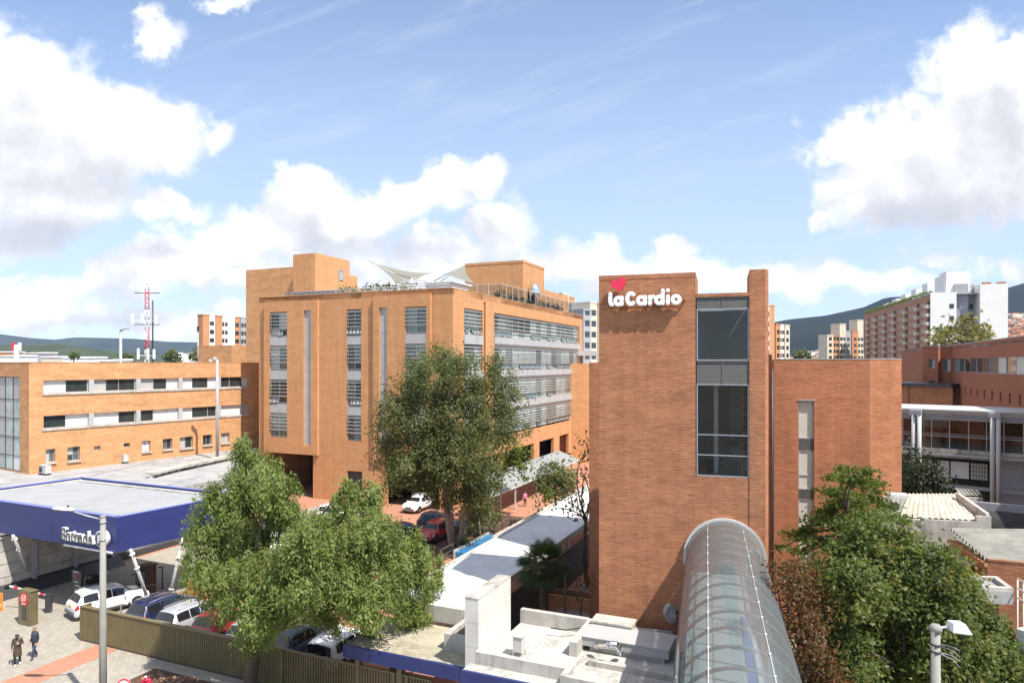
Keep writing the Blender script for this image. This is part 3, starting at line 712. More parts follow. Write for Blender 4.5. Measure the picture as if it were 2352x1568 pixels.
vd = G.p(mb_a - 1.3, G.a_col(1227, mb_a - 1.3)); b.lathe((vd.x, vd.y, ZR - .6), [(.35, 0), (.35, 2.0), (.75, 2.15), (.85, 2.7), (.8, 3.4), (.55, 3.9), (.2, 4.15), (0, 4.2)], 14)
tag(b.build('roof_ventilator', M['silver']), 'round silver turbine ventilator in front of the lift house on the hospital roof', 'ventilator')

# ------------------------------------------------------------------ long left hospital wing (three storeys)
P0 = Vector((-48.1, 68, 0)); P1 = Vector((-35.0, 89, 0)); tdir = (P1 - P0).normalized()
WL = wmap(P0, P0 + tdir * 36); cL = WL.col; nL = Vector((tdir.y, -tdir.x, 0))
lb = thing('hospital_wing', 'long low three-storey orange brick wing with two ribbon windows behind the grey podium roof', 'building', P0)
ZLt = 16.15; POD = 5.0
rib = [(13.05, 14.35), (9.45, 10.75)]
ru0, ru1 = cL(100), cL(570)
sm = [(105, 127, 6.0, 7.35), (155, 184, 5.9, 7.35), (216, 231, 6.75, 7.2), (284, 299, 6.75, 7.2), (326, 346, 6.0, 7.25), (374, 396, 6.0, 7.25), (413, 443, 5.9, 7.25), (466, 487, 6.0, 7.25), (508, 527, 6.0, 7.25)]
hl = [(ru0, ru1, a, b) for a, b in rib] + [(cL(a), cL(b), c, d) for a, b, c, d in sm]
b = MB(); b.wall(WL, 0, WL.L, POD - .02, ZLt, hl, .35)
WLr = wmap(P0 - nL * 26, P0)
glz = (WLr.L - 9.0, WLr.L - 1.9, POD + .1, 14.7)
b.wall(WLr, 0, WLr.L, POD - .02, ZLt, [glz], .15)
e1 = P0 + tdir * 36
W3 = wmap(e1, e1 - nL * 26); b.wall(W3, 0, W3.L, POD, ZLt); W4 = wmap(e1 - nL * 26, P0 - nL * 26); b.wall(W4, 0, W4.L, POD, ZLt)
b.build('wall', M['brick_left'], lb)
b = MB(); q = [P0 - nL * .2 + tdir * .2, e1 - nL * .2 - tdir * .2, e1 - nL * 25.8 - tdir * .2, P0 - nL * 25.8 + tdir * .2]
b.prism(q, ZLt - .5, ZLt - .3); b.build('roof', M['roof_grey'], lb)
b = MB()
for (A_, B_) in ((P0, e1), (P0 - nL * 26, P0)):
    Wp = wmap(A_, B_); b.wbox(Wp, 0.0, Wp.L, ZLt, ZLt + .06, -.30, .03)
b.build('coping', M['brick_left'], lb)
edges = [100, 210, 318, 415, 503, 570]; pil = [210, 318, 415, 503]
for ri, (z0, z1) in enumerate(rib):
    for k in range(5):
        u0, u1 = cL(edges[k]) + (.25 if k else 0), cL(edges[k + 1]) - (.25 if k < 4 else 0)
        window(lb, WL, u0, u1, z0, z1, .33, [(.5,), (.3, .6), (.35, .7), (.3, .75), (.35, .8)][k], (), .06, M['metal_white'], (0, 2, 0, 3, 2, 0), seed=ri * 9 + k + 5)
    for k, px in enumerate(pil):
        u = cL(px); b = MB(); b.wbox(WL, u - .25, u + .25, z0, z1, -.30, .03); b.build('pilaster', M['metal_pale'], lb)
    b = MB(); b.wbox(WL, ru0 - .15, ru1 + .1, z0 - .22, z0 - .003, -.30, .10); b.build('window_sill', M['concrete_w'], lb)
for k, (a, c, z0, z1) in enumerate(sm):
    big = z1 - z0 > .8
    window(lb, WL, cL(a), cL(c), z0, z1, .33, (.5,) if big else (), (.45,) if k in (1,) else (), .06, M['metal_grey'], (0, 3, 1) if k not in (4,) else (2,), seed=k + 90)
    if big:
        b = MB(); b.wbox(WL, cL(a) - .08, cL(c) + .08, z0 - .16, z0 - .003, -.30, .18); b.build('window_sill', M['concrete_w'], lb)
window(lb, WLr, *glz, .14, (.25, .5, .75), (.16, .36, .56, .76), .08, M['metal_dark'], (5, 5, 2, 3, 2), seed=77)
# upper brick block behind the wing next to the main block, with a small window
ub = thing('brick_block', 'low brick block with one small dark window above the left wing roof', 'building', at(510, 826, 112))
fb = Frame(28)
pA, pB, pC = at(455, 826, 112), at(532, 826, 108), at(570, 826, 116)
b = MB(); za = H + (HZ - 793) / F * 110
b.prism([(pA.x, pA.y), (pB.x, pB.y), (pC.x + 2, pC.y), (pC.x - 6, pC.y + 12), (pA.x - 1, pA.y + 14)], 6, za); b.build('wall', M['brick_left'], ub)
b = MB(); Wx = wmap(pB, pC); b.wbox(Wx, Wx.L * .45, Wx.L * .8, za - 1.9, za - .8, .0, .04); b.build('window', M['glass_dark'], ub)
# podium
pod = thing('podium_building', 'single-storey podium with a wide flat grey roof in front of the left wing', 'building', G.p(-60, 50))
PP = [(-125, 38), (-51.8, 38), (-52, 52), (-61.5, 61.5), (-65.5, 62.5), (-65.5, 64.6), (-125, 64.6)]
b = MB(); b.prism([G.p(*q) for q in PP], 0, POD - .6); b.fbox(G, -125, aL - .1, 64.61, 100, 0, POD - .6)
b.build('wall', M['concrete_w'], pod)
b = MB(); b.prism([G.p(a + (.3 if a > -100 else 0), c - (.3 if c < 40 else 0)) for a, c in PP], POD - .6, POD); b.fbox(G, -125.2, aL - .1, 64.61, 100, POD - .6, POD - .002)
b.build('roof', M['roof_grey'], pod)
b = MB()
b.fbox(G, -51.8, -51.3, 38, 46, .02, .5); b.build('plinth', M['metal_dark'], pod)
gwal = thing('garden_wall', 'grey panelled concrete wall with a sloping plinth in shade under the blue canopy', 'wall', G.p(-51, 32))
b = MB(); b.fbox(G, -51.4, -50.9, 24.0, 37.6, 0, 4.0); b.build('wall', M['concrete'], gwal)
b = MB(); b.fbox(G, -51.5, -50.8, 24.0, 37.65, 4.0, 4.12); b.build('coping', M['concrete_w'], gwal)
for k in range(5):
    b = MB(); b.fbox(G, -50.89, -50.65, 25 + k * 3.0, 25.25 + k * 3.0, .02, 3.4); b.build('pilaster', M['metal_grey'], gwal)
b = MB()
for z in (1.3, 2.2, 3.1): b.fbox(G, -50.905, -50.89, 24, 37.6, z, z + .03)
b.build('joint', M['metal_dark'], gwal)
b = MB(); b.hexa([G.p(-50.88, 24, .01), G.p(-49.9, 24, .01), G.p(-49.9, 37.6, .01), G.p(-50.88, 37.6, .01), G.p(-50.88, 24, .8), G.p(-50.6, 24, .7), G.p(-50.6, 37.6, .7), G.p(-50.88, 37.6, .8)]); b.build('plinth', M['metal_dark'], gwal)
# roof furniture: AC units and the long skylight ducts
def ac(px, py, rz, label):
    p = gz(px, py, POD); t = thing('air_conditioner', label, 'air conditioner', p, rz, 'air conditioners on the podium roof')
    b = MB(); b.box((p.x, p.y, POD + .55), (1.25, .55, .75)); b.box((p.x, p.y, POD + .95), (1.29, .59, .05)); b.build('casing', M['metal_white'], t)
    b = MB(); b.lathe((p.x - .22, p.y - .28, POD + .55), [(.30, 0), (.30, .03), (.05, .05), (0, .05)], 14, 0, (0, -1, 0)); b.build('fan_grille', M['metal_dark'], t)
    b = MB()
    for s in (-1, 1): b.box((p.x + s * .5, p.y, POD + .09), (.12, .6, .17))
    b.build('foot', M['metal_dark'], t)
ac(103, 1090, -.5, 'grey air conditioner at the nearest end of the left wing wall on the podium roof')
ac(282, 1063, -.5, 'white air conditioner below the second tiny slot window of the left wing')
ac(374, 1047, -.5, 'white air conditioner below the sixth ground window, farthest along the podium roof')
sk = thing('roof_duct', 'long low weathered rooflight duct lying on the grey podium roof', 'duct', gz(430, 1080, POD))
b = MB()
pth = [gz(345, 1098, POD), gz(395, 1085, POD), gz(545, 1052, POD)]
for q, e in ((pth[0], pth[1]), (pth[1], pth[2])):
    b.bar(q + Vector((0, 0, .45)), e + Vector((0, 0, .45)), 1.1, .22); 
    for t in (.08, .35, .65, .95): r_ = q.lerp(e, t); b.box((r_.x, r_.y, POD + .17), (.35, .5, .34))
b.build('casing', M['concrete'], sk)
b = MB(); b.bar(gz(390, 1072, POD + .35), gz(470, 1062, POD + .35), .7, .16); b.build('lid', M['metal_grey'], sk)
for (x0, y0, x1, y1), lab in (((0, 1112, 250, 1078), 'dark joint strip along the podium roof nearest the left frame edge'), ((330, 1128, 470, 1090), 'dark joint strip on the podium roof beside the big foreground tree'), ((210, 1092, 360, 1057), 'dark joint strip on the podium roof between two air conditioners')):
    b = MB(); b.bar(gz(x0, y0, POD + .03), gz(x1, y1, POD + .03), .25, .06); tag(b.build('roof_joint', M['metal_grey']), lab, 'roof joint')

# ------------------------------------------------------------------ blue entrance canopy
ZT = 6.6
M['roof_sheet'] = plain('roof_sheet', (0.44, 0.44, 0.435), 0.6, var=0.06, scale=0.8, grime=0.14)
cf = gz(268, 1188, ZT); cr = gz(550, 1134, ZT); cb = gz(188, 1096, ZT)
dl = (cb - cr); cl = cf + dl * 1.15; cb2 = cr + dl * 1.15
ex = dl.normalized(); ey = (cf - cr).normalized()
caf = thing('entrance_canopy', 'deep blue flat entrance canopy with a ribbed white roof and raking steel legs', 'canopy', cf.lerp(cb, .5) * 1 - Vector((0, 0, ZT)))
def cpt(i, j, z, off=0.0):   # i along the left-right edge from right (0) to left (1.0 = cb), j from back (0) to front (1)
    p = cr + dl * i + (cf - cr) * j; return Vector((p.x, p.y, z))
FZ0 = 4.45
b = MB(); T_ = .14
Wf = wmap(cl, cf); Wr = wmap(cf, cr)
b.wbox(Wf, 0, Wf.L, FZ0, ZT, -T_, 0); b.wbox(Wr, 0.0, Wr.L, FZ0, ZT, -T_, -.002)
Wb = wmap(cr, cb); b.wbox(Wb, 0.0, Wb.L * 1.0, ZT - .9, ZT, -T_, 0); Wb2 = wmap(cb, cb + (cf - cr)); b.wbox(Wb2, 0, Wb2.L, ZT - .9, ZT, -T_, 0)
b.build('fascia', M['blue'], caf)
b = MB(); b.wbox(Wf, 0, Wf.L, ZT, ZT + .05, -.30, .02); b.wbox(Wr, 0, Wr.L, ZT, ZT + .05, -.16, .018); b.wbox(Wb, 0, Wb.L, ZT, ZT + .05, -.16, .02); b.wbox(Wb2, 0, Wb2.L, ZT, ZT + .05, -.16, .02); b.build('fascia_rim', M['blue_rim'], caf)
b = MB(); n = 90; zr = ZT - .30      # ribbed roof sheet
def rz_(j): return zr + .22 * j
prof = []
for k in range(n):
    for (q, h) in ((0, 0), (.35, 0), (.5, .05), (.85, .05)): prof.append(((k + q) / n, h))
prof.append((1, 0)); i0 = 0
J = [0.03, .97]
for i, h in prof:
    jj = .03 + i * .94
    b.v.append(cpt(.02, jj, rz_(jj) + h)); b.v.append(cpt(.985, jj, rz_(jj) + h))
for k in range(len(prof) - 1): b.f.append([2 * k, 2 * k + 2, 2 * k + 3, 2 * k + 1]); b.m.append(0); b.sm.append(False)
b.build('roof_sheet', M['roof_sheet'], caf)
b = MB(); b.face([cpt(.02, .03, FZ0 + .3), cpt(1.1, .03, FZ0 + .3), cpt(1.1, .98, FZ0 + .3), cpt(.02, .98, FZ0 + .3)][::-1]); b.build('soffit', M['metal_grey'], caf)
b = MB(); b.wbox(Wb, .2, Wb.L - .1, ZT - .75, ZT - .15, .0 - .6, -.16); b.wbox(Wb2, .2, Wb2.L - .3, ZT - .6, ZT - .1, -.5, -.16); b.build('gutter', M['concrete_w'], caf)
legs = [((300, 1279), (350, 1400)), ((420, 1250), (383, 1392)), ((30, 1245), (75, 1330)), ((150, 1258), (120, 1320)), ((232, 1262), (240, 1310))]
for (tx, ty), (bx_, by_) in legs:
    top = at(tx, ty, 1); 
    foot = gz(bx_, by_ + 6, 0.02)
    dt = (H - FZ0) * F / (ty - HZ); tp = at(tx, ty, dt); tp = tp + Vector((tp.x, tp.y, 0)).normalized() * .7
    if (tp - foot).length > 9: tp = foot + Vector((-1.2, .6, 4.6))
    tp.z = FZ0 + .3
    b = MB(); b.tube([foot, tp], [.11, .09], 10); m1 = foot.lerp(tp, .28); m2 = foot.lerp(tp, .72)
    for q in (m1, m2, foot.lerp(tp, .93)):
        t_ = (tp - foot).normalized(); b.tube([q - t_ * .03, q + t_ * .03], .17, 10)
    b.lathe(foot, [(.32, 0), (.32, .06), (.2, .1), (0, .1)], 12)
    b.build('leg', M['metal_white'], caf)
b = MB()
for s_ in (0, 1):
    f_ = gz(legs[s_][1][0], legs[s_][1][1], .1)
    b.tube([gz(325, 1345, 1.6), gz(395, 1338, 1.4)], .02, 5)
b.build('tie_rod', M['metal_dark'], caf)
# canopy lettering
def text_mesh(name, txt, size, depth, xform, mats, parent=None, bold=0.0, spacing=1.0, side=True):
    cu = bpy.data.curves.new('tmp', 'FONT'); cu.body = txt; cu.size = size; cu.extrude = depth / 2; cu.offset = bold; cu.space_character = spacing; cu.resolution_u = 6
    to = bpy.data.objects.new('tmp', cu); COL.objects.link(to); dg = bpy.context.evaluated_depsgraph_get(); dg.update()
    me = bpy.data.meshes.new_from_object(to.evaluated_get(dg)); bpy.data.objects.remove(to); bpy.data.curves.remove(cu)
    b = MB(); b.v = [v.co.copy() for v in me.vertices]
    for p in me.polygons:
        b.f.append(list(p.vertices)); b.m.append(0 if p.normal.z > .9 else 1); b.sm.append(False)
    xs = [v.x for v in b.v]; wdt = max(xs) - min(xs); x0 = min(xs)
    b.v = [xform((v.x - x0) / wdt, v.y / size, v.z + depth / 2) for v in b.v]
    bpy.data.meshes.remove(me); return b.build(name, mats, parent)
ent = thing('sign_lettering', 'projecting letters reading Entrada with an underline on the blue canopy front', 'sign', Wf(Wf.L - 4, 5.2))
M['letter_dark'] = plain('letter_dark', (0.10, 0.10, 0.10), 0.5)
uE0, uE1 = Wf.col(150), Wf.col(222)
zE = Wf.z(185, 1240)
text_mesh('letter', 'Entrada', 1.0, .22, lambda x, y, z: Wf(uE0 + x * (uE1 - uE0), zE - .06 + y * 1.12, .04 + z), [M['letter_dark'], M['white_paint']], ent, .012, 1.0)
b = MB(); b.wbox(Wf, uE0 + .0, Wf.col(260), zE - .48, zE - .38, .02, .12); b.build('underline', M['white_paint'], ent)
b = MB(); uD = Wf.col(243.5); b.lathe(Wf(uD, zE + .42, .04), [(.50, 0), (.50, .34), (.44, .34)], 28, 0, Wf.n); b.build('disc', M['white_paint'], ent)
b = MB(); b.lathe(Wf(uD, zE + .42, .383), [(.43, 0), (.43, .02), (.30, .02)], 24, 0, Wf.n); b.build('disc_face', M['letter_dark'], ent)
text_mesh('letter', 'P', 1.0, .05, lambda x, y, z: Wf(uD - .16 + x * .34, zE + .20 + y * .62, .40 + z), [M['white_paint'], M['white_paint']], ent, .02)
# ------------------------------------------------------------------ brick stair tower
TA = 17.0
tb = Vector((4.19, 32.9, 0)); T = Frame(TA, (tb.x, tb.y))
WT = wmap(T.p(0, 0), T.p(30, 0)); cT = WT.col
t1_, t2_, t3_ = cT(1597.5), cT(1721.5), cT(1758)
zt1, zt2, zt3 = WT.z(1480, 629.5), WT.z(1660, 673), WT.z(1738, 618.5)
tower = thing('stair_tower', 'slim red brick stair tower with tall glazed bay and white letters', 'building', T.p(0, 0))
DEP = 3.6
RB_ = 2.9
b = MB(); b.fbox(T, 0, t1_, 0, DEP, 0, zt1 - .22, 0, (0, 1)); b.fbox(T, -.002, t1_ + .002, -.012, DEP, zt1 - .22, zt1 - .002)
b.build('wall', M['brick_tower'], tower)
b = MB(); b.fbox(T, .25, t1_ - .25, .25, DEP - .25, zt1 - .3, zt1 - .1); b.build('roof', M['roof_grey'], tower)
# glazed bay between sign block and pier
g0, g1 = t1_ + .05, t2_ - .02
zg = [WT.z(1661, 1096), WT.z(1661, 881), WT.z(1661, 829), WT.z(1661, 708), WT.z(1661, 676)]
b = MB(); b.fbox(T, t1_, t2_, 0.02, .30, 0, zg[0]); b.build('bay_wall', M['brick_tower'], tower)
b = MB(); b.fbox(T, t1_, t2_, -.015, .6, zt2 - .16, zt2); b.build('bay_parapet', M['brick_tower'], tower)
b = MB(); b.fbox(T, -2.16, t2_ - .05, 9.0, 17, 0, 16.1, 0); b.build('rear_block', M['brick_tower'], tower)
b = MB(); b.fbox(T, t1_, t2_, .10, DEP + 2, zt2 - .35, zt2 - .165); b.build('bay_roof', M['roof_grey'], tower)
def louvre_panel(z0, z1):
    b = MB(); n = max(4, int((z1 - z0) / .075))
    for k in range(n):
        z = z0 + (z1 - z0) * k / n; h = (z1 - z0) / n
        b.hexa([T.p(g0, .04, z), T.p(g1, .04, z), T.p(g1, .2, z), T.p(g0, .2, z), T.p(g0, .06, z + h * .9), T.p(g1, .06, z + h * .9), T.p(g1, .2, z + h * .9), T.p(g0, .2, z + h * .9)])
    b.fbox(T, g0, g1, .0, .2, z1 - .04, z1 + .0); b.fbox(T, (g0 + g1) / 2 - .03, (g0 + g1) / 2 + .03, .02, .1, z0, z1 - .05)
    b.build('louvre_panel', M['louvre'], tower)
M['louvre'] = plain('louvre', (0.15, 0.145, 0.13), 0.5, metal=0.3, var=0.08)
louvre_panel(zg[3] + .02, zt2 - .17); louvre_panel(zg[1], zg[2])
for (z0, z1, rows) in ((zg[2] + .02, zg[3], ()), (zg[0] + .02, zg[1] - .02, (.23, .45))):
    b = MB(); f = .05
    b.fbox(T, g0, g0 + f, .03, .12, z0, z1); b.fbox(T, g1 - f, g1, .03, .12, z0, z1); b.fbox(T, g0 + f, g1 - f, .03, .12, z0, z0 + f); b.fbox(T, g0 + f, g1 - f, .03, .12, z1 - f, z1)
    for r in rows: b.fbox(T, g0 + f, g1 - f, .04, .11, z0 + (z1 - z0) * r - .02, z0 + (z1 - z0) * r + .02)
    o = b.build('window', M['metal_grey'], tower)
    p = MB(); p.face([T.p(g0 + f, .08, z0 + f), T.p(g1 - f, .08, z0 + f), T.p(g1 - f, .08, z1 - f), T.p(g0 + f, .08, z1 - f)]); p.build('pane', M['clear_dark'], o)
# interior of the stair: back wall, side wall, landings, stair flight, column, railing
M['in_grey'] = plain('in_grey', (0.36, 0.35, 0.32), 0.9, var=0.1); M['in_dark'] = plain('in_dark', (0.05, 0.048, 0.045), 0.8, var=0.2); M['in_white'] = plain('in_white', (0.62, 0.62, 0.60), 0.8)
b = MB(); b.fbox(T, g0 - .02, g1 + .02, 5.3, 5.5, zg[0], zt2 - .4); b.fbox(T, t1_ - .05, g0 - .02, DEP, 5.5, zg[0], zt2 - .4); b.fbox(T, g1 + .02, g1 + .12, .3, 5.5, zg[0], zt2 - .4)
b.build('inner_wall', M['in_grey'], tower)
for z in (zg[0] - .2, zg[1] + .25, zg[2] - .3): b = MB(); b.fbox(T, g0, g1, .22 if z < zg[1] else 1.2, 5.3, z, z + .25); b.build('landing', M['in_dark'], tower)
b = MB(); zz = zg[0] + .05
for k in range(14): b.fbox(T, g0 + .9 + k * .12, g0 + 1.02 + k * .12, 1.5, 2.9, zz + k * .17, zz + k * .17 + .34)
b.build('stair_flight', M['in_dark'], tower)
b = MB(); b.fbox(T, g0 + .75, g0 + .95, 1.0, 1.25, zg[0], zg[1]); b.fbox(T, g0 + 1.55, g1 - .1, 4.9, 5.2, zg[0], zg[1] - .2, 0); b.build('column', M['in_white'], tower)
b = MB(); b.fbox(T, g0 + .55, g0 + 1.5, 4.4, 4.6, zg[2], zg[3]); b.build('inner_door', M['black'], tower)
b = MB(); b.fbox(T, g0 + .02, g0 + .22, 1.1, 1.3, zg[2] + .02, zg[2] + 1.9); b.build('banner', M['blue'], tower)
b = MB()
for k in range(9): b.fbox(T, g1 - .28, g1 - .04, .5, .53, zg[0] + .3 + k * .42, zg[0] + .34 + k * .42)
b.fbox(T, g1 - .3, g1 - .27, .5, .54, zg[0] + .05, zg[1]); b.build('ladder', M['orange'], tower)
# pier on the right, with its splayed sunlit return
pr = [T.p(t2_, 0), T.p(t3_, 0), T.p(t3_ + .42, 1.15), T.p(t3_ + .42, 6.2), T.p(t2_, 6.2)]
ztp = zt3
b = MB(); b.prism([T.p(t2_, -.02), T.p(t3_, -.02), T.p(t3_ + .16, .45), T.p(t3_ + .16, 3.0), T.p(t2_, 3.0)], 0, ztp); b.build('pier', M['brick_tower'], tower)
# lettering and heart
sg = thing('wall_sign', 'white rounded letters reading laCardio under a red heart on the brick tower', 'sign', WT(2.2, zt1 - 2))
M['sign_white'] = plain('sign_white', (0.80, 0.80, 0.80), 0.35, var=0.02)
SO = .20
ua, ub_ = cT(1400), cT(1566.5)
zl0, zl1 = WT.z(1400, 705), WT.z(1566, 701)
cap = (WT.z(1453, 674) - WT.z(1453, 703)) / .70
def roundtext(txt, x0, x1, zb0, zb1, zx0, zx1, heavy):
    text_mesh('letter', txt, 1.0, .20, lambda x, y, z: WT(x0 + x * (x1 - x0), (zb0 + (zb1 - zb0) * x) + y * cap, SO + z), [M['sign_white'], M['sign_white']], sg, heavy, 1.02)
# one mesh per letter
letters = [('l', 1400, 1411.5), ('a', 1411.5, 1434.5), ('C', 1437, 1463), ('a', 1463, 1488), ('r', 1490, 1505), ('d', 1504, 1528), ('i', 1531, 1539.5), ('o', 1541.5, 1566.5)]
def stroke(name, pts, r, closed=False):
    b = MB(); n = 10
    P = [Vector((p[0], p[1])) for p in pts]; L = len(P)
    for o_, z in ((1, .0), (1, .20)): pass
    # rounded flat stroke: offset outline extruded off the wall
    segs = L if closed else L - 1
    out_pts = []
    for k in range(segs):
        a, c = P[k], P[(k + 1) % L]; t = (c - a); ln = t.length
        if ln < 1e-6: continue
        t /= ln; nn = Vector((-t.y, t.x))
        q = [a - nn * r, c - nn * r, c + nn * r, a + nn * r]
        lo = [WT(p.x, p.y, SO) for p in q]; hi = [WT(p.x, p.y, SO + .20 + .001 * (k % 2)) for p in q]
        b.hexa(lo + hi)
    for k, a in enumerate(P):
        b.lathe(WT(a.x, a.y, SO), [(r, 0), (r, .2005), (r * .8, .21), (0, .2115)], 12, 0, WT.n, False)
    return b.build(name, M['sign_white'], sg)
R_ = .088
def arc(cx, cy, rx, ry, a0, a1, n=18): return [(cx + rx * math.cos(rad(a0 + (a1 - a0) * k / n)), cy + ry * math.sin(rad(a0 + (a1 - a0) * k / n))) for k in range(n + 1)]
pm = (WT.z(1480, 680) - WT.z(1480, 690)) / 10      # metres per picture px on this wall
hs = 24 * pm; asc = 33 * pm
for ch, x0, x1 in letters:
    u, u1 = cT(x0), cT(x1); wd = u1 - u; cx = (u + u1) / 2; zb = WT.z((x0 + x1) / 2, 705.5 - 4.2 * ((x0 + x1) / 2 - 1400) / 166) + R_; rx = wd / 2 - R_ ; ry = hs / 2 - R_
    if ch == 'l': stroke('letter', [(u + R_, zb + asc - 2 * R_), (u + R_, zb + .12), (u + R_ + .03, zb + .03), (u1 - R_ * .7, zb)], R_)
    elif ch == 'o': stroke('letter', arc(cx, zb + ry, rx, ry, 0, 360, 24)[:-1], R_, True)
    elif ch == 'a': stroke('letter', arc(cx - .01, zb + ry, rx * .98, ry, 40, 320, 20) + [(cx + rx, zb + ry * .35), (cx + rx, zb), (cx + rx, zb + 2 * ry), (cx + rx, zb + ry * 1.5)], R_)
    elif ch == 'd': stroke('letter', arc(cx - .01, zb + ry, rx * .98, ry, 40, 320, 20) + [(cx + rx, zb + ry * .35), (cx + rx, zb), (cx + rx, zb + asc - R_)], R_)
    elif ch == 'C':
        ryc = asc / 2 - R_; stroke('letter', arc(cx + .03, zb + ryc, rx * 1.0, ryc, 52, 308, 24), R_ * 1.05)
    elif ch == 'r': stroke('letter', [(u + R_, zb), (u + R_, zb + 2 * ry), (u + R_, zb + ry * 1.3), (u + R_ + wd * .25, zb + ry * 1.9), (u1 - R_ * .6, zb + 2 * ry)], R_)
    elif ch == 'i':
        stroke('letter', [(cx, zb), (cx, zb + 2 * ry)], R_)
        b = MB(); b.lathe(WT(cx, zb + asc - R_ * .9, SO), [(R_ * 1.05, 0), (R_ * 1.05, .2), (0, .21)], 12, 0, WT.n, False); b.build('letter_dot', M['sign_white'], sg)
b = MB(); b.wbox(WT, ua + .05, ub_ - .05, zl0 - .10, zl0 - .05, .06, .14); b.build('support_bar', M['brick_dark'], sg)
# heart: tilted outline with a tail, extruded
hx, hz = cT(1423.5), WT.z(1424, 654.5); pts = []
for k in range(40):
    t_ = 2 * math.pi * k / 40
    x = 16 * math.sin(t_) ** 3; y = 13 * math.cos(t_) - 5 * math.cos(2 * t_) - 2 * math.cos(3 * t_) - math.cos(4 * t_)
    an = rad(14); pts.append(((x * math.cos(an) - y * math.sin(an)) / 16 * .37, (x * math.sin(an) + y * math.cos(an)) / 16 * .37))
b = MB(); n = len(pts)
lo = [WT(hx + x, hz + z, SO) for x, z in pts]; hi = [WT(hx + x, hz + z, SO + .22) for x, z in pts]
b.face(hi[::-1]); 
for k in range(n): j = (k + 1) % n; b.face([lo[k], hi[k], hi[j], lo[j]])
b.build('heart', M['heart'], sg)
for k in range(3):
    b = MB(); b.bar(WT(hx - .2 + k * 1.6, zl0 + .2, .0), WT(hx - .2 + k * 1.6, zl0 + .2, SO), .06, .06); b.build('bracket', M['metal_dark'], sg)
# satellite dish on the tower face
dp = WT(cT(1540), WT.z(1540, 1402), .35)
dish = thing('satellite_dish', 'pale grey satellite dish on the tower wall beside the glass tube', 'satellite dish', dp)
dn = (Vector((.55, -.75, .35))).normalized()
b = MB(); b.lathe(dp, [(0, -.10), (.22, -.075), (.40, -.01), (.45, .03), (.44, .04), (.22, -.05), (0, -.075)], 20, 0, dn); b.build('reflector', M['metal_pale'], dish)
b = MB(); b.tube([dp - dn * .1, WT(cT(1545), WT.z(1545, 1410), 0)], .03, 6); b.tube([dp + Vector((0, 0, -.38)), dp + dn * .42], .015, 5); b.build('arm', M['metal_grey'], dish)
b = MB(); b.box(dp + dn * .44, (.09, .09, .12)); b.build('receiver', M['black'], dish)

# ------------------------------------------------------------------ brick wing right of the tower
wx = at(1778, 826, 41.6); wing = thing('brick_wing', 'plain red brick wing with one tall narrow window strip right of the tower', 'building', (wx.x, wx.y, 0))
wp0 = Vector((wx.x, wx.y, 0)); c1 = Vector((math.cos(rad(TA)), -math.sin(rad(TA)), 0))
Wtmp = wmap(wp0, wp0 + c1 * 20); wp1 = wp0 + c1 * Wtmp.col(1998)
wp2 = at(2071, 826, wp1.y + .35); wp2.z = 0
WW = wmap(wp0, wp1); WW2 = wmap(wp1, wp2); ZW = WW.z(1850, 825.5)
s0, s1 = WW.col(1834), WW.col(1870); zs1 = WW.z(1850, 920)
b = MB(); b.wall(WW, 0, WW.L, 0, ZW, [(s0, s1, 2.0, zs1)], .22); b.wall(WW2, 0, WW2.L, 0, ZW)
wp3 = wp2 + Vector((1.5, 9, 0)); wp4 = wp0 + Vector((2.5, 9, 0))
for q, e in ((wp2, wp3), (wp3, wp4), (wp4, wp0)): Wq = wmap(q, e); b.wall(Wq, 0, Wq.L, 0, ZW)
b.build('wall', M['brick_wing'], wing)
b = MB(); b.prism([wp0 + Vector((.3, .3, 0)), wp1 + Vector((0, .3, 0)), wp2 + Vector((-.2, .3, 0)), wp3, wp4], ZW - .4, ZW - .3); b.build('roof', M['roof_grey'], wing)
b = MB(); b.wbox(WW, 0, WW.L, ZW, ZW + .05, -.25, .02); b.wbox(WW2, .0, WW2.L, ZW, ZW + .05, -.25, .02); b.build('coping', M['metal_pale'], wing)
zz = [WW.z(1850, 921), WW.z(1850, 1007), WW.z(1850, 1034), WW.z(1850, 1092), WW.z(1850, 1124), WW.z(1850, 1146), WW.z(1850, 1190)]
M['blind_tan'] = plain('blind_tan', (0.55, 0.54, 0.47), 0.6, var=0.05)
PANES.append(M['blind_tan'])
window(wing, WW, s0, s1, zz[1], zz[0] - .02, .2, (), (), .05, M['metal_pale'], (6,), seed=1)
window(wing, WW, s0, s1, zz[4], zz[2], .2, (), (.36,), .05, M['metal_pale'], (6,), seed=2)
window(wing, WW, s0, s1, 2.05, zz[5], .2, (), (.4,), .05, M['metal_pale'], (6,), seed=3)
for z0, z1 in ((zz[2], zz[1]), (zz[5], zz[4])):
    b = MB(); n = 6
    for k in range(n): b.wbox(WW, s0 + .01, s1 - .01, z0 + (z1 - z0) * (k + .08) / n, z0 + (z1 - z0) * (k + .92) / n, -.2, -.12 + .01 * (k % 2))
    b.build('louvre_panel', M['louvre'], wing)
b = MB(); b.wbox(WW, s0 - .05, s1 + .05, zs1, zs1 + .07, -.1, .05); b.build('window_head', M['metal_pale'], wing)
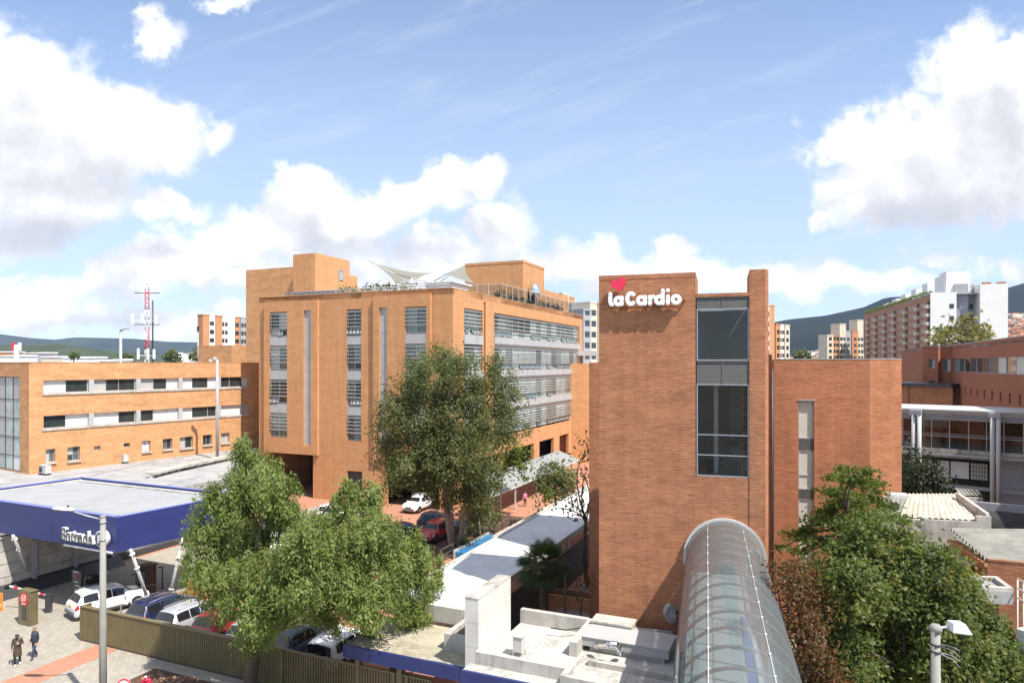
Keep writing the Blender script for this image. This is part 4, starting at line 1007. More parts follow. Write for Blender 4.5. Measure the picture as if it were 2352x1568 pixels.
# narrow lit pilasters in the gap between pier and wing
b = MB(); e0 = T.p(t3_ + .18, .8); 
q0, q1, q2 = at(1764, 826, 35.2), at(1769, 826, 37.2), at(1773.5, 826, 39.0)
b = MB(); b.prism([(q0.x, q0.y), (q0.x + .35, q0.y + 1.6), (q0.x - .4, q0.y + 1.7)], 0, ZW + 1.2); b.build('rib', M['brick_tower'], tower)
b = MB(); b.prism([(q1.x + .1, q1.y), (q1.x + .42, q1.y + 1.5), (q1.x - .3, q1.y + 1.6)], 0, ZW + .25); b.build('rib', M['brick_wing'], wing)
b = MB(); b.tube([(q1.x + .08, q1.y - .12, 0), (q1.x + .08, q1.y - .12, ZW - .6)], .05, 8); b.build('downpipe', M['metal_dark'], wing)

# ------------------------------------------------------------------ glazed tube bridge towards the viewer
RT = 1.70; tz = 7.14
tc0 = WT(cT(1664), 0, 0); tf = Frame(15.9, (tc0.x, tc0.y))
tube = thing('tube_bridge', 'glazed barrel-vaulted footbridge tube running from the brick tower towards the viewer', 'footbridge', (tc0.x, tc0.y, 0))
LT = 30.5
def tp(ang, bb, r=RT): return tf.p(r * math.cos(ang), -bb, tz + r * math.sin(ang))
A0, A1 = rad(-34), rad(214)
pitch = 1.3; nseg = int(LT / pitch); M['hoop'] = plain('hoop', (0.24, 0.235, 0.22), 0.5)
na = 30
b = MB(); i0 = 0
for k in range(nseg + 1):
    for j in range(na + 1): b.v.append(tp(A0 + (A1 - A0) * j / na, k * pitch))
for k in range(nseg):
    for j in range(na):
        q = k * (na + 1) + j; b.f.append([q, q + 1, q + na + 2, q + na + 1]); b.m.append(0); b.sm.append(True)
b.build('glazing', M['acrylic'], tube)
for k in range(1, nseg):
    b = MB(); b.tube([tp(A0 + (A1 - A0) * j / 24, k * pitch, RT - .055) for j in range(25)], .05, 6); b.build('hoop', M['hoop'], tube)
for an in (64, 116):
    b = MB(); b.tube([tp(rad(an), 0, RT + .012), tp(rad(an), LT, RT + .012)], .016, 6)
    for k in range(0, nseg): b.lathe(tp(rad(an), k * pitch, RT + .01), [(.045, 0), (.045, .03), (0, .035)], 6, 0, (0, 0, 1))
    b.build('glazing_bar', M['metal_white'], tube)
b = MB(); n = 26
for k in range(n):
    a0, a1 = A0 + (A1 - A0) * k / n, A0 + (A1 - A0) * (k + 1) / n
    b.hexa([tp(a1, .16, RT + .01), tp(a0, .16, RT + .01), tp(a0, -.0, RT + .01), tp(a1, -.0, RT + .01), tp(a1, .16, RT + .13), tp(a0, .16, RT + .13), tp(a0, 0, RT + .13), tp(a1, 0, RT + .13)])
b.build('end_ring', M['metal_white'], tube)
M['floor_teal'] = plain('floor_teal', (0.55, 0.66, 0.64), 0.35, var=0.08, scale=0.6)
b = MB(); b.fbox(tf, -1.45, 1.45, -LT, -.02, tz - .98, tz - .72); b.build('floor', M['floor_teal'], tube)
M['in_blue'] = plain('in_blue', (0.10, 0.17, 0.42), 0.4)
b = MB(); b.fbox(tf, .42, .68, -LT, -5.4, tz - .72, tz - .70); b.build('floor_stripe', M['in_blue'], tube)
b = MB(); b.fbox(tf, .70, 1.42, -LT, -6, tz - .72, tz - .695); b.build('floor_strip', M['white_paint'], tube)
for s_ in (-1, 1):
    b = MB(); b.tube([tf.p(s_ * 1.2, -.2, tz + .15), tf.p(s_ * 1.2, -LT, tz + .15)], .03, 6); b.tube([tf.p(s_ * 1.2, -.2, tz - .25), tf.p(s_ * 1.2, -LT, tz - .25)], .02, 6)
    for k in range(0, nseg): b.tube([tf.p(s_ * 1.2, -k * pitch - .1, tz - .72), tf.p(s_ * 1.2, -k * pitch - .1, tz + .15)], .02, 6)
    b.build('handrail', M['metal_grey'], tube)
for s_ in (-1, 1):                                  # trusses under the floor
    b = MB(); x = s_ * 1.35
    b.bar(tf.p(x, -.1, tz - 1.1), tf.p(x, -LT, tz - 1.1), .14, .2); b.bar(tf.p(x, -.1, tz - 2.3), tf.p(x, -LT, tz - 2.3), .14, .2)
    m_ = int(LT / 1.84)
    for k in range(m_):
        y0, y1 = k * 1.84 + .1, (k + 1) * 1.84 + .1
        b.bar(tf.p(x, -y0, tz - 1.1), tf.p(x, -y1, tz - 2.3), .08, .08); b.bar(tf.p(x + .01, -y1, tz - 1.1), tf.p(x + .01, -y0, tz - 2.3), .08, .08); b.bar(tf.p(x, -y0, tz - 1.1), tf.p(x, -y0, tz - 2.3), .08, .08)
    b.build('truss', M['metal_white'], tube)
b = MB(); b.fbox(T, cT(1661) - .5, cT(1661) + .5, -.03, .0, tz - .72, tz + 1.3); b.build('doorway', M['in_dark'], tube)

# ------------------------------------------------------------------ white walkway roof, slab roof, pylon, entrance roof
WR_a0, WR_a1, WR_b0, WR_b1, WR_z = -20.25, -15.65, 30.05, 76.0, 3.8
wr = thing('walkway_roof', 'long flat bright white walkway roof running back beside the tower', 'roof', G.p(-18, 50))
b = MB(); n = 13
for k in range(n):
    z = WR_z - (0.0 if k % 2 else .004); a = WR_b0 + (WR_b1 - WR_b0) * k / n; c = WR_b0 + (WR_b1 - WR_b0) * (k + 1) / n
    b.fbox(G, WR_a0 + .28, WR_a1 - .12, a + .006, c - .006, WR_z - .2, z)
b.build('roof_sheet', M['roof_white'], wr)
b = MB(); b.fbox(G, WR_a0, WR_a0 + .26, WR_b0, WR_b1, WR_z - .45, WR_z + .06); b.fbox(G, WR_a1 - .10, WR_a1, WR_b0, WR_b1, WR_z - .35, WR_z + .03); b.fbox(G, WR_a0 + .26, WR_a1 - .10, WR_b0 - .05, WR_b0, WR_z - .75, WR_z + .05)
b.build('edge_beam', M['concrete_w'], wr)
for k in range(9):
    for a in (WR_a0 + .6, WR_a1 - .5):
        b = MB(); bb = WR_b0 + 1 + k * 5.4; b.fbox(G, a - .12, a + .12, bb - .12, bb + .12, 0.01, WR_z - .2); b.build('column', M['metal_grey'], wr)
b = MB(); b.fbox(G, WR_a1 - .3, WR_a1 - .2, WR_b0 + 3, WR_b1, .01, 2.6); b.build('side_wall', M['in_dark'], wr)  # near-black colour stands in for the shade in the gap under the roof
sl = thing('slab_roof', 'flat stained beige slab roof edged with a blue fascia beside the white pylon', 'roof', G.p(-16.5, 27.5))
SZ = 3.0
b = MB(); b.fbox(G, -19.65, -13.36, 26.0, 29.7, SZ - .3, SZ); b.build('slab', M['roof_slab'], sl)
b = MB(); b.fbox(G, -19.70, -13.36, 25.86, 25.998, SZ - .55, SZ + .03); b.fbox(G, -19.78, -19.652, 25.86, 29.7, SZ - .5, SZ + .035); b.build('fascia', M['blue'], sl)
b = MB(); b.fbox(G, -15.25, -15.0, 27.3, 29.9, SZ, SZ + .75); b.fbox(G, -15.0, -13.36, 27.3, 27.5, SZ, SZ + .75); b.fbox(G, -15.28, -13.36, 26.02, 26.1, SZ, SZ + .05); b.build('upstand', M['concrete_w'], sl)
for a, bb in ((-19.3, 26.4), (-13.9, 26.4), (-19.3, 29.3), (-17.0, 26.4)):
    b = MB(); b.fbox(G, a - .12, a + .12, bb - .12, bb + .12, .01, SZ - .3); b.build('column', M['olive'], sl)
py = thing('pylon', 'tall white stone-clad pylon slab standing beside the entrance roof', 'pylon', G.p(-13, 27.5))
b = MB(); PZ = 6.1
for k in range(6):
    z0, z1 = k * 1.02, (k + 1) * 1.02 - (.02 if k < 5 else .0); b.fbox(G, -13.35, -12.72, 25.72, 29.1, z0, z1, 0)
b.fbox(G, -13.33, -12.735, 25.74, 29.08, 0, PZ - .05)
b.build('cladding', M['stone_w'], py)
b = MB()
for k in range(4): b.fbox(G, -13.36, -12.71, 25.70 + k * .855, 25.70 + (k + 1) * .855 - .012, PZ + .02, PZ + .06)
b.build('coping', M['concrete'], py)
er = thing('entrance_roof', 'weathered white concrete entrance roof with low parapets at the foot of the tower', 'roof', G.p(-9, 28))
EZ = 3.6
b = MB(); b.fbox(G, -12.7, 2.5, 25.2, 30.2, EZ - .4, EZ); b.fbox(G, -9.3, 2.5, 30.2, 31.3, EZ - .4, EZ - .003); b.build('roof', M['roof_pale'], er)
b = MB(); b.fbox(G, -12.7, -9.35, 30.2, 30.5, EZ - .4, 4.25); b.fbox(G, -12.7, -12.2, 30.5, 30.8, EZ - .4, 4.1); b.fbox(G, -9.35, -9.0, 27.6, 30.5, EZ, 4.22); b.build('back_parapet', M['concrete'], er)
b = MB(); b.fbox(G, -12.5, -8.6, 24.95, 25.2, EZ - .4, 4.28); b.fbox(G, -8.6, -8.35, 24.3, 25.2, EZ - .4, 4.30); b.fbox(G, -8.35, 2.5, 24.3, 24.55, EZ - .9, 4.28); b.build('front_parapet', M['concrete_w'], er)
b = MB(); b.fbox(G, -12.72, -8.6, 24.3, 24.95, EZ - .4, 3.78); b.build('ledge', M['concrete_w'], er)
b = MB(); b.fbox(G, -12.74, 2.5, 24.16, 24.297, 2.9, 3.795); b.build('fascia', M['blue'], er)
b = MB(); b.fbox(G, -12.4, 2.3, 25.3, 31.2, .01, EZ - .41); b.build('wall', M['brick_dark'], er)
b = MB(); b.fbox(G, -8.35, 2.4, 27.0, 27.3, EZ, EZ + .22); b.fbox(G, -8.0, 2.4, 29.6, 30.3, EZ, EZ + .55); b.build('kerb', M['concrete'], er)
sb = thing('roof_vent_box', 'small pale vent box on thin legs on the white entrance roof', 'vent box', G.p(-11.2, 26.3, EZ))
p_ = gz(1192, 1505, EZ); pa, pb = G.inv(p_)
b = MB(); b.fbox(G, pa - .2, pa + .2, pb - .2, pb + .2, EZ + .22, EZ + .85); b.build('casing', M['metal_white'], sb); sb.location = sb.location
b = MB(); b.fbox(G, pa - .24, pa + .24, pb - .24, pb + .24, EZ + .85, EZ + .89); b.build('lid', M['metal_white'], sb)
for sx_, sy_ in ((-1, -1), (1, -1), (1, 1), (-1, 1)):
    b = MB(); b.fbox(G, pa + sx_ * .2 - .02, pa + sx_ * .2 + .02, pb + sy_ * .2 - .02, pb + sy_ * .2 + .02, EZ, EZ + .22); b.build('leg', M['metal_grey'], sb)
# big flat duct with pipes
du = thing('roof_duct', 'flat grey sheet-metal duct box on the entrance roof beside the tube bridge', 'duct', G.p(-6, 28, EZ))
p_ = gz(1415, 1490, EZ); pa, pb = G.inv(p_)
b = MB(); b.fbox(G, pa - 1.3, pa + 2.4, pb - .75, pb + .75, EZ + .25, EZ + .62); b.fbox(G, pa - 1.34, pa + 2.44, pb - .79, pb + .79, EZ + .62, EZ + .66); b.build('casing', M['metal_pale'], du)
b = MB(); b.fbox(G, pa - 1.0, pa + 2.2, pb - .6, pb + .6, EZ, EZ + .25); b.build('plinth', M['concrete'], du)
tk = thing('water_tank', 'rough grey concrete roof tank against the foot of the tower', 'tank', G.p(-7, 30, EZ))
p_ = gz(1395, 1468, EZ); ta, tb_ = G.inv(p_)
b = MB(); b.fbox(G, ta - .7, ta + 1.1, tb_ - .1, tb_ + .8, EZ, EZ + .72); b.fbox(G, ta - .75, ta + 1.15, tb_ - .15, tb_ + .85, EZ + .72, EZ + .8); tag(tk, None, None); b.build('wall', M['concrete'], tk)
pi = thing('insulated_pipe', 'crumpled silver insulated pipe bends on the entrance roof by the tank', 'pipe', gz(1410, 1500, EZ))
def wob(pts, r):
    b = MB(); P = []
    for k in range(len(pts) - 1):
        for j in range(8): P.append(Vector(pts[k]).lerp(Vector(pts[k + 1]), j / 8))
    P.append(Vector(pts[-1])); b.tube(P, [r * (1 + .18 * math.sin(k * 2.3)) for k in range(len(P))], 10); return b
a0 = gz(1368, 1482, EZ + .5); a1 = gz(1400, 1480, EZ + .95); a2 = gz(1412, 1478, EZ + 1.0); a3 = gz(1424, 1490, EZ + .75); a4 = gz(1424, 1500, EZ + .3)
wob([a0, a1], .12).build('pipe', M['silver'], pi); wob([a1, a2, a3], .13).build('elbow', M['silver'], pi); wob([a3, a4], .12).build('elbow', M['silver'], pi)
for k, (x0, y0, x1, y1) in enumerate(((1375, 1434, 1545, 1452), (1380, 1438, 1545, 1458))):
    b = MB(); b.tube([gz(x0, y0, EZ + .3), gz((x0 + x1) / 2, (y0 + y1) / 2, EZ + .3), gz(x1, y1, EZ + .3)], .07, 8)
    tag(b.build('roof_pipe', M['metal_pale']), ['upper thin grey pipe along the foot of the tower wall', 'lower thin grey pipe along the foot of the tower wall'][k], 'pipe')
b = MB(); b.tube([gz(1369, 1424, 4.3), gz(1340, 1440, 4.0), gz(1300, 1446, 3.95), gz(1265, 1441, 4.0)], .03, 5); tag(b.build('cable', M['cable']), 'dark cable sagging along the back parapet of the entrance roof', 'cable')

# ------------------------------------------------------------------ sloping grey canopy along the main block, low walls, basin
M['canopy_grey'] = plain('canopy_grey', (0.26, 0.265, 0.26), 0.6, var=0.12, scale=0.6)
gw = thing('side_canopy', 'long sloping grey metal canopy along the right side of the hospital block', 'canopy', G.p(-31, 75))
gb0, gb1 = G.a_col(1118, -30), G.a_col(1322, -30)
b = MB(); nn = 1
b.hexa([G.p(-29.6, gb0, 2.6), G.p(-29.6, gb1, 2.6), G.p(-32.3, gb1, 3.6), G.p(-32.3, gb0, 3.6)][::-1] + [G.p(-29.6, gb0, 2.72), G.p(-29.6, gb1, 2.72), G.p(-32.3, gb1, 3.72), G.p(-32.3, gb0, 3.72)][::-1]); b.build('roof_sheet', M['canopy_grey'], gw)
b = MB(); b.fbox(G, -29.62, -29.45, gb0, gb1, 2.42, 2.62); b.build('gutter', M['metal_white'], gw)
b = MB(); b.fbox(G, -32.5, -32.3, gb0, gb1, 3.4, 3.78); b.build('ridge_beam', M['metal_grey'], gw)
k = gb0
while k < gb1:
    b = MB(); b.fbox(G, -29.75, -29.6, k, k + .15, .01, 2.45); b.build('post', M['metal_white'], gw); k += 6.5
lw = thing('low_wall', 'low beige wall beside the brick path left of the white walkway roof', 'wall', G.p(-25, 70))
b = MB(); b.fbox(G, -25.4, -24.9, 54, 88, 0, .9); b.fbox(G, -25.45, -24.85, 54, 88, .9, .97); b.build('wall', M['concrete_w'], lw)
bs = thing('water_basin', 'narrow bright blue water basin beside the white walkway roof', 'basin', G.p(-25.9, 53))
M['pool'] = plain('pool', (0.035, 0.19, 0.38), 0.2, var=0.06)
b = MB(); b.fbox(G, -26.6, -25.42, 49.5, 56, 0, .6); b.build('water', M['pool'], bs); b = MB(); b.fbox(G, -26.75, -26.6, 49.4, 56.1, 0, .75); b.build('rim', M['concrete'], bs)
hr = thing('handrail', 'dark pipe handrail above the blue basin', 'railing', G.p(-27, 55))
b = MB(); b.tube([G.p(-27.1, 48, 1.1), G.p(-27.1, 62, 1.1)], .04, 6); b.tube([G.p(-27.1, 48, .6), G.p(-27.1, 62, .6)], .03, 6)
for k in range(8): b.tube([G.p(-27.1, 48 + k * 2, .01), G.p(-27.1, 48 + k * 2, 1.1)], .035, 6)
b.build('rail', M['metal_dark'], hr)
sheet('flower_bed', [G.p(-33, 44), G.p(-27.2, 44), G.p(-27.2, 66), G.p(-33, 66)], M['soil'], 0.012)

# ------------------------------------------------------------------ shaded court between walkway and tower
pb_ = thing('brick_planter', 'orange brick planter box catching sun beneath the palm', 'planter', gz(1265, 1390, 0))
b = MB(); p_ = gz(1250, 1395, 0); pa, pb = G.inv(p_); b.fbox(G, pa - 1.2, pa + 3.4, pb + .4, pb + 1.8, 0, .8); b.build('wall', M['brick_main'], pb_)
b = MB(); b.fbox(G, pa - 1.0, pa + 3.2, pb + .6, pb + 1.6, .8, .84); b.build('soil', M['soil'], pb_)
for px, lab in ((1218, 'left of two slim posts in the shaded court in front of the palm'), (1298, 'right of two slim posts in the shaded court beside the palm trunk')):
    q = gz(px, 1425, 0); b = MB(); b.fbox(Frame(23.5, (q.x, q.y)), -.06, .06, -.06, .06, 0, 3.4); b.fbox(Frame(23.5, (q.x, q.y)), -.14, .14, -.14, .14, 0.0, .03); tag(b.build('post', M['olive']), lab, 'post')
# ------------------------------------------------------------------ right-hand brick building with ribbon windows (in shade)
aR = 18.0
rbz = 18.55
bN, bF = 35.0, G.a_col(2185, aR)
rb = thing('ribbon_window_building', 'dark red brick building with ribbon windows at the right edge behind the glass bridge', 'building', G.p(aR, bF))
WR1 = wmap(G.p(aR, bF), G.p(aR, bN))
c0_ = WR1.col
zr1, zr0 = WR1.z(2250, 821), WR1.z(2250, 856)
zq1, zq0 = WR1.z(2230, 890), WR1.z(2230, 909)
ribu = (c0_(2188), WR1.L - 1)
pxs = [2192, 2203, 2215, 2228, 2243, 2259, 2277, 2296, 2317, 2340]
lowh = [(c0_(px), c0_(px) + .75, zq0, zq1) for px in pxs]
b = MB(); b.wall(WR1, 0, WR1.L, 0, rbz, [(ribu[0], ribu[1], zr0, zr1)] + lowh, .3)
pB0, pB1 = at(2160, 800, 0), None
# chamfered corner and end faces
e0 = G.p(aR, bF); dB = (G.p(aR, bF) .y) * 1.02
q1_ = at(2160, 800, e0.y + .9); q2_ = at(2155, 800, e0.y + .2); q3_ = at(2120.5, 800, e0.y + 2.0)
q1_.z = q2_.z = q3_.z = 0
Wc1 = wmap(q1_, e0); Wc2 = wmap(q3_, q2_)
wn = (Wc2.col(2133), Wc2.col(2147.5), Wc2.z(2140, 846), Wc2.z(2140, 824)); wn2 = (Wc2.col(2133), Wc2.col(2147.5), Wc2.z(2140, 885), Wc2.z(2140, 873))
b.wall(Wc1, 0, Wc1.L, 0, rbz, [(Wc1.L * .25, Wc1.L * .95, zr0, zr1)], .3); b.wall(wmap(q2_, q1_), 0, (q2_ - q1_).length, 0, rbz); b.wall(Wc2, 0, Wc2.L, 0, rbz, [wn, wn2], .25)
e9 = q3_ + Vector((14, 30, 0)); Wz = wmap(e9, q3_); b.wall(Wz, 0, Wz.L, 0, rbz)
b.build('wall', M['brick_dark'], rb)
b = MB(); b.prism([q3_, q2_, q1_, e0, G.p(aR, bN), G.p(aR + 20, bN), G.p(aR + 20, bF + 25), e9], rbz - .5, rbz - .3); b.build('roof', M['roof_grey'], rb)
b = MB()
for Wq in (WR1, Wc1, Wc2): b.wbox(Wq, 0, Wq.L, rbz, rbz + .08, -.3, .04)
b.build('coping', M['metal_pale'], rb)
n = 11; u = ribu[0]; step = (ribu[1] - ribu[0]) / n
for k in range(n):
    window(rb, WR1, u + k * step + .06, u + (k + 1) * step - .06, zr0, zr1, .28, (.5,), (), .07, M['metal_grey'], (1, 3, 4, 0, 5, 6), seed=k + 400)
for k, h in enumerate(lowh): window(rb, WR1, *h, .28, (.5,), (), .05, M['metal_dark'], (0, 3, 1), seed=k + 430)
window(rb, Wc1, Wc1.L * .25, Wc1.L * .95, zr0, zr1, .28, (.5,), (), .07, M['metal_grey'], (6, 0), seed=440)
window(rb, Wc2, *wn, .23, (.5,), (.6,), .07, M['metal_grey'], (3, 0, 1), seed=441); window(rb, Wc2, *wn2, .23, (.5,), (), .07, M['metal_grey'], (3, 0), seed=442)
# low link wall behind the bridge, half in sun
lk = thing('link_block', 'low orange brick link block with dark flat roof behind the glass bridge', 'building', at(2120, 836, 92))
k0, k1 = at(2020, 900, 96), at(2188, 900, 88); k0.z = k1.z = 0; Wk = wmap(k0, k1); zk = 13.0
b = MB(); b.wall(Wk, 0, Wk.L, 0, zk); b.build('wall', M['brick_tower'], lk)
b = MB(); b.wbox(Wk, 0, Wk.L, zk, zk + .45, -7, .35); b.build('roof', M['metal_dark'], lk)
b = MB(); b.wbox(Wk, Wk.col(2085), Wk.col(2088), 8, zk - .02, .0, .12); b.build('downpipe', M['brick_dark'], lk)
# ------------------------------------------------------------------ glass bridge on paired columns
B0, B1 = at(2073, 936, 60), at(2440, 957, 53.0); B0.z = B1.z = 0
WB = wmap(B0 - (B1 - B0) * .35, B1)
gb = thing('glass_bridge', 'two-level glazed link bridge with white roof edge and paired steel columns at the right', 'footbridge', B0)
zb_ = lambda px, py: WB.z(px, py)
zR_, zG1, zG0, zS0 = zb_(2200, 941), zb_(2200, 966), zb_(2200, 1031), zb_(2200, 1046)
Lb = WB.L
b = MB(); b.wbox(WB, 0, Lb, zR_ - .12, zR_, -7, .35); b.wbox(WB, 0, Lb, zR_ - .36, zR_ - .125, -7, .12); b.build('roof', M['metal_white'], gb)
b = MB()
for k in range(4): b.wbox(WB, 0, Lb, zG1 + .02 + k * .13, zG1 + .10 + k * .13, -.2, .1 + .04 * (k % 2))
b.build('roof_louvre', M['metal_pale'], gb)
b = MB(); b.wbox(WB, 0, Lb, zS0 - .25, zG0 - .02, -7, 0); b.wbox(WB, 0, Lb, zG0 - .35, zG0 - .05, 0.003, .25); b.build('floor_slab', M['concrete'], gb)
b = MB(); b.wbox(WB, 0, Lb, zS0 + 0 - .05, zG0 - .4, 0.26, .35); b.build('fascia', M['metal_pale'], gb)
edges_ = [2073, 2096, 2139, 2180, 2224, 2265, 2305, 2350, 2400]
for k in range(len(edges_) - 1):
    u0, u1 = WB.col(edges_[k]), WB.col(edges_[k + 1]); o = MB()
    o.wbox(WB, u0, u0 + .06, zG0, zG1, -.05, .04); o.wbox(WB, u0 + .06, u1, zG0 + 1.0, zG0 + 1.06, -.04, .03); o.wbox(WB, u0 + .06, u1, zG0 + 1.2, zG0 + 1.24, -.04, .03)
    f = o.build('window', M['metal_pale'], gb); p = MB(); p.face([WB(u0, zG0, -.01), WB(u1, zG0, -.01), WB(u1, zG1, -.01), WB(u0, zG1, -.01)]); p.build('pane', M['clear'], f)
b = MB(); b.wbox(WB, 0, Lb, zG0, zG1, -6.9, -6.7); b.build('back_wall', M['brick_dark'], gb)
b = MB(); b.wbox(WB, WB.col(2073), WB.col(2150), zG0 + 1.2, zG0 + 2.2, -6.6, -6.5); b.build('notice_board', M['metal_pale'], gb)
# lower storey: dark recess with pale panels
zl1, zl0 = zb_(2200, 1056), zb_(2200, 1128)
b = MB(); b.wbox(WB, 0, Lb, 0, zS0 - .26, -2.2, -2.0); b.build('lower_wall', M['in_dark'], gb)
for (x0, x1, mm) in ((2150, 2176, 'white_paint'), (2180, 2222, 'white_paint'), (2226, 2266, 'blind_tan')):
    b = MB(); b.wbox(WB, WB.col(x0), WB.col(x1), zb_(2200, 1101), zb_(2200, 1063), -1.0, -.9); o = b.build('panel', M[mm], gb)
    if mm == 'blind_tan':
        b = MB()
        for k in range(7): u_ = WB.col(x0) + (WB.col(x1) - WB.col(x0)) * k / 6; b.wbox(WB, u_ - .02, u_ + .02, zb_(2200, 1101), zb_(2200, 1063), -.9, -.86)
        for k in range(5): z_ = zb_(2200, 1101) + (zb_(2200, 1063) - zb_(2200, 1101)) * k / 4; b.wbox(WB, WB.col(x0), WB.col(x1), z_ - .02, z_ + .02, -.895, -.865)
        b.build('grille', M['metal_dark'], o)
b = MB(); b.wbox(WB, 0, Lb, zb_(2200, 1122), zb_(2200, 1115), -.7, -.2); b.wbox(WB, WB.col(2285), Lb, 2, zb_(2200, 1055), -1.4, -1.3); b.build('ledge', M['metal_grey'], gb)
for px in (2102, 2115, 2281.5, 2295):
    u_ = WB.col(px); b = MB(); b.tube([WB(u_, 3, .75), WB(u_, zR_ - .15, .75)], .17, 10); 
    b.build('column', M['metal_white'], gb)
b = MB(); b.wbox(WB, WB.col(2092), WB.col(2120), zR_ - .5, zR_ - .13, .1, .95); b.wbox(WB, WB.col(2272), WB.col(2300), zR_ - .5, zR_ - .13, .1, .95); b.build('bracket', M['metal_grey'], gb)

# ------------------------------------------------------------------ corrugated roofs low on the right
M['fibre'] = plain('fibre', (0.50, 0.45, 0.36), 0.9, var=0.35, scale=1.4)
M['fibre_grey'] = plain('fibre_grey', (0.24, 0.235, 0.21), 0.9, var=0.3, scale=1.2)
M['fibre_shaded'] = plain('fibre_shaded', (0.06, 0.06, 0.06), 0.9, var=0.3, scale=1.2)
def corrug(P00, P10, P11, P01, pitch=.26, amp=.045):
    """sheet with waves: P00->P10 across the ribs, P00->P01 along the ribs"""
    P00, P10, P11, P01 = map(Vector, (P00, P10, P11, P01)); L = ((P10 - P00).length + (P11 - P01).length) / 2
    n = max(4, int(L / pitch) * 6); up = (P10 - P00).cross(P01 - P00).normalized(); up = up if up.z > 0 else -up; b = MB()
    for k in range(n + 1):
        t = k / n; h = up * (amp * math.sin(t * n / 6 * 2 * math.pi)); b.v.append(P00.lerp(P10, t) + h); b.v.append(P01.lerp(P11, t) + h)
    for k in range(n): b.f.append([2 * k, 2 * k + 2, 2 * k + 3, 2 * k + 1]); b.m.append(0); b.sm.append(True)
    return b
zc1, zc0 = 8.35, 7.35
A_, B_, C_, D_ = gz(2087, 1133, zc1), gz(2200, 1133, zc1), gz(2243, 1194, zc0), gz(2066, 1186, zc0)
crb = thing('fibre_roof_house', 'low white rendered building with a pale weathered corrugated roof beside the dark tree', 'building', (D_.x, D_.y, 0))
A0_ = gz(2030, 1133, zc1); D0_ = gz(2010, 1186, zc0)
corrug(A_, B_, C_, D_).build('roof', M['fibre'], crb)
corrug(A0_, A_ - Vector((.02, 0, 0)), D_ - Vector((.02, 0, 0)), D0_).build('roof', M['fibre_grey'], crb)
E_ = gz(2277, 1186, zc0 + .25)
b = MB(); Wl = wmap(D0_, Vector((E_.x, E_.y, 0))); b.wbox(Wl, 0, Wl.L, 0, zc0 - .06, -.2, .0); b.wbox(Wl, Wl.col(2243), Wl.L, zc0 - .055, zc0 + .25, -.2, 0)
b.build('wall', M['concrete_w'], crb)
b = MB(); R0, R1 = gz(2203, 1137, zc1 + .0), Vector((E_.x, E_.y, zc0 + .25))
Wg = wmap(Vector((R1.x, R1.y, 0)), Vector((R0.x, R0.y, 0)))
b.hexa([Wg(.12, zc0 - .6, -.22), Wg(Wg.L, zc0 - .6, -.22), Wg(Wg.L, zc0 - .6, 0), Wg(.12, zc0 - .6, 0)][::-1] + [Wg(.12, zc0 + .4, -.22), Wg(Wg.L, zc1 + .18, -.22), Wg(Wg.L, zc1 + .18, 0), Wg(.12, zc0 + .4, 0)][::-1])
b.build('gable_parapet', M['concrete'], crb)
b = MB(); b.bar(gz(2040, 1136, zc1 + .12), gz(2084, 1138, zc1 + .12), .7, .2); b.build('ridge_cap', M['white_paint'], crb)
b = MB(); q = gz(2112, 1212, 6.9); b.tube([q, q + Vector((.1, -.1, .55))], .09, 8); b.lathe(q + Vector((.1, -.1, .55)), [(.16, 0), (.12, .12), (0, .14)], 8); b.build('flue', M['metal_white'], crb)
# second corrugated building nearer, brick with recessed bays on its left side
zd1, zd0 = 7.25, 6.75
F0, F1 = gz(2180, 1212, zd1), gz(2277, 1213, zd1); F3, F2 = gz(2268, 1287, zd0), gz(2400, 1300, zd0)
kb = thing('brick_annex', 'red brick annex with grey corrugated roof and recessed side bays above the right trees', 'building', (F3.x, F3.y, 0))
ri = corrug(F3, F0, F1 + (F1 - F0) * .9, F2 + (F2 - F3) * .3, .40, .11); ri.build('roof', M['fibre_grey'], kb)
Wa = wmap(F3, F2 + (F2 - F3) * .4); b = MB(); b.wall(Wa, 0, Wa.L, 0, zd0 + .02); b.wbox(Wa, 0, Wa.L, zd0 + .02, zd0 + .10, -.22, .03); b.build('wall', M['brick_tower'], kb)
Ws = wmap(F0, F3); b = MB(); hs_ = []
for k in range(4): hs_.append((Ws.L * (k + .12) / 4, Ws.L * (k + .80) / 4, 2.5, zd0 - .55))
b.wall(Ws, 0, Ws.L, 0, zd0 - .3, hs_, .55); b.wbox(Ws, 0, Ws.L, zd0 - .3, zd0 - .12, -.4, .12); b.build('side_wall', M['brick_main'], kb)
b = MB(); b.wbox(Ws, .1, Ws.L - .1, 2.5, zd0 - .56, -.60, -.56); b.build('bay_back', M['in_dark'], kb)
for k, h in enumerate(hs_):
    if k < 3:
        b = MB(); b.wbox(Ws, h[0] - .05, h[1] + .05, zd0 - .62, zd0 - .54, -.3, .35); b.build('bay_hood', M['concrete'], kb)
b = MB(); b.wbox(Ws, Ws.L * .0, Ws.L, 2.2, 2.45, .3, 1.4); b.build('terrace_edge', M['brick_main'], kb)
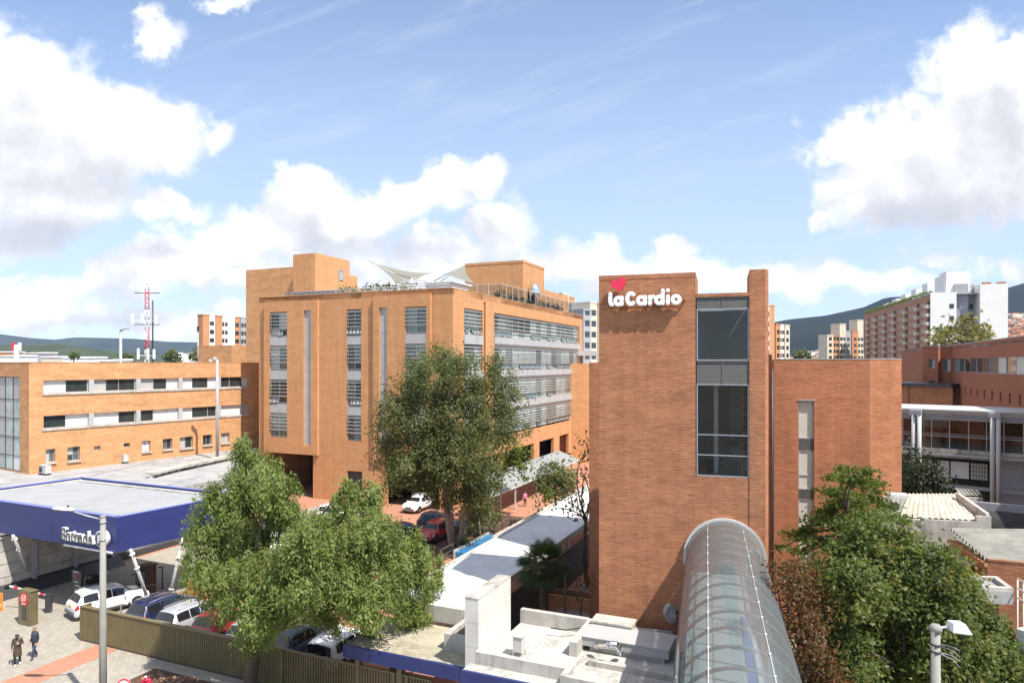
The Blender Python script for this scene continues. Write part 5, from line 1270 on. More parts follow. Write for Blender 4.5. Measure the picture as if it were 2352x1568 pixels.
# roof behind; the ribbon building's shade is put into its dark sheet colour
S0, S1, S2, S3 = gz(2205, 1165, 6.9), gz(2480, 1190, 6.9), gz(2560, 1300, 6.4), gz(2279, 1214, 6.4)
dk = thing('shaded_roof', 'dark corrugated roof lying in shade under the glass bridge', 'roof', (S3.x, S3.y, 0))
corrug(S3, S0, S1, S2, .36, .07).build('roof_sheet', M['fibre_shaded'], dk)
b = MB(); b.bar(S0 + Vector((0, .1, .2)), S1 + Vector((0, .1, .2)), .3, .5); b.build('upstand', M['metal_grey'], dk)
sm_ = thing('small_corrugated_roof', 'small lean-to corrugated roof below the bridge behind the pale roof', 'roof', gz(2215, 1122, 7.2))
corrug(gz(2192, 1120, 7.4), gz(2246, 1124, 7.4), gz(2258, 1138, 7.0), gz(2206, 1137, 7.0), .22, .04).build('roof_sheet', M['fibre_grey'], sm_)
b = MB(); q, e = gz(2206, 1140, 6.95), gz(2258, 1141, 6.95); Wq = wmap((q.x, q.y), (e.x, e.y)); b.wbox(Wq, 0, Wq.L, 4.5, 6.9, -.2, 0); b.build('wall', M['concrete'], sm_)
# flat entrance canopy far bottom right with parapet, white stair rail
K = [gz(2213, 1356, 6.6), gz(2328, 1360, 6.6), gz(2290, 1332, 6.6), gz(2222, 1329, 6.6)]
fc = thing('flat_canopy_roof', 'small flat grey canopy roof with raised rim right of the big tree', 'roof', K[0])
b = MB(); b.prism([(p.x, p.y) for p in K], 6.1, 6.6); b.build('slab', M['roof_grey'], fc)
b = MB()
for i in range(4): Wq = wmap(K[i], K[(i + 1) % 4]); b.wbox(Wq, .0, Wq.L - .2, 6.603, 6.78, -.2, .0)
b.build('rim', M['concrete_w'], fc)
b = MB(); b.prism([(K[0].x + .4, K[0].y + .3), (K[1].x - .4, K[1].y + .3), (K[2].x - .4, K[2].y - .3), (K[3].x + .3, K[3].y - .3)], 0, 6.09); b.build('wall', M['brick_tower'], fc)
sr = thing('stair_railing', 'white pipe stair railing at the right edge beside the brick annex', 'railing', gz(2345, 1390, 4))
b = MB(); q0_, q1_2 = gz(2337, 1388, 6.0), gz(2380, 1415, 6.0)
for t in (0, .33, .66, 1): q = q0_.lerp(q1_2, t); b.tube([(q.x, q.y, 0), (q.x, q.y, 7.1)], .03, 6)
for z in (7.1, 6.7, 6.3): b.tube([(q0_.x, q0_.y, z), (q1_2.x, q1_2.y, z)], .03, 6)
b.build('rail', M['white_paint'], sr)
b = MB(); q = gz(2342, 1432, 5.8); b.box((q.x + 2, q.y - .5, 2.9), (4.5, 2.0, 5.8), .4); tag(b.build('side_ramp_wall', M['white_paint']), 'white rendered ramp wall at the lower right edge below the stair railing', 'wall')

# ------------------------------------------------------------------ distant buildings
def facade_parts(parent, W, zs, us, wd, hg, mat, name='window', off=.03, frame=None):
    for z in zs:
        for u in us:
            b = MB(); b.wbox(W, u - wd / 2, u + wd / 2, z - hg / 2, z + hg / 2, 0.005, off); b.build(name, mat, parent)
# long apartment slab with balconies
ap0 = at(2137, 836, 210); apd = Vector((math.sin(rad(16)), math.cos(rad(16)), 0)); apn = Vector((apd.y, -apd.x, 0)); ap0.z = 0
ztop = H + (HZ - 674) / F * 210
probe = wmap(ap0 + apd * 130, ap0); LA = 130 - probe.col(1985)
ap = thing('apartment_block', 'long brown brick apartment block with balcony columns and white end wall on the right', 'building', ap0)
WA = wmap(ap0 + apd * LA, ap0); WE = wmap(ap0, ap0 + apn * 40)
e1, e2, e3 = WE.col(2197), WE.col(2248), WE.col(2312)
b = MB(); b.wall(WA, 0, WA.L, 0, ztop); Wq = wmap(ap0 + apn * e3 + apd * LA, ap0 + apd * LA); b.wall(Wq, 0, Wq.L, 0, ztop); b.build('wall', M['brick_far'], ap)
b = MB(); b.wall(WE, 0, e1, 0, ztop + .3); b.prism([WE(.0, 0, -.01), WE(e1, 0, -.01), WE(e1, 0, -20), WE(0, 0, -20)], ztop - .3, ztop + .3); b.build('end_wall', M['white_far'], ap)
zt2 = H + (HZ - 655) / F * 208
b = MB(); b.wbox(WE, e2, e3, 0, zt2, -14, 1.0); b.build('end_wall', M['white_far'], ap)
zt3 = H + (HZ - 632) / F * 212
b = MB(); b.wbox(WE, e1 + .02, e1 + 3.6, 0, zt3 + 1 - 4, -8, -1.5); b.wbox(WE, e1 + 3.62, e2 - .02, 0, zt2 + .6, -8, -3.5); b.build('stair_shaft', M['grey_far'], ap)
b = MB(); b.prism([ap0 + apd * .1, ap0 + apd * LA, ap0 + apd * LA + apn * e2, ap0 + apn * e2 + apd * .1][::-1], ztop - .4, ztop - .2); b.build('roof', M['grey_far'], ap)
storeys = [ztop - 3.2 - k * 2.62 for k in range(12)]
bal_u = [WA.col(p) for p in (1995, 2013, 2034, 2056, 2082, 2109, 2137)]; bal_u = [min(u, WA.L - 1.6) for u in bal_u]
cnt = 0
allb = [(z, u) for u in sorted(bal_u, reverse=True) for z in storeys]
def bal(z, u, b, r):
    r.wbox(WA, u - 1.25, u + 1.25, z - 1.1, z + 1.1, .006, .05)
    b.wbox(WA, u - 1.3, u + 1.3, z - 1.25, z - .25, .05, 1.0)
for z, u in allb:
    b, r = MB(), MB(); bal(z, u, b, r); o = b.build('balcony', M['cream_far'], ap); r.build('opening', M['in_dark'], o)
wl = []
for i in range(len(bal_u) - 1):
    for t in (.36, .52, .68):
        wl.append(bal_u[i] + (bal_u[i + 1] - bal_u[i]) * t)
wl = sorted(wl, reverse=True)
allw = [(z, u) for u in wl for z in storeys]
for z, u in allw[:100]:
    b = MB(); b.wbox(WA, u - .55, u + .55, z - .65, z + .65, .005, .06); b.build('window', M['blind_grey'], ap)
b = MB()
for z, u in allw[100:]: b.wbox(WA, u - .55, u + .55, z - .65, z + .65, .005, .06)
o = b.build('window', M['blind_grey'], ap); o['kind'] = 'stuff'
for k in range(5):
    z = ztop - 4 - k * 3.7
    b = MB(); b.wbox(WE, e1 - 1.9, e1 - .7, z - .7, z + .7, .005, .06); b.build('window', M['glass_dark'], ap)
    b = MB(); b.wbox(WE, e2 - 2.6, e2 - .4, z - .9, z + .9, -3.49, -3.4); b.build('window', M['glass_dark'], ap)
    b = MB(); b.wbox(WE, e1 + 1.2, e1 + 2.9, z - .9, z + .9, -1.49, -1.4); b.build('window', M['metal_grey'], ap)
for k, (px, py) in enumerate(((1996 + 15, 705), (2030, 697), (2062, 680), (2090, 672), (2117, 664), (2146, 655), (2176, 645))):
    t = LA * (1 - k / 6.3) * .9 + 2; q = ap0 + apd * t + apn * 4.5; hh = 2.6 + 0.55 * k
    b = MB(); fr = Frame(16, (q.x, q.y)); b.fbox(fr, 0, 5.5, 0, 6.0, ztop - .2, ztop + hh); b.build('lift_house', M['white_far'], ap)
b = MB(); b.wbox(WE, e1 - 2, e1 + 4.5, ztop + .32, zt3 + 1, -9, -2.5); b.build('lift_house', M['white_far'], ap)
b = MB(); b.wbox(WE, e2 + 1.2, e2 + 3.4, zt2 + .0, zt2 + .7, -1.5, -.3); b.build('roof_tank', M['brick_dark'], ap); b = MB(); b.wbox(WE, e2 + 5.2, e2 + 7.2, zt2 + .0, zt2 + .7, -1.5, -.3); b.build('roof_tank', M['brick_dark'], ap)
for px0, px1 in ((2060, 2130), (1985, 2040)): pass
# towers in front of the mountain
def tower_block(name, label, px0, px1, pyt, d, turn, mats, nfl, ncol, z0=0, depth=14, steps=(), winm='glass_dark'):
    p0, p1 = at(px0, pyt, d), at(px1, pyt, d + turn); zt = H + (HZ - pyt) / F * d; p0.z = p1.z = 0
    t = thing(name, label, 'building', p0); W = wmap(p0, p1)
    nn = len(mats); b = None
    for i, mm in enumerate(mats):
        b = MB(); dz = steps[i] if i < len(steps) else 0; u0, u1 = W.L * i / nn, W.L * (i + 1) / nn
        b.wbox(W, u0, u1 - .01, z0, zt + dz, -depth, -.4 * (i % 2)); b.build('wall', M[mm], t)
        b = MB(); b.wbox(W, u0 - .1, u1 + .08, zt + dz, zt + dz + .4, -depth - .1, .1 - .4 * (i % 2)); b.build('parapet', M[mm], t)
    for i in range(nn):
        u0, u1 = W.L * i / nn, W.L * (i + 1) / nn
        for c in range(ncol[i] if i < len(ncol) else 0):
            for k in range(nfl):
                z = zt - 2.4 - k * 2.75; u = u0 + (u1 - u0) * (c + .5) / ncol[i]
                if z > z0 + 1: b = MB(); b.wbox(W, u - min(.8, (u1 - u0) / ncol[i] * .38), u + min(.8, (u1 - u0) / ncol[i] * .38), z - .7, z + .7, -.4 * (i % 2) + .004, -.4 * (i % 2) + .06); b.build('window', M[winm], t)
    return t
tower_block('apartment_tower', 'cream and orange apartment tower directly left of the long brown apartment block', 1900, 1985, 765, 300, 8, ('cream_far', 'orange_far', 'cream_far', 'grey_far', 'orange_far', 'cream_far'), 5, (1, 2, 2, 1, 1, 2), depth=5, steps=(-1, -1.5, 4, 1, 1, 6))
tower_block('apartment_tower', 'pale balcony apartment tower standing just right of the tower pier', 1782, 1814, 746, 240, 6, ('orange_far', 'white_far', 'cream_far'), 7, (1, 2, 1), depth=12)
tower_block('apartment_tower', 'tall cream apartment tower half hidden behind the brick tower pier', 1752, 1782, 700, 190, 5, ('cream_far', 'orange_far'), 9, (2, 0), depth=12)
tower_block('apartment_tower', 'beige apartment tower between the hospital block and the brick tower', 1340, 1392, 694, 170, 5, ('grey_far', 'cream_far', 'cream_far'), 9, (1, 1, 2), depth=12, steps=(-2, 0, 0))
tower_block('apartment_tower', 'pale apartment tower peeping over the right end of the hospital roof', 1292, 1336, 682, 190, 6, ('cream_far', 'orange_far', 'white_far'), 5, (1, 0, 1), depth=10, steps=(.8, 0, -2))
tower_block('apartment_tower', 'orange and white apartment tower seen left of the hospital behind the wing', 466, 580, 724, 220, 18, ('orange_far', 'white_far', 'orange_far', 'white_far', 'white_far', 'orange_far', 'grey_far', 'grey_far'), 7, (0, 1, 0, 2, 0, 1, 2, 1), depth=2.5)
rnd = random.Random(11)
wc = thing('apartment_cluster', 'distant cluster of white apartment blocks on the horizon left of the orange tower', 'building', at(420, 836, 900))
for k in range(7):
    q = at(405 + k * 8.5, 836, 900 + 12 * (k % 3)); b = MB(); b.box((q.x, q.y, 8 + rnd.uniform(5, 9)), (4.6, 8, 2 * (8 + rnd.uniform(5, 9)))); b.build('block', M['white_far'], wc)
far = [('white warehouse roof on the left horizon beside the far red mast', 0, 34, 814, 420, 'white_far'), ('grey concrete block on the left horizon below the green slope', 56, 92, 808, 520, 'grey_far'), ('cream low building on the left horizon right of the concrete block', 95, 128, 817, 470, 'cream_far'),
       ('pale blue-white shed roof in the middle of the left horizon', 145, 203, 818, 430, 'white_far'), ('small white roof box on the horizon above the left wing', 229, 246, 823, 300, 'white_far'), ('orange-roofed low house at the far left horizon', -30, 20, 806, 600, 'orange_far')]
for lab, x0, x1, yt, d, mm in far:
    p0, p1 = at(x0, yt, d), at(x1, yt, d); t = thing('distant_building', lab, 'building', (p0.x, p0.y, 0))
    b = MB(); b.hexa([(p0.x, d, 0), (p1.x, d, 0), (p1.x, d + 20, 0), (p0.x, d + 20, 0), (p0.x, d, p0.z - 1.2), (p1.x, d, p0.z - 1.2), (p1.x, d + 20, p0.z - 1.2), (p0.x, d + 20, p0.z - 1.2)]); b.build('wall', M[mm], t)
    b = MB(); b.hexa([(p0.x - .5, d - .5, p0.z - 1.19), (p1.x + .5, d - .5, p0.z - 1.19), (p1.x + .5, d + 20, p0.z - .9), (p0.x - .5, d + 20, p0.z - .9), (p0.x - .5, d - .5, p0.z - .8), (p1.x + .5, d - .5, p0.z - .8), (p1.x + .5, d + 20, p0.z), (p0.x - .5, d + 20, p0.z)]); b.build('roof', M['grey_far' if k % 2 else 'white_far'], t)
# hillside town: countless little houses on the slope, read as one mass
b = MB(); rn = random.Random(5)
for (x0, x1, ytop, ybot, n) in ((1818, 1905, 795, 828, 260), (2308, 2420, 718, 800, 520), (1985, 2060, 800, 826, 40)):
    for k in range(n):
        t = rn.random(); px = rn.uniform(x0, x1); yt = ytop + (22 * (1905 - px) / 87 if x0 == 1818 else 0)
        py = yt + (ybot - yt) * t ** .8; d = 1500 - 900 * t; q = at(px, py, d); s_ = rn.uniform(5, 9) * d / 1000
        b.box((q.x, q.y, q.z - s_), (s_ * rn.uniform(.7, 1.6), s_, s_ * rn.uniform(1.4, 2.4)), rn.uniform(-.4, .4), rn.choice((0, 0, 1, 2, 3)))
tw = b.build('hillside_town', [M['brick_far'], M['cream_far'], M['white_far'], M['orange_far']]); tag(tw, 'far hillside town of countless small brick houses on the slope', 'town', None, 'stuff')
sl_ = MB()
# masts, poles
mast = thing('antenna_mast', 'red and white lattice telecom mast with panel antennas behind the left wing', 'mast', at(340, 836, 130))
mq = at(340, 836, 130); d = 130; s_ = d / F
def mz(py): return H + (HZ - py) * s_
b1, b2 = MB(), MB(); w_ = .36
lv = [mz(y) for y in (850, 826, 803, 780, 757, 735, 712, 690, 668, 646)]
for i in range(len(lv) - 1):
    bb = b1 if i % 4 < 2 else b2
    cs = [(-w_, -w_), (w_, -w_), (0, w_)]
    for j in range(3):
        x, y = cs[j]; x2, y2 = cs[(j + 1) % 3]; h = (lv[i + 1] - lv[i]) / 2
        bb.tube([(mq.x + x, mq.y + y, lv[i]), (mq.x + x, mq.y + y, lv[i + 1])], .075, 5)
        for q in range(2):
            bb.tube([(mq.x + x, mq.y + y, lv[i] + q * h), (mq.x + x2, mq.y + y2, lv[i] + (q + 1) * h)], .04, 4)
b1.build('lattice', M['white_paint'], mast); b2.build('lattice', M['red'], mast)
b = MB(); b.tube([(mq.x + .9, mq.y, mz(850)), (mq.x + .9, mq.y, mz(690))], .14, 6); b.build('cable_run', M['metal_dark'], mast)
for (px, y0, y1) in ((331, 650, 673), (365, 645, 672), (308, 721, 744), (330, 720, 743), (362, 724, 745), (321, 800, 825), (343, 800, 826), (357, 802, 824), (337, 760, 780)):
    x = (px - CX) * s_; b = MB(); b.box((x, mq.y - .5, (mz(y0) + mz(y1)) / 2), (.42, .25, mz(y0) - mz(y1))); b.bar((x, mq.y - .4, (mz(y0) + mz(y1)) / 2 - .3), (mq.x, mq.y, (mz(y0) + mz(y1)) / 2 - .3), .12, .12); b.build('panel_antenna', M['white_paint'], mast)
b = MB()
for y in (673, 745, 812): b.bar((mq.x - 2.6, mq.y, mz(y)), (mq.x + 2.2, mq.y, mz(y)), .15, .15)
b.build('platform', M['metal_dark'], mast)
m2 = thing('antenna_mast', 'small far red and white antenna mast on the left horizon', 'mast', at(38, 836, 350))
q = at(38, 836, 350); b = MB(); b.tube([(q.x, q.y, 5), (q.x, q.y, H + 44 * 350 / F)], 1.1, 6); b.build('pole', M['white_paint'], m2)
for k, x in enumerate((-1.6, 1.6)): b = MB(); b.box((q.x + x, q.y, H + 40 * 350 / F), (1.2, 1, 4.2)); b.build('panel_antenna', M['white_paint'] if k else M['red'], m2)
def pole(name, label, px, pytop, pybase, d, r, mat, cat='pole', head=None, zb=0):
    q = at(px, HZ, d); zt = H + (HZ - pytop) * d / F; t = thing(name, label, cat, (q.x, q.y, zb)); b = MB(); b.tube([(q.x, q.y, zb), (q.x, q.y, zt)], [r * 1.25, r], 10); b.build('pole', mat, t); return t, q, zt
t, q, zt = pole('street_lamp', 'grey hooked lamp pole rising behind the left wing roof', 277, 762, 0, 110, .22, M['metal_grey'], 'street lamp')
b = MB(); b.tube([(q.x, q.y, zt), (q.x + .1, q.y, zt + .35), (q.x + .6, q.y, zt + .5)], .2, 8); b.box((q.x + .9, q.y, zt + .45), (.8, .4, .22)); b.build('lamp_head', M['metal_grey'], t)
t, q, zt = pole('roof_pole', 'thin dark aerial pole on the brick block above the left wing', 455, 755, 0, 114, .10, M['metal_grey'])
b = MB(); b.box((q.x, q.y, zt), (.3, .3, .8)); b.build('aerial', M['metal_dark'], t)
t, q, zt = pole('floodlight_pole', 'grey floodlight pole standing on the podium roof in front of the left wing', 499, 826, 0, 79, .15, M['metal_pale'], 'floodlight', zb=POD)
for s_ in (-1, 1):
    b = MB(); b.box((q.x - .5 + .25 * s_, q.y, zt + .05 + .12 * s_), (.35, .3, .3), .3); b.build('lamp_head', M['metal_white'], t)
b = MB(); b.bar((q.x - .9, q.y, zt - .05), (q.x + .05, q.y, zt - .05), .08, .08); b.build('arm', M['metal_grey'], t)
t, q, zt = pole('flag_pole', 'slender white pole at the left corner of the brick stair block roof', 567.5, 545, 0, 97, .13, M['white_paint'], 'pole', zb=zl - 3)
# green wall/hoist bits right of hospital block
b = MB(); q = at(1352, 860, 112); b.box((q.x - 1.5, q.y + 2, 8), (8, 6, 16.2)); tag(b.build('brick_outbuilding', M['brick_main']), 'narrow orange brick building seen in the gap between hospital block and tower', 'building')
b = MB(); q = at(1350, 812, 118); b.box((q.x, q.y - 2.2, q.z), (7.5, 3, .8)); tag(b.build('roof_plant', M['metal_pale']), 'pale metal unit on the roof in the gap beside the brick tower', 'roof unit')
# ------------------------------------------------------------------ vegetation
def mat_leaf(n, *c): M[n] = leafmat(n, list(c), 0.5)
mat_leaf('leaf_pepper', (0.11, 0.145, 0.040), (0.175, 0.225, 0.065), (0.245, 0.30, 0.095), (0.31, 0.35, 0.13))
mat_leaf('leaf_tall', (0.062, 0.078, 0.030), (0.112, 0.133, 0.050), (0.170, 0.190, 0.076), (0.225, 0.235, 0.10))
mat_leaf('leaf_vine', (0.09, 0.12, 0.02), (0.16, 0.20, 0.04), (0.20, 0.22, 0.06))
mat_leaf('leaf_right', (0.045, 0.070, 0.018), (0.080, 0.115, 0.032), (0.125, 0.165, 0.048), (0.18, 0.20, 0.055), (0.24, 0.19, 0.04))
mat_leaf('leaf_bright', (0.055, 0.085, 0.018), (0.10, 0.140, 0.028), (0.165, 0.205, 0.045))
mat_leaf('leaf_red', (0.085, 0.035, 0.020), (0.12, 0.085, 0.035), (0.16, 0.055, 0.032), (0.10, 0.11, 0.04), (0.30, 0.03, 0.03))
mat_leaf('leaf_grey', (0.030, 0.042, 0.026), (0.055, 0.070, 0.045), (0.085, 0.10, 0.07))
mat_leaf('leaf_palm', (0.030, 0.050, 0.016), (0.050, 0.075, 0.024), (0.075, 0.10, 0.035))
mat_leaf('leaf_dry', (0.10, 0.09, 0.03), (0.17, 0.15, 0.05), (0.24, 0.20, 0.07), (0.10, 0.12, 0.04))
def leaf_mesh(name, clumps, mat, parent, L=.22, Wd=.10, dens=26, per=30, spread=.38, droop=0.0, seed=0, shell=.5, flat=1.0, low=1.0, kind=None):
    rg = np.random.RandomState(seed); C, Nn, V = [], [], []
    for (c, r) in clumps:
        r = np.array(r if isinstance(r, (tuple, list)) else (r, r, r * .85), float); c = np.array(c)
        nt = max(3, int(dens * (r[0] * r[1] + r[0] * r[2] + r[1] * r[2]) / 3))
        d = rg.randn(nt, 3); d /= np.linalg.norm(d, axis=1)[:, None]
        keep = (d[:, 2] > -.55) | (rg.rand(nt) < low); d = d[keep]; nt = len(d)
        rr = shell + (1.06 - shell) * rg.rand(nt) ** .6
        rr *= 1 + .16 * np.sin(d[:, 0] * 5 + seed) * np.cos(d[:, 1] * 4 + c[0])
        tw = c + d * r * rr[:, None]; tv = rg.rand(nt) * .62
        for i in range(nt):
            m = max(4, int(per * (.5 + rg.rand()))); o = rg.randn(m, 3) * spread * (.6 + .6 * rg.rand()); o[:, 2] *= flat
            if droop:
                t = rg.rand(m); o[:, 2] = -t * droop * (.6 + .9 * rg.rand()) + .1 * rg.randn(m); o[:, :2] *= (.35 + .5 * t)[:, None]
            C.append(tw[i] + o); nn = d[i] * .8 + np.array([0, 0, .7]) + rg.randn(m, 3) * .65; Nn.append(nn)
            V.append(np.clip(tv[i] + .38 * rg.rand(m), 0, 1))
    C = np.concatenate(C); Nn = np.concatenate(Nn); V = np.concatenate(V); n = len(C)
    Nn /= np.linalg.norm(Nn, axis=1)[:, None]
    ax = rg.randn(n, 3)
    if droop: ax = ax * .45 + np.array([0, 0, -1.0])
    ax -= Nn * (ax * Nn).sum(1)[:, None]; ax /= np.linalg.norm(ax, axis=1)[:, None] + 1e-9; bx = np.cross(Nn, ax)
    s = (.65 + .7 * rg.rand(n))[:, None]
    base = np.array(parent.get('_w', (0, 0, 0)))
    P = np.stack([C - ax * L * s * .5, C + bx * Wd * s * .5, C + ax * L * s * .5, C - bx * Wd * s * .5], 1).reshape(-1, 3) - base
    me = bpy.data.meshes.new(name); me.vertices.add(4 * n); me.vertices.foreach_set('co', P.astype(np.float32).ravel())
    me.loops.add(4 * n); me.loops.foreach_set('vertex_index', np.arange(4 * n, dtype=np.int32)); me.polygons.add(n)
    me.polygons.foreach_set('loop_start', np.arange(0, 4 * n, 4, dtype=np.int32)); me.polygons.foreach_set('loop_total', np.full(n, 4, dtype=np.int32))
    at_ = me.attributes.new('leaf', 'FLOAT', 'FACE'); at_.data.foreach_set('value', V.astype(np.float32)); me.update(calc_edges=True); me.materials.append(mat)
    o = bpy.data.objects.new(name, me); COL.objects.link(o); o.parent = parent; return o
def limb(b, p, q, r0, r1, bend=.12, seed=0, n=7):
    rn = random.Random(seed); p, q = Vector(p), Vector(q); L = (q - p).length; off = Vector((rn.uniform(-1, 1), rn.uniform(-1, 1), rn.uniform(-.2, .6))) * L * bend
    pts = [p.lerp(q, t) + off * (4 * t * (1 - t)) for t in [i / n for i in range(n + 1)]]
    b.tube(pts, [r0 + (r1 - r0) * i / n for i in range(n + 1)], 8); return pts
def tree(name, label, base, clumps, mat, fork=None, r=.25, trunks=None, bark=None, group=None, limbs=True, cat='tree', **kw):
    base = Vector(base); t = thing(name, label, cat, base, 0, group); b = MB(); fork = Vector(fork) if fork is not None else base + Vector((0, 0, 3))
    for k, (p, q, r0, r1) in enumerate(trunks or [(base, fork, r, r * .7)]): limb(b, p, q, r0, r1, .06, k + 3)
    if limbs:
        for k, (c, rr) in enumerate(clumps):
            limb(b, fork + Vector((random.uniform(-.1, .1), random.uniform(-.1, .1), random.uniform(-.6, .4))), c, r * .35, .03, .15, k)
    b.build('trunk', bark or M['bark'], t); leaf_mesh('crown', clumps, mat, t, **kw); return t
def px_clumps(lst, d, jit, seed=0, k=1.0, dep=None):
    rn = random.Random(seed); o = []
    for it in lst:
        px, py, r = it[:3]; dd = d + (it[3] if len(it) > 3 else rn.uniform(-jit, jit)); c = at(px, py, dd); rr = r * dd / F * k
        o.append((c, (rr, rr * 1.0, rr * .9)))
    return o
# foreground pepper tree
T1c = [(700, 1190, 42), (735, 1275, 60), (680, 1325, 60), (665, 1260, 44), (572, 1030, 42), (595, 1085, 70), (540, 1120, 62), (640, 1120, 55), (500, 1165, 62), (580, 1170, 80), (650, 1175, 48), (790, 1125, 36), (845, 1130, 40), (815, 1160, 48), (760, 1180, 30), (480, 1245, 68), (555, 1250, 62),
       (470, 1320, 50), (540, 1330, 66), (610, 1300, 66), (690, 1250, 60), (735, 1215, 50), (850, 1210, 66), (905, 1245, 62), (945, 1270, 52), (985, 1285, 40), (800, 1260, 70), (870, 1310, 80), (780, 1320, 78), (700, 1310, 72), (640, 1370, 58), (590, 1395, 50),
       (945, 1345, 58), (990, 1320, 34), (955, 1395, 40), (840, 1370, 52), (850, 1415, 34), (720, 1375, 50), (510, 1380, 38), (575, 1450, 36), (780, 1390, 40), (610, 1440, 30)]
_r1 = random.Random(2)
T1 = px_clumps([(x, y, r, (-2.6 if x < 900 and y > 1190 else -1.0 if x < 720 else 0) + _r1.uniform(-2.3, 2.0)) for x, y, r in T1c], 33.4, 2.4, 1, .92)
b1_ = gz(572, 1596, 0.0); fork1 = at(600, 1440, 33.2)
tree('pepper_tree', 'big light green pepper tree with drooping foliage in front of the olive fence', b1_, T1, M['leaf_pepper'], fork1, .30, trunks=[(b1_, fork1, .36, .24), (fork1, at(585, 1200, 33.5), .20, .07), (fork1, at(700, 1290, 33.8), .17, .07), (fork1, at(850, 1260, 34), .15, .05), (fork1, at(500, 1260, 33), .15, .05)],
     L=.18, Wd=.066, dens=46, per=66, spread=.27, droop=.72, seed=4, shell=.42)
# tall dark tree in front of the hospital
T2c = [(1000, 815, 30), (1025, 835, 40), (965, 850, 42), (1062, 845, 36), (1130, 840, 28), (1150, 865, 34), (990, 890, 70), (935, 905, 52), (1060, 900, 62), (1120, 915, 62), (1170, 925, 42), (905, 945, 48), (960, 960, 78), (1040, 970, 88), (1120, 985, 70), (1175, 985, 36), (895, 1000, 48), (890, 1045, 38),
       (950, 1030, 70), (1025, 1050, 82), (1095, 1050, 58), (930, 1080, 40), (985, 1100, 48), (1065, 1105, 58), (1110, 1130, 46), (1095, 1165, 34), (1015, 1135, 36), (1130, 1095, 34), (905, 1105, 30)]
T2 = px_clumps(T2c, 57.5, 3.0, 2, .90)
b2_ = gz(1042, 1268, 0); f2 = at(1030, 1090, 57.5)
tree('tall_tree', 'tall dense dark green tree with several slim trunks before the hospital corner', b2_, T2, M['leaf_tall'], at(1030, 1060, 57.5), .26, trunks=[(b2_, at(1022, 1080, 57), .30, .16), (b2_ + Vector((.1, .3, 0)), at(1040, 1075, 57.6), .24, .14), (b2_ + Vector((.35, 0, 0)), at(1072, 1090, 57.2), .22, .10), (b2_ + Vector((.5, .5, 0)), at(1085, 1085, 58), .18, .09)], bark=M['bark_pale'],
     L=.22, Wd=.12, dens=15, per=58, spread=.40, seed=9, shell=.45)
tree('climbing_vine', 'yellow-green leafy vine climbing over the grey side canopy', gz(1150, 1200, 0), px_clumps([(1170, 1030, 26), (1190, 1050, 26), (1205, 1075, 20), (1165, 1060, 24), (1195, 1100, 12)], 71, 1.5, 3), M['leaf_vine'], at(1160, 1060, 71), .10, L=.36, Wd=.22, dens=9, per=24, spread=.4, seed=21, cat='plant')
tree('slim_tree', 'slim young tree with thin pale stems left of the side canopy', gz(1105, 1238, 0), px_clumps([(1090, 1105, 26), (1115, 1125, 22), (1100, 1150, 26), (1120, 1170, 18)], 63, 1, 5), M['leaf_tall'], at(1100, 1150, 63), .10, bark=M['bark_pale'], L=.3, Wd=.18, dens=11, per=22, spread=.45, seed=23)
tree('cypress_shrub', 'narrow dark upright shrub behind the tall tree trunks', gz(1092, 1235, 0), px_clumps([(1092, 1150, 10), (1092, 1170, 12), (1092, 1190, 13), (1092, 1212, 13), (1092, 1228, 12)], 64, .3, 6), M['leaf_tall'], at(1092, 1200, 64), .06, L=.26, Wd=.12, dens=40, per=22, spread=.22, seed=25, limbs=False, cat='shrub')
tree('garden_shrub', 'round green shrub at the right end of the flower bed', gz(1125, 1218, 0), px_clumps([(1120, 1195, 18), (1135, 1190, 14)], 65, .5, 7), M['leaf_bright'], gz(1125, 1205, .5), .06, L=.26, Wd=.16, dens=22, per=20, spread=.3, seed=27, limbs=False, cat='shrub')
tree('garden_shrub', 'dark low shrub mass between the slim trunks in the flower bed', gz(1085, 1232, 0), px_clumps([(1070, 1205, 18), (1100, 1205, 16), (1060, 1222, 14)], 62.5, 1, 8), M['leaf_tall'], gz(1085, 1222, .5), .06, L=.28, Wd=.16, dens=20, per=20, spread=.3, seed=28, limbs=False, cat='shrub')
tree('garden_shrub', 'small bright shrub at the foot of the tall tree beside the basin', gz(1060, 1275, 0), px_clumps([(1058, 1255, 14), (1066, 1240, 10)], 58, .5, 9), M['leaf_bright'], gz(1060, 1262, .5), .05, L=.24, Wd=.14, dens=22, per=20, spread=.26, seed=29, limbs=False, cat='shrub')
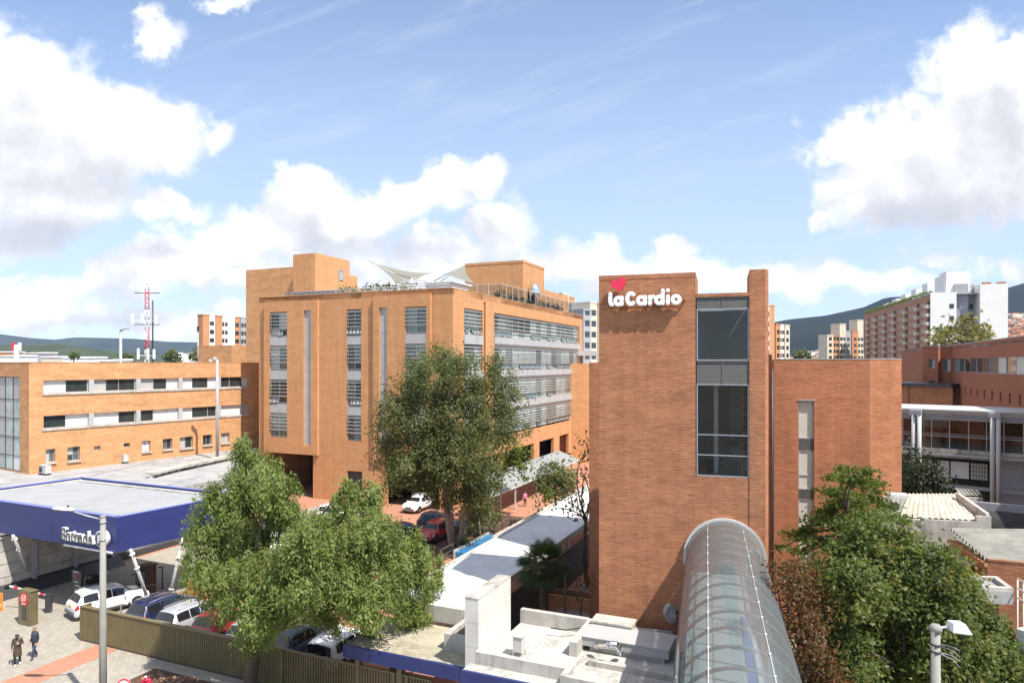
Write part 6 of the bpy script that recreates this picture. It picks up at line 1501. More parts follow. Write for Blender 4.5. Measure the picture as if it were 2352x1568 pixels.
# round bush and thin tree by the walkway roof
tree('round_tree', 'round bushy olive-green tree beside the grey side canopy', gz(1285, 1180, 0), px_clumps([(1250, 1105, 28), (1275, 1085, 32), (1300, 1095, 26), (1265, 1120, 28), (1295, 1120, 24)], 66, 1.5, 11), M['leaf_tall'], at(1278, 1125, 66), .14, L=.32, Wd=.16, dens=18, per=26, spread=.36, seed=31)
tree('flower_shrub', 'yellow-green low shrub under the round bushy tree', gz(1270, 1165, 0), px_clumps([(1262, 1130, 16), (1245, 1148, 14), (1280, 1148, 14)], 64, 1, 12), M['leaf_vine'], gz(1265, 1155, .6), .05, L=.3, Wd=.2, dens=12, per=18, spread=.35, seed=33, limbs=False, cat='shrub')
bt = gz(1352, 1330, 0); bt = at(1350, 1262, 49.0); bt.z = 0
tree('thin_tree', 'thin sparse tree with bare branches against the left side of the brick tower', bt, px_clumps([(1345, 1015, 12), (1340, 1045, 20), (1332, 1075, 16), (1345, 1085, 14), (1325, 1135, 18), (1305, 1155, 14), (1280, 1165, 12), (1335, 1165, 12), (1340, 1120, 12), (1318, 1180, 12)], 48.5, 1.2, 13), M['leaf_dry'], at(1346, 1190, 49), .16, bark=M['bark'], L=.28, Wd=.15, dens=16, per=12, spread=.4, seed=35)
# palm
def palm(base, top, label):
    t = thing('palm_tree', label, 'palm', base); b = MB(); pts = limb(b, base, top, .26, .2, .03, 4)
    for k in range(26):
        z = (k + .5) / 26; p = Vector(base).lerp(top, z); b.lathe(p, [(.26 - .05 * z, 0), (.30 - .05 * z, .05), (.25 - .05 * z, .10)], 9)
    b.build('trunk', M['bark'], t); rg = random.Random(8); b = MB()
    for k in range(80):
        az = k * 2.39996; el = rad(rg.uniform(-35, 75)); L = rg.uniform(.8, 1.2)
        dr = Vector((math.cos(az) * math.cos(el), math.sin(az) * math.cos(el), math.sin(el))); tip = Vector(top) + dr * L + Vector((0, 0, -.05)); b.tube([top, tip], .014, 4)
        side = dr.cross(Vector((0, 0, 1))); side = side.normalized() if side.length > .01 else Vector((1, 0, 0)); up = side.cross(dr)
        for j in range(-8, 9):
            a = j / 8 * 1.75; dd = (dr * math.cos(a) + side * math.sin(a)).normalized(); ln = .78 * (1 - .25 * abs(j) / 8); n_ = side * math.cos(a) - dr * math.sin(a)
            e = tip + dd * ln - Vector((0, 0, .28 * ln)); m = tip + dd * ln * .5
            b.face([tip, m + n_ * .035 + up * .01, e, m - n_ * .035 + up * .01])
    o = b.build('crown', M['leaf_palm'], t); a_ = o.data.attributes.new('leaf', 'FLOAT', 'FACE'); rr = np.random.RandomState(3).rand(len(o.data.polygons)).astype(np.float32); a_.data.foreach_set('value', rr); return t
pbase = gz(1252, 1400, 0); pbase = at(1252, 1400, 38.5); pbase.z = 0
palm(pbase, at(1250, 1300, 38.0), 'dark fan palm in the shaded court left of the brick tower')
tree('court_shrub', 'dark shrub with pink blossom in the shaded court beside the tower', at(1335, 1380, 39) - Vector((0, 0, at(1335, 1380, 39).z)), px_clumps([(1335, 1345, 16), (1350, 1325, 16), (1320, 1362, 12), (1345, 1365, 14)], 39, .8, 14), M['leaf_red'], at(1338, 1370, 39), .05, L=.16, Wd=.09, dens=40, per=16, spread=.22, seed=37, limbs=False, cat='shrub')
# right side trees
Rc = [(1945, 1075, 20), (1985, 1080, 20), (1925, 1095, 24), (1960, 1105, 34), (2005, 1110, 26), (1920, 1130, 28), (2000, 1140, 34), (1955, 1150, 44), (1905, 1170, 34), (2030, 1165, 22), (1885, 1195, 30), (2010, 1185, 46), (2065, 1190, 26), (1950, 1200, 52), (1850, 1215, 26), (1825, 1230, 24), (1870, 1240, 32), (1805, 1255, 16), (1840, 1265, 18), (1930, 1250, 50), (2000, 1250, 60), (2060, 1235, 34)]
Rt = [(c, (r[0], r[1], r[2] * .42)) for c, r in px_clumps(Rc, 32.5, 2.2, 15, 1.0)]
rbase = at(1960, 1400, 32.5); rbase.z = 0
tree('layered_tree', 'bright green tree with tiered feathery branches in front of the brick wing', rbase, Rt, M['leaf_bright'], at(1960, 1230, 32.5), .22, trunks=[(rbase, at(1955, 1090, 32.5), .26, .04)], L=.20, Wd=.10, dens=72, per=24, spread=.26, flat=.35, seed=41, shell=.2)
Bc = [(1990, 1235, 40), (2050, 1240, 46), (1950, 1270, 46), (2010, 1290, 60), (2080, 1285, 60), (2130, 1275, 46), (1910, 1310, 50), (1880, 1350, 40), (1960, 1350, 70), (2040, 1360, 80), (2120, 1350, 74), (2180, 1320, 50), (2215, 1355, 46), (1900, 1400, 42), (1960, 1430, 70), (2050, 1450, 84), (2140, 1430, 76), (2210, 1410, 60), (2260, 1440, 52), (2300, 1480, 50),
      (1950, 1500, 70), (1940, 1560, 70), (2030, 1540, 84), (2120, 1520, 84), (2200, 1500, 76), (2280, 1530, 66), (2340, 1540, 50), (2080, 1610, 90), (2190, 1600, 90), (2300, 1610, 80), (1985, 1620, 80), (2370, 1600, 50)]
Bt = px_clumps(Bc, 26.5, 2.0, 16, .92)
bbase = at(2090, 1500, 26.5); bbase.z = 0
tree('broadleaf_tree', 'large dense broadleaf tree with dark green and yellowing leaves at lower right', bbase, Bt, M['leaf_right'], at(2080, 1560, 26.5), .28, trunks=[(bbase, at(2080, 1500, 26.5), .34, .16)], L=.18, Wd=.10, dens=56, per=46, spread=.25, seed=43, shell=.45)
Sc = [(1800, 1300, 24), (1830, 1310, 24), (1855, 1320, 26), (1790, 1345, 22), (1835, 1360, 40), (1875, 1375, 26), (1815, 1420, 34), (1860, 1430, 40), (1840, 1480, 42), (1880, 1500, 36), (1860, 1545, 46), (1900, 1560, 40), (1880, 1600, 50), (1815, 1330, 26)]
St = px_clumps(Sc, 24.0, 1.0, 17, 1.0)
sb_ = at(1870, 1500, 24); sb_.z = 0
tree('red_shrub', 'tall reddish flowering shrub between the glass tube and the right trees', sb_, St, M['leaf_red'], at(1850, 1540, 24), .14, L=.15, Wd=.075, dens=85, per=22, spread=.24, seed=45, shell=.25, cat='shrub')
Dc = [(2100, 1040, 18), (2092, 1065, 22), (2125, 1065, 24), (2100, 1095, 32), (2140, 1095, 28), (2110, 1122, 34), (2150, 1120, 24)]
db = at(2110, 1140, 52); db.z = 3
tree('dark_tree', 'dark grey-green conical tree between the brick wing and the glass bridge', db, px_clumps(Dc, 51.5, 1.5, 18, .95), M['leaf_grey'], at(2110, 1100, 51.5), .15, L=.30, Wd=.15, dens=24, per=26, spread=.36, seed=47)
Rf = [(2160, 768, 16), (2185, 748, 16), (2200, 770, 22), (2225, 745, 20), (2245, 765, 24), (2262, 775, 16), (2175, 782, 18), (2232, 785, 22), (2150, 785, 10)]
rb_ = at(2215, 800, 112); rb_.z = 8
tree('far_tree', 'spreading olive-yellow tree rising behind the ribbon-window building', rb_, px_clumps(Rf, 112, 3, 19), M['leaf_dry'], at(2215, 785, 112), .4, L=.62, Wd=.42, dens=3.4, per=26, spread=.85, seed=49)
far_trees = [(470 - 75, 818, 420, 14, 'tiny green treetop left of the white apartment cluster'), (448, 815, 430, 10, 'tiny green treetop right of the white apartment cluster'), (170, 815, 380, 7, 'bright green treetop above the pale shed on the left horizon'), (1840, 816, 330, 14, 'small green treetop above the brick wing roof'), (290, 822, 420, 12, 'low far tree clump on the horizon beside the antenna mast')]
for k, (px, py, d, r, lab) in enumerate(far_trees):
    q = at(px, 836, d); q.z = 0; tree('far_tree', lab, q, px_clumps([(px - r * .4, py + 2, r * .7), (px + r * .5, py + 3, r * .7), (px, py - 2, r * .6)], d, 2, k), M['leaf_tall'] if k != 2 else M['leaf_bright'], at(px, py + 8, d), .4, L=d * .004, Wd=d * .003, dens=30 / (d * .006) ** 2, per=14, spread=r * d / F * .3, seed=60 + k)
# hedges on the hospital roof
def hedge(lab, p, q, w_, z0, z1, seed, mat='leaf_tall'):
    p, q = Vector(p), Vector(q); t = thing('hedge', lab, 'hedge', (p.x, p.y, z0)); n = max(3, int((q - p).length / 1.1)); cl = [(p.lerp(q, (k + .5) / n) + Vector((0, 0, (z0 + z1) / 2)), (.8, w_, (z1 - z0) / 2)) for k in range(n)]
    leaf_mesh('foliage', cl, M[mat], t, L=.34, Wd=.18, dens=20, per=14, spread=.22, seed=seed)
hedge('low dark hedge along the front roof edge under the sail canopy', G.p(mb_a - 17, mb_b + 2.4), G.p(mb_a - 5.5, mb_b + 2.4), .7, ZR - .5, ZR + 1.25, 71)
hedge('long grey-green planter hedge behind the glass balustrade on the hospital roof', G.p(mb_a - 1.6, mb_b + 15), G.p(mb_a - 1.6, bR - 7), .6, ZR - .5, ZR + 1.2, 72, 'leaf_grey')
hedge('green planter hedge along the roof edge of the long brown apartment block', ap0 + apd * 2 + apn * .8, ap0 + apd * (LA - 2) + apn * .8, .6, ztop - .2, ztop + 1.3, 73, 'leaf_vine')
# leaf litter on the bed
rg = np.random.RandomState(12); lt = []
hold = thing('leaf_litter', 'fallen brown leaves scattered over the shaded planting bed', 'leaf litter', G.p(-25, 24.3, 0)); hold['kind'] = 'stuff'
bpy.data.objects.remove(hold)
b = MB()
for k in range(420):
    q = G.p(rg.uniform(-31.4, -19.2), rg.uniform(22.1, 25.4), .02); a = rg.rand() * 6.28; s_ = .05 + .07 * rg.rand(); x = Vector((math.cos(a), math.sin(a), .2)) * s_; y = Vector((-math.sin(a), math.cos(a), .1)) * s_ * .6
    b.face([q - x, q - y, q + x + Vector((0, 0, .02)), q + y], int(rg.rand() * 3))
tag(b.build('leaf_litter', [M['bark_pale'], M['orange_far'], M['terra']]), 'fallen brown leaves scattered over the shaded planting bed', 'leaf litter', None, 'stuff')

# ------------------------------------------------------------------ fence and gate
FB = 26.35; fa0, fa1, fa2 = G.b_col(188, FB), G.b_col(645, FB), G.b_col(990, FB)
fn = thing('metal_fence', 'olive ribbed sheet-metal fence along the pavement in front of the parked cars', 'fence', G.p(fa0, FB))
b = MB(); n = int((fa1 - fa0) / .13)
for s_ in (0, 1):
    i0 = len(b.v); pr_ = []
    for k in range(n):
        a = fa0 + (fa1 - fa0) * k / n; w_ = (fa1 - fa0) / n
        for t, o in ((0, 0), (.42, 0), (.5, .035), (.92, .035)): pr_.append((a + w_ * t, o))
    bb = FB if s_ == 0 else FB + .14
    for a, o in pr_: b.v.append(G.p(a, bb - o, .10)); b.v.append(G.p(a, bb - o, 1.93))
    for k in range(len(pr_) - 1): b.f.append([i0 + 2 * k, i0 + 2 * k + 2, i0 + 2 * k + 3, i0 + 2 * k + 1]); b.m.append(0); b.sm.append(False)
b.build('panel', M['olive'], fn)
b = MB(); b.fbox(G, fa0, fa1, FB - .06, FB + .18, 1.93, 2.0); b.build('top_rail', M['olive'], fn)
b = MB(); b.fbox(G, fa0, fa1, FB - .02, FB + .12, .0, .10); b.build('base_rail', M['metal_dark'], fn)
b = MB(); b.fbox(G, fa0 - .1, fa0, FB - .06, FB + .6, .03, 2.0); b.build('end_post', M['olive'], fn)
fs = thing('slat_fence', 'olive vertical slat fence with a narrow gate below the blue slab roof', 'fence', G.p(fa1, FB))
b = MB(); k = fa1 + .1
while k < fa2: b.fbox(G, k, k + .07, FB - .02, FB + .06, .08, 1.93); k += .15
b.build('slat_panel', M['olive'], fs)
b = MB(); b.fbox(G, fa1 + .01, fa2, FB - .03, FB + .07, 1.93, 2.0); b.fbox(G, fa1 + .01, fa2, FB + .061, FB + .1, .3, .38); b.build('rail', M['olive'], fs)
for px in (648, 905, 935): b = MB(); a = G.b_col(px, FB); b.fbox(G, a - .07, a + .07, FB - .08, FB + .12, 0, 2.02); b.build('post', M['olive'], fs)
# folded gate with octagon sign
gq = gz(57, 1436, 0); ga, gbb = G.inv(gq)
gt = thing('folded_gate', 'folded olive metal gate leaves carrying a red octagonal sign', 'gate', gq)
for k in range(4):
    b = MB(); b.fbox(G, ga - .62 + k * .02, ga + .50 - (.0 if k == 0 else .0) + (.0), gbb + k * .13, gbb + k * .13 + .10, .04, 2.1 - .04 * (k % 2)); b.build('leaf', M['olive'], gt)
b = MB(); b.fbox(G, ga - .62, ga + .56, gbb + .02, gbb + .48, 2.1, 2.14); b.build('cap', M['olive'], gt)
b = MB(); b.fbox(G, ga - .28, ga + .12, gbb - .02, gbb + .0, .35, 1.12); b.build('dark_panel', M['glass_dark'], gt)
b = MB(); oc = [(math.cos(rad(22.5 + 45 * k)) * .42, math.sin(rad(22.5 + 45 * k)) * .42) for k in range(8)]
cx_, cz_ = ga - .08, 1.60
lo = [G.p(cx_ + x, gbb - .004, cz_ + z) for x, z in oc]; hi = [G.p(cx_ + x, gbb - .03, cz_ + z) for x, z in oc]
b.face(hi)
for k in range(8): b.face([lo[k], lo[(k + 1) % 8], hi[(k + 1) % 8], hi[k]])
o = b.build('octagon_sign', M['red'], gt)
b = MB(); nv = G.p(0, -1, 0) - G.p(0, 0, 0)
ring = [G.p(cx_ + .20 * math.cos(a), gbb - .04, cz_ + .08 + .20 * math.sin(a)) for a in [2 * math.pi * k / 20 for k in range(20)]]
b.tube(ring, .022, 6, closed=True); b.tube([G.p(cx_ - .14, gbb - .04, cz_ + .22), G.p(cx_ + .14, gbb - .04, cz_ - .06)], .02, 6); b.fbox(G, cx_ - .2, cx_ + .2, gbb - .036, gbb - .031, cz_ - .30, cz_ - .22)
b.build('sign_symbol', M['cream_far'], o)

# ------------------------------------------------------------------ cars
def interp(st, t): 
    ts = [s[0] for s in st]; return [float(np.interp(t, ts, [s[i] for s in st])) for i in range(1, len(st[0]))]
#        t     w     zb    belt  wr    top
SUV = [(0, .80, .42, .72, .74, .78), (.012, .86, .30, .90, .80, .96), (.035, .90, .27, 1.00, .76, 1.10), (.10, .91, .26, 1.03, .64, 1.60), (.17, .92, .26, 1.03, .65, 1.67), (.35, .93, .26, 1.01, .66, 1.69), (.57, .93, .26, .99, .65, 1.65), (.64, .93, .26, 1.0, .63, 1.55), (.785, .92, .26, 1.02, .72, 1.12), (.84, .92, .27, 1.01, .76, 1.09), (.93, .90, .28, .94, .76, 1.02), (.98, .86, .30, .80, .74, .88), (1, .72, .40, .60, .62, .64)]
JEEP = [(0, .84, .42, .80, .80, .86), (.01, .88, .40, 1.10, .78, 1.16), (.03, .89, .40, 1.14, .74, 1.74), (.10, .89, .38, 1.14, .72, 1.84), (.35, .90, .38, 1.13, .73, 1.85), (.55, .90, .38, 1.12, .72, 1.80), (.60, .90, .38, 1.11, .69, 1.70), (.70, .90, .38, 1.10, .74, 1.17), (.80, .89, .38, 1.08, .80, 1.13), (.96, .87, .40, .98, .80, 1.04), (1, .80, .45, .80, .74, .86)]
def halfsec(st, t):
    w_, zb, be, wr, tp_ = interp(st, t); k = min(1, max(0, (tp_ - be) / .5)); dz = .07 * k + .02
    return [(0, zb), (w_ * .86, zb), (w_, zb + .12), (w_ * 1.0, zb + (be - zb) * .55), (w_ * .965, be), (wr, tp_ - dz), (wr * .86, tp_ - dz * .25), (wr * .5, tp_ + .012 * k), (0, tp_ + .018 * k)]
def car(label, paint, pos, az, L=4.5, st=SUV, group='cars parked in the hospital car park', spare=False, name='parked_car', front=False):
    t = thing(name, label, 'car', (0, 0, 0), 0, group); t['_w'] = (0, 0, 0)
    ts = sorted(set([s[0] for s in st] + [i / 44 for i in range(45)])); b = MB()
    Y = lambda tt: (tt - .5) * L
    S = [halfsec(st, tt) for tt in ts]; m = len(S[0]); full = 2 * m - 2
    for tt, s in zip(ts, S):
        for (x, z) in s: b.v.append(Vector((x, Y(tt), z)))
        for (x, z) in s[m - 2:0:-1]: b.v.append(Vector((-x, Y(tt), z)))
    for i in range(len(ts) - 1):
        for j in range(full):
            q = i * full; b.f.append([q + j, q + full + j, q + full + (j + 1) % full, q + (j + 1) % full][::-1] if False else [q + j, q + (j + 1) % full, q + full + (j + 1) % full, q + full + j]); b.m.append(0); b.sm.append(True)
    b.f.append([j for j in range(full)][::-1]); b.m.append(0); b.sm.append(False); b.f.append([(len(ts) - 1) * full + j for j in range(full)]); b.m.append(0); b.sm.append(False)
    b.build('body', paint, t)
    def strip(nm, mat, t0, t1, e0, e1, side, off=.012, nt=6, ne=4, parent=None):   # patch between section params e0..e1 (index along half section)
        b = MB(); cols = []
        for i in range(nt + 1):
            tt = t0 + (t1 - t0) * i / nt; s = halfsec(st, tt); row = []
            for j in range(ne + 1):
                ee = e0 + (e1 - e0) * j / ne; k = min(int(ee), m - 2); f = ee - k
                x = s[k][0] + (s[k + 1][0] - s[k][0]) * f; z = s[k][1] + (s[k + 1][1] - s[k][1]) * f; row.append(Vector((side * x, Y(tt), z)))
            cols.append(row)
        for i in range(nt + 1):
            for j in range(ne + 1):
                a = cols[min(i + 1, nt)][j] - cols[max(i - 1, 0)][j]; c = cols[i][min(j + 1, ne)] - cols[i][max(j - 1, 0)]; nn = a.cross(c)
                nn = nn.normalized() if nn.length > 1e-9 else Vector((0, 0, 1))
                ctr = Vector((0, cols[i][j].y * .8, .9)); nn = nn if nn.dot(cols[i][j] - ctr) > 0 else -nn
                b.v.append(cols[i][j] + nn * off)
        for i in range(nt):
            for j in range(ne): q = i * (ne + 1) + j; b.f.append([q, q + 1, q + ne + 2, q + ne + 1]); b.m.append(0); b.sm.append(True)
        return b
    def across(nm, mat, t0, t1, e0):       # windscreens: both halves joined over the centre line
        A = strip(nm, mat, t0, t1, e0, m - 1, 1); B = strip(nm, mat, t0, t1, e0, m - 1, -1); n0 = len(A.v)
        A.v += B.v; A.f += [[i + n0 for i in f] for f in B.f]; A.m += B.m; A.sm += B.sm; return A.build(nm, mat, t)
    jeep = st is JEEP
    across('rear_window', M['car_glass'], *((.012, .028) if jeep else (.042, .094)), 5.05); across('windscreen', M['car_glass'], *((.605, .69) if jeep else (.65, .765)), 5.1)
    for s_ in (-1, 1):
        for (t0, t1) in ((.115, .30), (.315, .47), (.485, .645 if not jeep else .59)):
            strip('w', None, t0, t1, 4.12, 4.92, s_).build('side_window', M['car_glass'], t)
        strip('w', None, .006 if not jeep else .0, .05 if not jeep else .012, 3.35, 4.6 if not jeep else 3.9, s_, .016).build('tail_light', M['tail'], t)
        strip('w', None, .90, .975, 3.3, 4.2, s_, .016).build('headlight', M['lamp'], t)
        b = MB(); x = s_ * (interp(st, .64)[0] + .09); b.box((x, Y(.64), interp(st, .6)[1] + .78), (.18, .10, .13)); b.build('mirror', paint, t)
        b = MB(); b.tube([(s_ * interp(st, .15)[3] * .9, Y(.15), interp(st, .15)[4] + .03), (s_ * interp(st, .35)[3] * .9, Y(.35), interp(st, .35)[4] + .04), (s_ * interp(st, .52)[3] * .9, Y(.52), interp(st, .52)[4] + .02)], .018, 5); b.build('roof_rail', M['metal_grey'], t)
        strip('w', None, .05, .95, 1.0, 2.35, s_, .008, 24).build('sill_cladding', M['bumper'], t)
        for tt in (.37, .53):
            w_ = halfsec(st, tt); b = MB(); b.box((s_ * (w_[3][0] + .012), Y(tt), w_[4][1] - .10), (.03, .16, .03)); b.build('door_handle', paint if not jeep else M['bumper'], t)
        for tt in (.20, .805):
            w_ = interp(st, tt)[0]; R = .36 if not jeep else .39
            b = MB(); b.lathe((s_ * (w_ - .10), Y(tt), R), [(R + .06, 0), (R + .06, .112)], 22, 0, (s_, 0, 0)); b.build('wheel_arch', M['rubber'], t)
            b = MB(); b.lathe((s_ * (w_ - .22), Y(tt), R), [(R * .6, 0), (R - .03, .0), (R, .04), (R, .20), (R - .03, .245), (R * .62, .25)], 22, 0, (s_, 0, 0)); o = b.build('wheel', M['rubber'], t)
            b = MB(); b.lathe((s_ * (w_ + .0), Y(tt), R), [(R * .63, .0), (R * .63, .032), (R * .5, .02), (R * .12, .035), (0, .04)], 10, 0, (s_, 0, 0), False); b.build('rim', M['silver'], o)
    b = MB(); b.box((0, Y(0) - .004, .50), (1.45, .10, .20)); b.build('rear_bumper', M['bumper'], t)
    b = MB(); b.box((0, Y(1) + .0, .46), (1.3, .10, .20)); b.build('front_bumper', M['bumper'], t)
    b = MB(); z_ = interp(st, .012)[1] ; b.box((0 if not jeep else -.5, Y(.012) - .035, .86), (.42, .03, .16)); b.build('number_plate', M['plate'], t)
    if front:
        b = MB(); b.box((0, Y(1) - .02, .66), (.7, .06, .14)); b.build('grille', M['black'], t)
    if spare:
        b = MB(); b.lathe((.08, Y(0) - .02, 1.02), [(.24, .0), (.36, .0), (.38, .06), (.36, .16), (.22, .18), (.1, .15), (0, .15)], 20, 0, (0, -1, 0)); b.build('spare_wheel', M['rubber'], t)
    t.location = pos; t.rotation_euler = (0, 0, -rad(az)); return t
def paint(n, c, metal=.0, rough=.3): M[n] = plain(n, c, rough, metal, .03, 1.0, .5, coat=.6); return M[n]
M['car_glass'] = glassy('car_glass', (0.012, 0.014, 0.017), .04, .6, .05); M['tail'] = plain('tail', (0.45, 0.015, 0.02), .2, spec=.6); M['lamp'] = plain('lamp', (0.75, 0.75, 0.75), .15, spec=.6); M['bumper'] = plain('bumper', (0.14, 0.14, 0.14), .6); M['plate'] = plain('plate', (0.75, 0.42, 0.03), .5)
wht, slv, navy, redp, dkb = paint('car_white', (.78, .78, .78)), paint('car_silver', (.55, .56, .58), .4), paint('car_navy', (.018, .025, .075), .2), paint('car_red', (.40, .012, .022)), paint('car_slate', (.035, .05, .085), .3)
car('white hatch-backed SUV entering under the blue canopy, rear towards the viewer', wht, Vector((-26.25, 44.45, 0)), 39, 4.5, name='moving_car', group=None)
def park(label, p, a, b_, L, st=SUV, az=23.5, **kw): q = G.p(a, b_ + L / 2); return car(label, p, q, az, L, st, **kw)
park('dark navy SUV parked first behind the olive fence beside the canopy legs', navy, -36.9, 28.2, 4.5)
park('silver SUV with a dark sunroof parked behind the fence right of the navy one', slv, -34.25, 28.0, 4.4)
park('bright red car parked behind the fence under the pepper tree', redp, -31.6, 28.3, 4.2)
park('white SUV parked behind the pepper tree trunk beside the red car', wht, -28.8, 28.1, 4.5)
park('slate blue wagon with brownish roof parked left of the white off-roader', dkb, -25.8, 28.0, 4.6)
park('boxy white off-roader with spare wheel parked beside the blue slab roof', wht, -22.9, 27.9, 4.3, JEEP, spare=True)
def cpx(label, p, px, py, z, az, L=4.4, **kw): q = gz(px, py, z); q.z = 0; return car(label, p, q, az, L, **kw)
cpx('white car parked in the second row seen through the pepper tree', wht, 640, 1232, 1.4, 203.5)
cpx('silver car parked in the second row left of the white one behind the pepper tree', slv, 560, 1222, 1.4, 203.5)
cpx('white car with red tail lights standing before the hospital front behind the tree', wht, 775, 1165, 1.4, 113)
cpx('dark navy car mostly hidden by the pepper tree beside the red hatchback', navy, 925, 1215, 1.0, 23.5)
cpx('glossy red hatchback parked beside the tall tree trunks', redp, 1000, 1212, 1.0, 203.5, 4.2)
cpx('grey-blue car parked behind the red hatchback by the hospital pillar', dkb, 1012, 1188, 1.2, 110)
cpx('white van facing out of the dark hospital garage opening', wht, 962, 1150, 1.0, 203.5, 4.4, front=True)

# ------------------------------------------------------------------ things under and near the entrance canopy
ba = thing('barrier_arm', 'red and white striped barrier arm on a dark housing behind the folded gate', 'barrier', gz(105, 1400, 0))
q = gz(112, 1405, 0); b = MB(); b.box((q.x, q.y, .55), (.35, .35, 1.1), .4); b.box((q.x, q.y, 1.13), (.4, .4, .06), .4); b.build('housing', M['metal_dark'], ba)
p0_, p1_ = Vector((q.x, q.y, 1.05)), gz(22, 1345, 1.6)
for k in range(9):
    b = MB(); b.bar(p0_.lerp(p1_, k / 9), p0_.lerp(p1_, (k + 1) / 9), .06, .10); b.build('arm_section', M['red'] if k % 2 else M['white_paint'], ba)
q = gz(179, 1388, 0); tt = thing('sign_totem', 'dark blue free-standing sign totem with pale symbols beside the white SUV', 'sign', q)
fr = Frame(23.5, (q.x, q.y)); b = MB(); b.fbox(fr, -.45, .45, -.1, .1, .02, 2.3); b.fbox(fr, -.55, .55, -.2, .2, .0, .02); b.build('board', M['metal_dark'], tt)
b = MB(); b.lathe(fr.p(-.08, -.105, 1.95), [(.13, 0), (.13, .015), (0, .016)], 14, 0, fr.p(0, -1) - fr.p(0, 0)); b.build('symbol', M['red'], tt)
for k, (x, z, w_) in enumerate(((-.05, 2.2, .5), (-.05, 1.55, .42), (.1, 1.3, .5), (0, 1.05, .4), (.05, .8, .5))): b = MB(); b.fbox(fr, x - w_ / 2, x + w_ / 2, -.115, -.101, z - .05, z + .05); b.build('symbol', M['metal_pale'], tt)
q = gz(215, 1372, 0); mt = thing('ticket_machine', 'dark ticket machine cabinet standing under the blue canopy', 'ticket machine', q); fr = Frame(23.5, (q.x, q.y))
b = MB(); b.fbox(fr, -.3, .3, -.25, .25, 0, 1.5); b.fbox(fr, -.33, .33, -.28, .28, 1.5, 1.56); b.build('cabinet', M['black'], mt); b = MB(); b.fbox(fr, -.2, .2, -.27, -.251, .9, 1.3); b.build('screen', M['metal_pale'], mt)
q = gz(338, 1372, 0); mt = thing('guard_booth', 'narrow black kiosk behind the raking canopy legs', 'kiosk', q); fr = Frame(23.5, (q.x, q.y))
b = MB(); b.fbox(fr, -.4, .4, -.4, .4, 0, 2.2); b.fbox(fr, -.46, .46, -.46, .46, 2.2, 2.28); b.build('cabin', M['black'], mt); b = MB(); b.fbox(fr, -.3, .3, -.42, -.401, 1.1, 1.9); b.build('window', M['glass_mid'], mt)
for px, py, lab in ((373, 1350, 'slim hooked lamp bollard on the sunny driveway beyond the canopy'), (313, 1350, 'small capped bollard under the blue canopy near the kiosk')):
    q = gz(px, py, 0); t = thing('bollard_lamp', lab, 'bollard lamp', q); b = MB(); b.tube([q, q + Vector((0, 0, 1.5 if px > 350 else 1.0))], .05, 8); b.lathe(q, [(.15, 0), (.15, .03), (.05, .06)], 10); b.build('post', M['metal_dark'], t)
    b = MB(); b.box(q + Vector((-.12, 0, 1.5 if px > 350 else 1.0)), (.36, .14, .08)); b.build('head', M['metal_dark'], t)
def cone(px, py, lab):
    q = gz(px, py, 0); t = thing('traffic_cone', lab, 'traffic cone', q, 0, None); b = MB(); b.lathe(q, [(.20, .03), (.13, .25), (.06, .6), (.035, .78), (0, .78)], 12); b.build('cone', M['orange'], t)
    b = MB(); b.box(q + Vector((0, 0, .018)), (.42, .42, .036)); b.build('base', M['orange'], t); b = MB(); b.lathe(q, [(.128, .28), (.098, .42)], 12); b.build('band', M['white_paint'], t)
cone(346, 1345, 'orange traffic cone beside the kiosk under the canopy'); cone(318, 1392, 'orange traffic cone behind the front wheel of the white SUV')
q = gz(448, 1375, 0); t = thing('plastic_barrier', 'red and orange plastic road barrier at the left edge of the pepper tree', 'barrier', q); fr = Frame(23.5, (q.x, q.y))
for k in range(2): b = MB(); b.fbox(fr, -.5 + k * .55, -.02 + k * .55, -.2 + k * .1, .2 + k * .1, 0, 1.1); b.fbox(fr, -.42 + k * .55, -.10 + k * .55, -.12, .12, 1.1, 1.18); b.build('block', M['red'] if k else M['orange'], t)
q = gz(2, 1402, 0); t = thing('notice_board', 'orange upright notice board at the far left edge of the pavement', 'sign', q); fr = Frame(23.5, (q.x, q.y)); b = MB(); b.fbox(fr, -.3, .12, -.05, .05, .02, 1.15); b.build('board', M['orange'], t); b = MB(); b.fbox(fr, -.25, .08, -.06, -.051, .25, .5); b.build('text_band', M['cream_far'], t)
for px, py, z, lab in ((302, 1430, 1.5, 'thin white signpost pole behind the fence beside the white SUV'),):
    q = gz(px, 1432, 0); b = MB(); b.tube([q, q + Vector((0, 0, 1.9))], .03, 6); b.lathe(q, [(.12, 0), (.12, .03), (.03, .04)], 8); tag(b.build('signpost', M['metal_pale']), lab, 'post')
q = gz(278, 1425, 0); t = thing('card_reader', 'small white card reader on a bent stand behind the fence', 'card reader', q); b = MB(); b.tube([q, q + Vector((0, 0, .95)), q + Vector((.25, -.1, 1.15))], .05, 8); b.build('stand', M['white_paint'], t); b = MB(); b.box(q + Vector((.28, -.1, 1.2)), (.4, .25, .16), .4, 0, .3); b.build('head', M['white_paint'], t)

M['lamp_pole'] = plain('lamp_pole', (0.27, 0.265, 0.24), 0.8, var=0.15, scale=2.0)
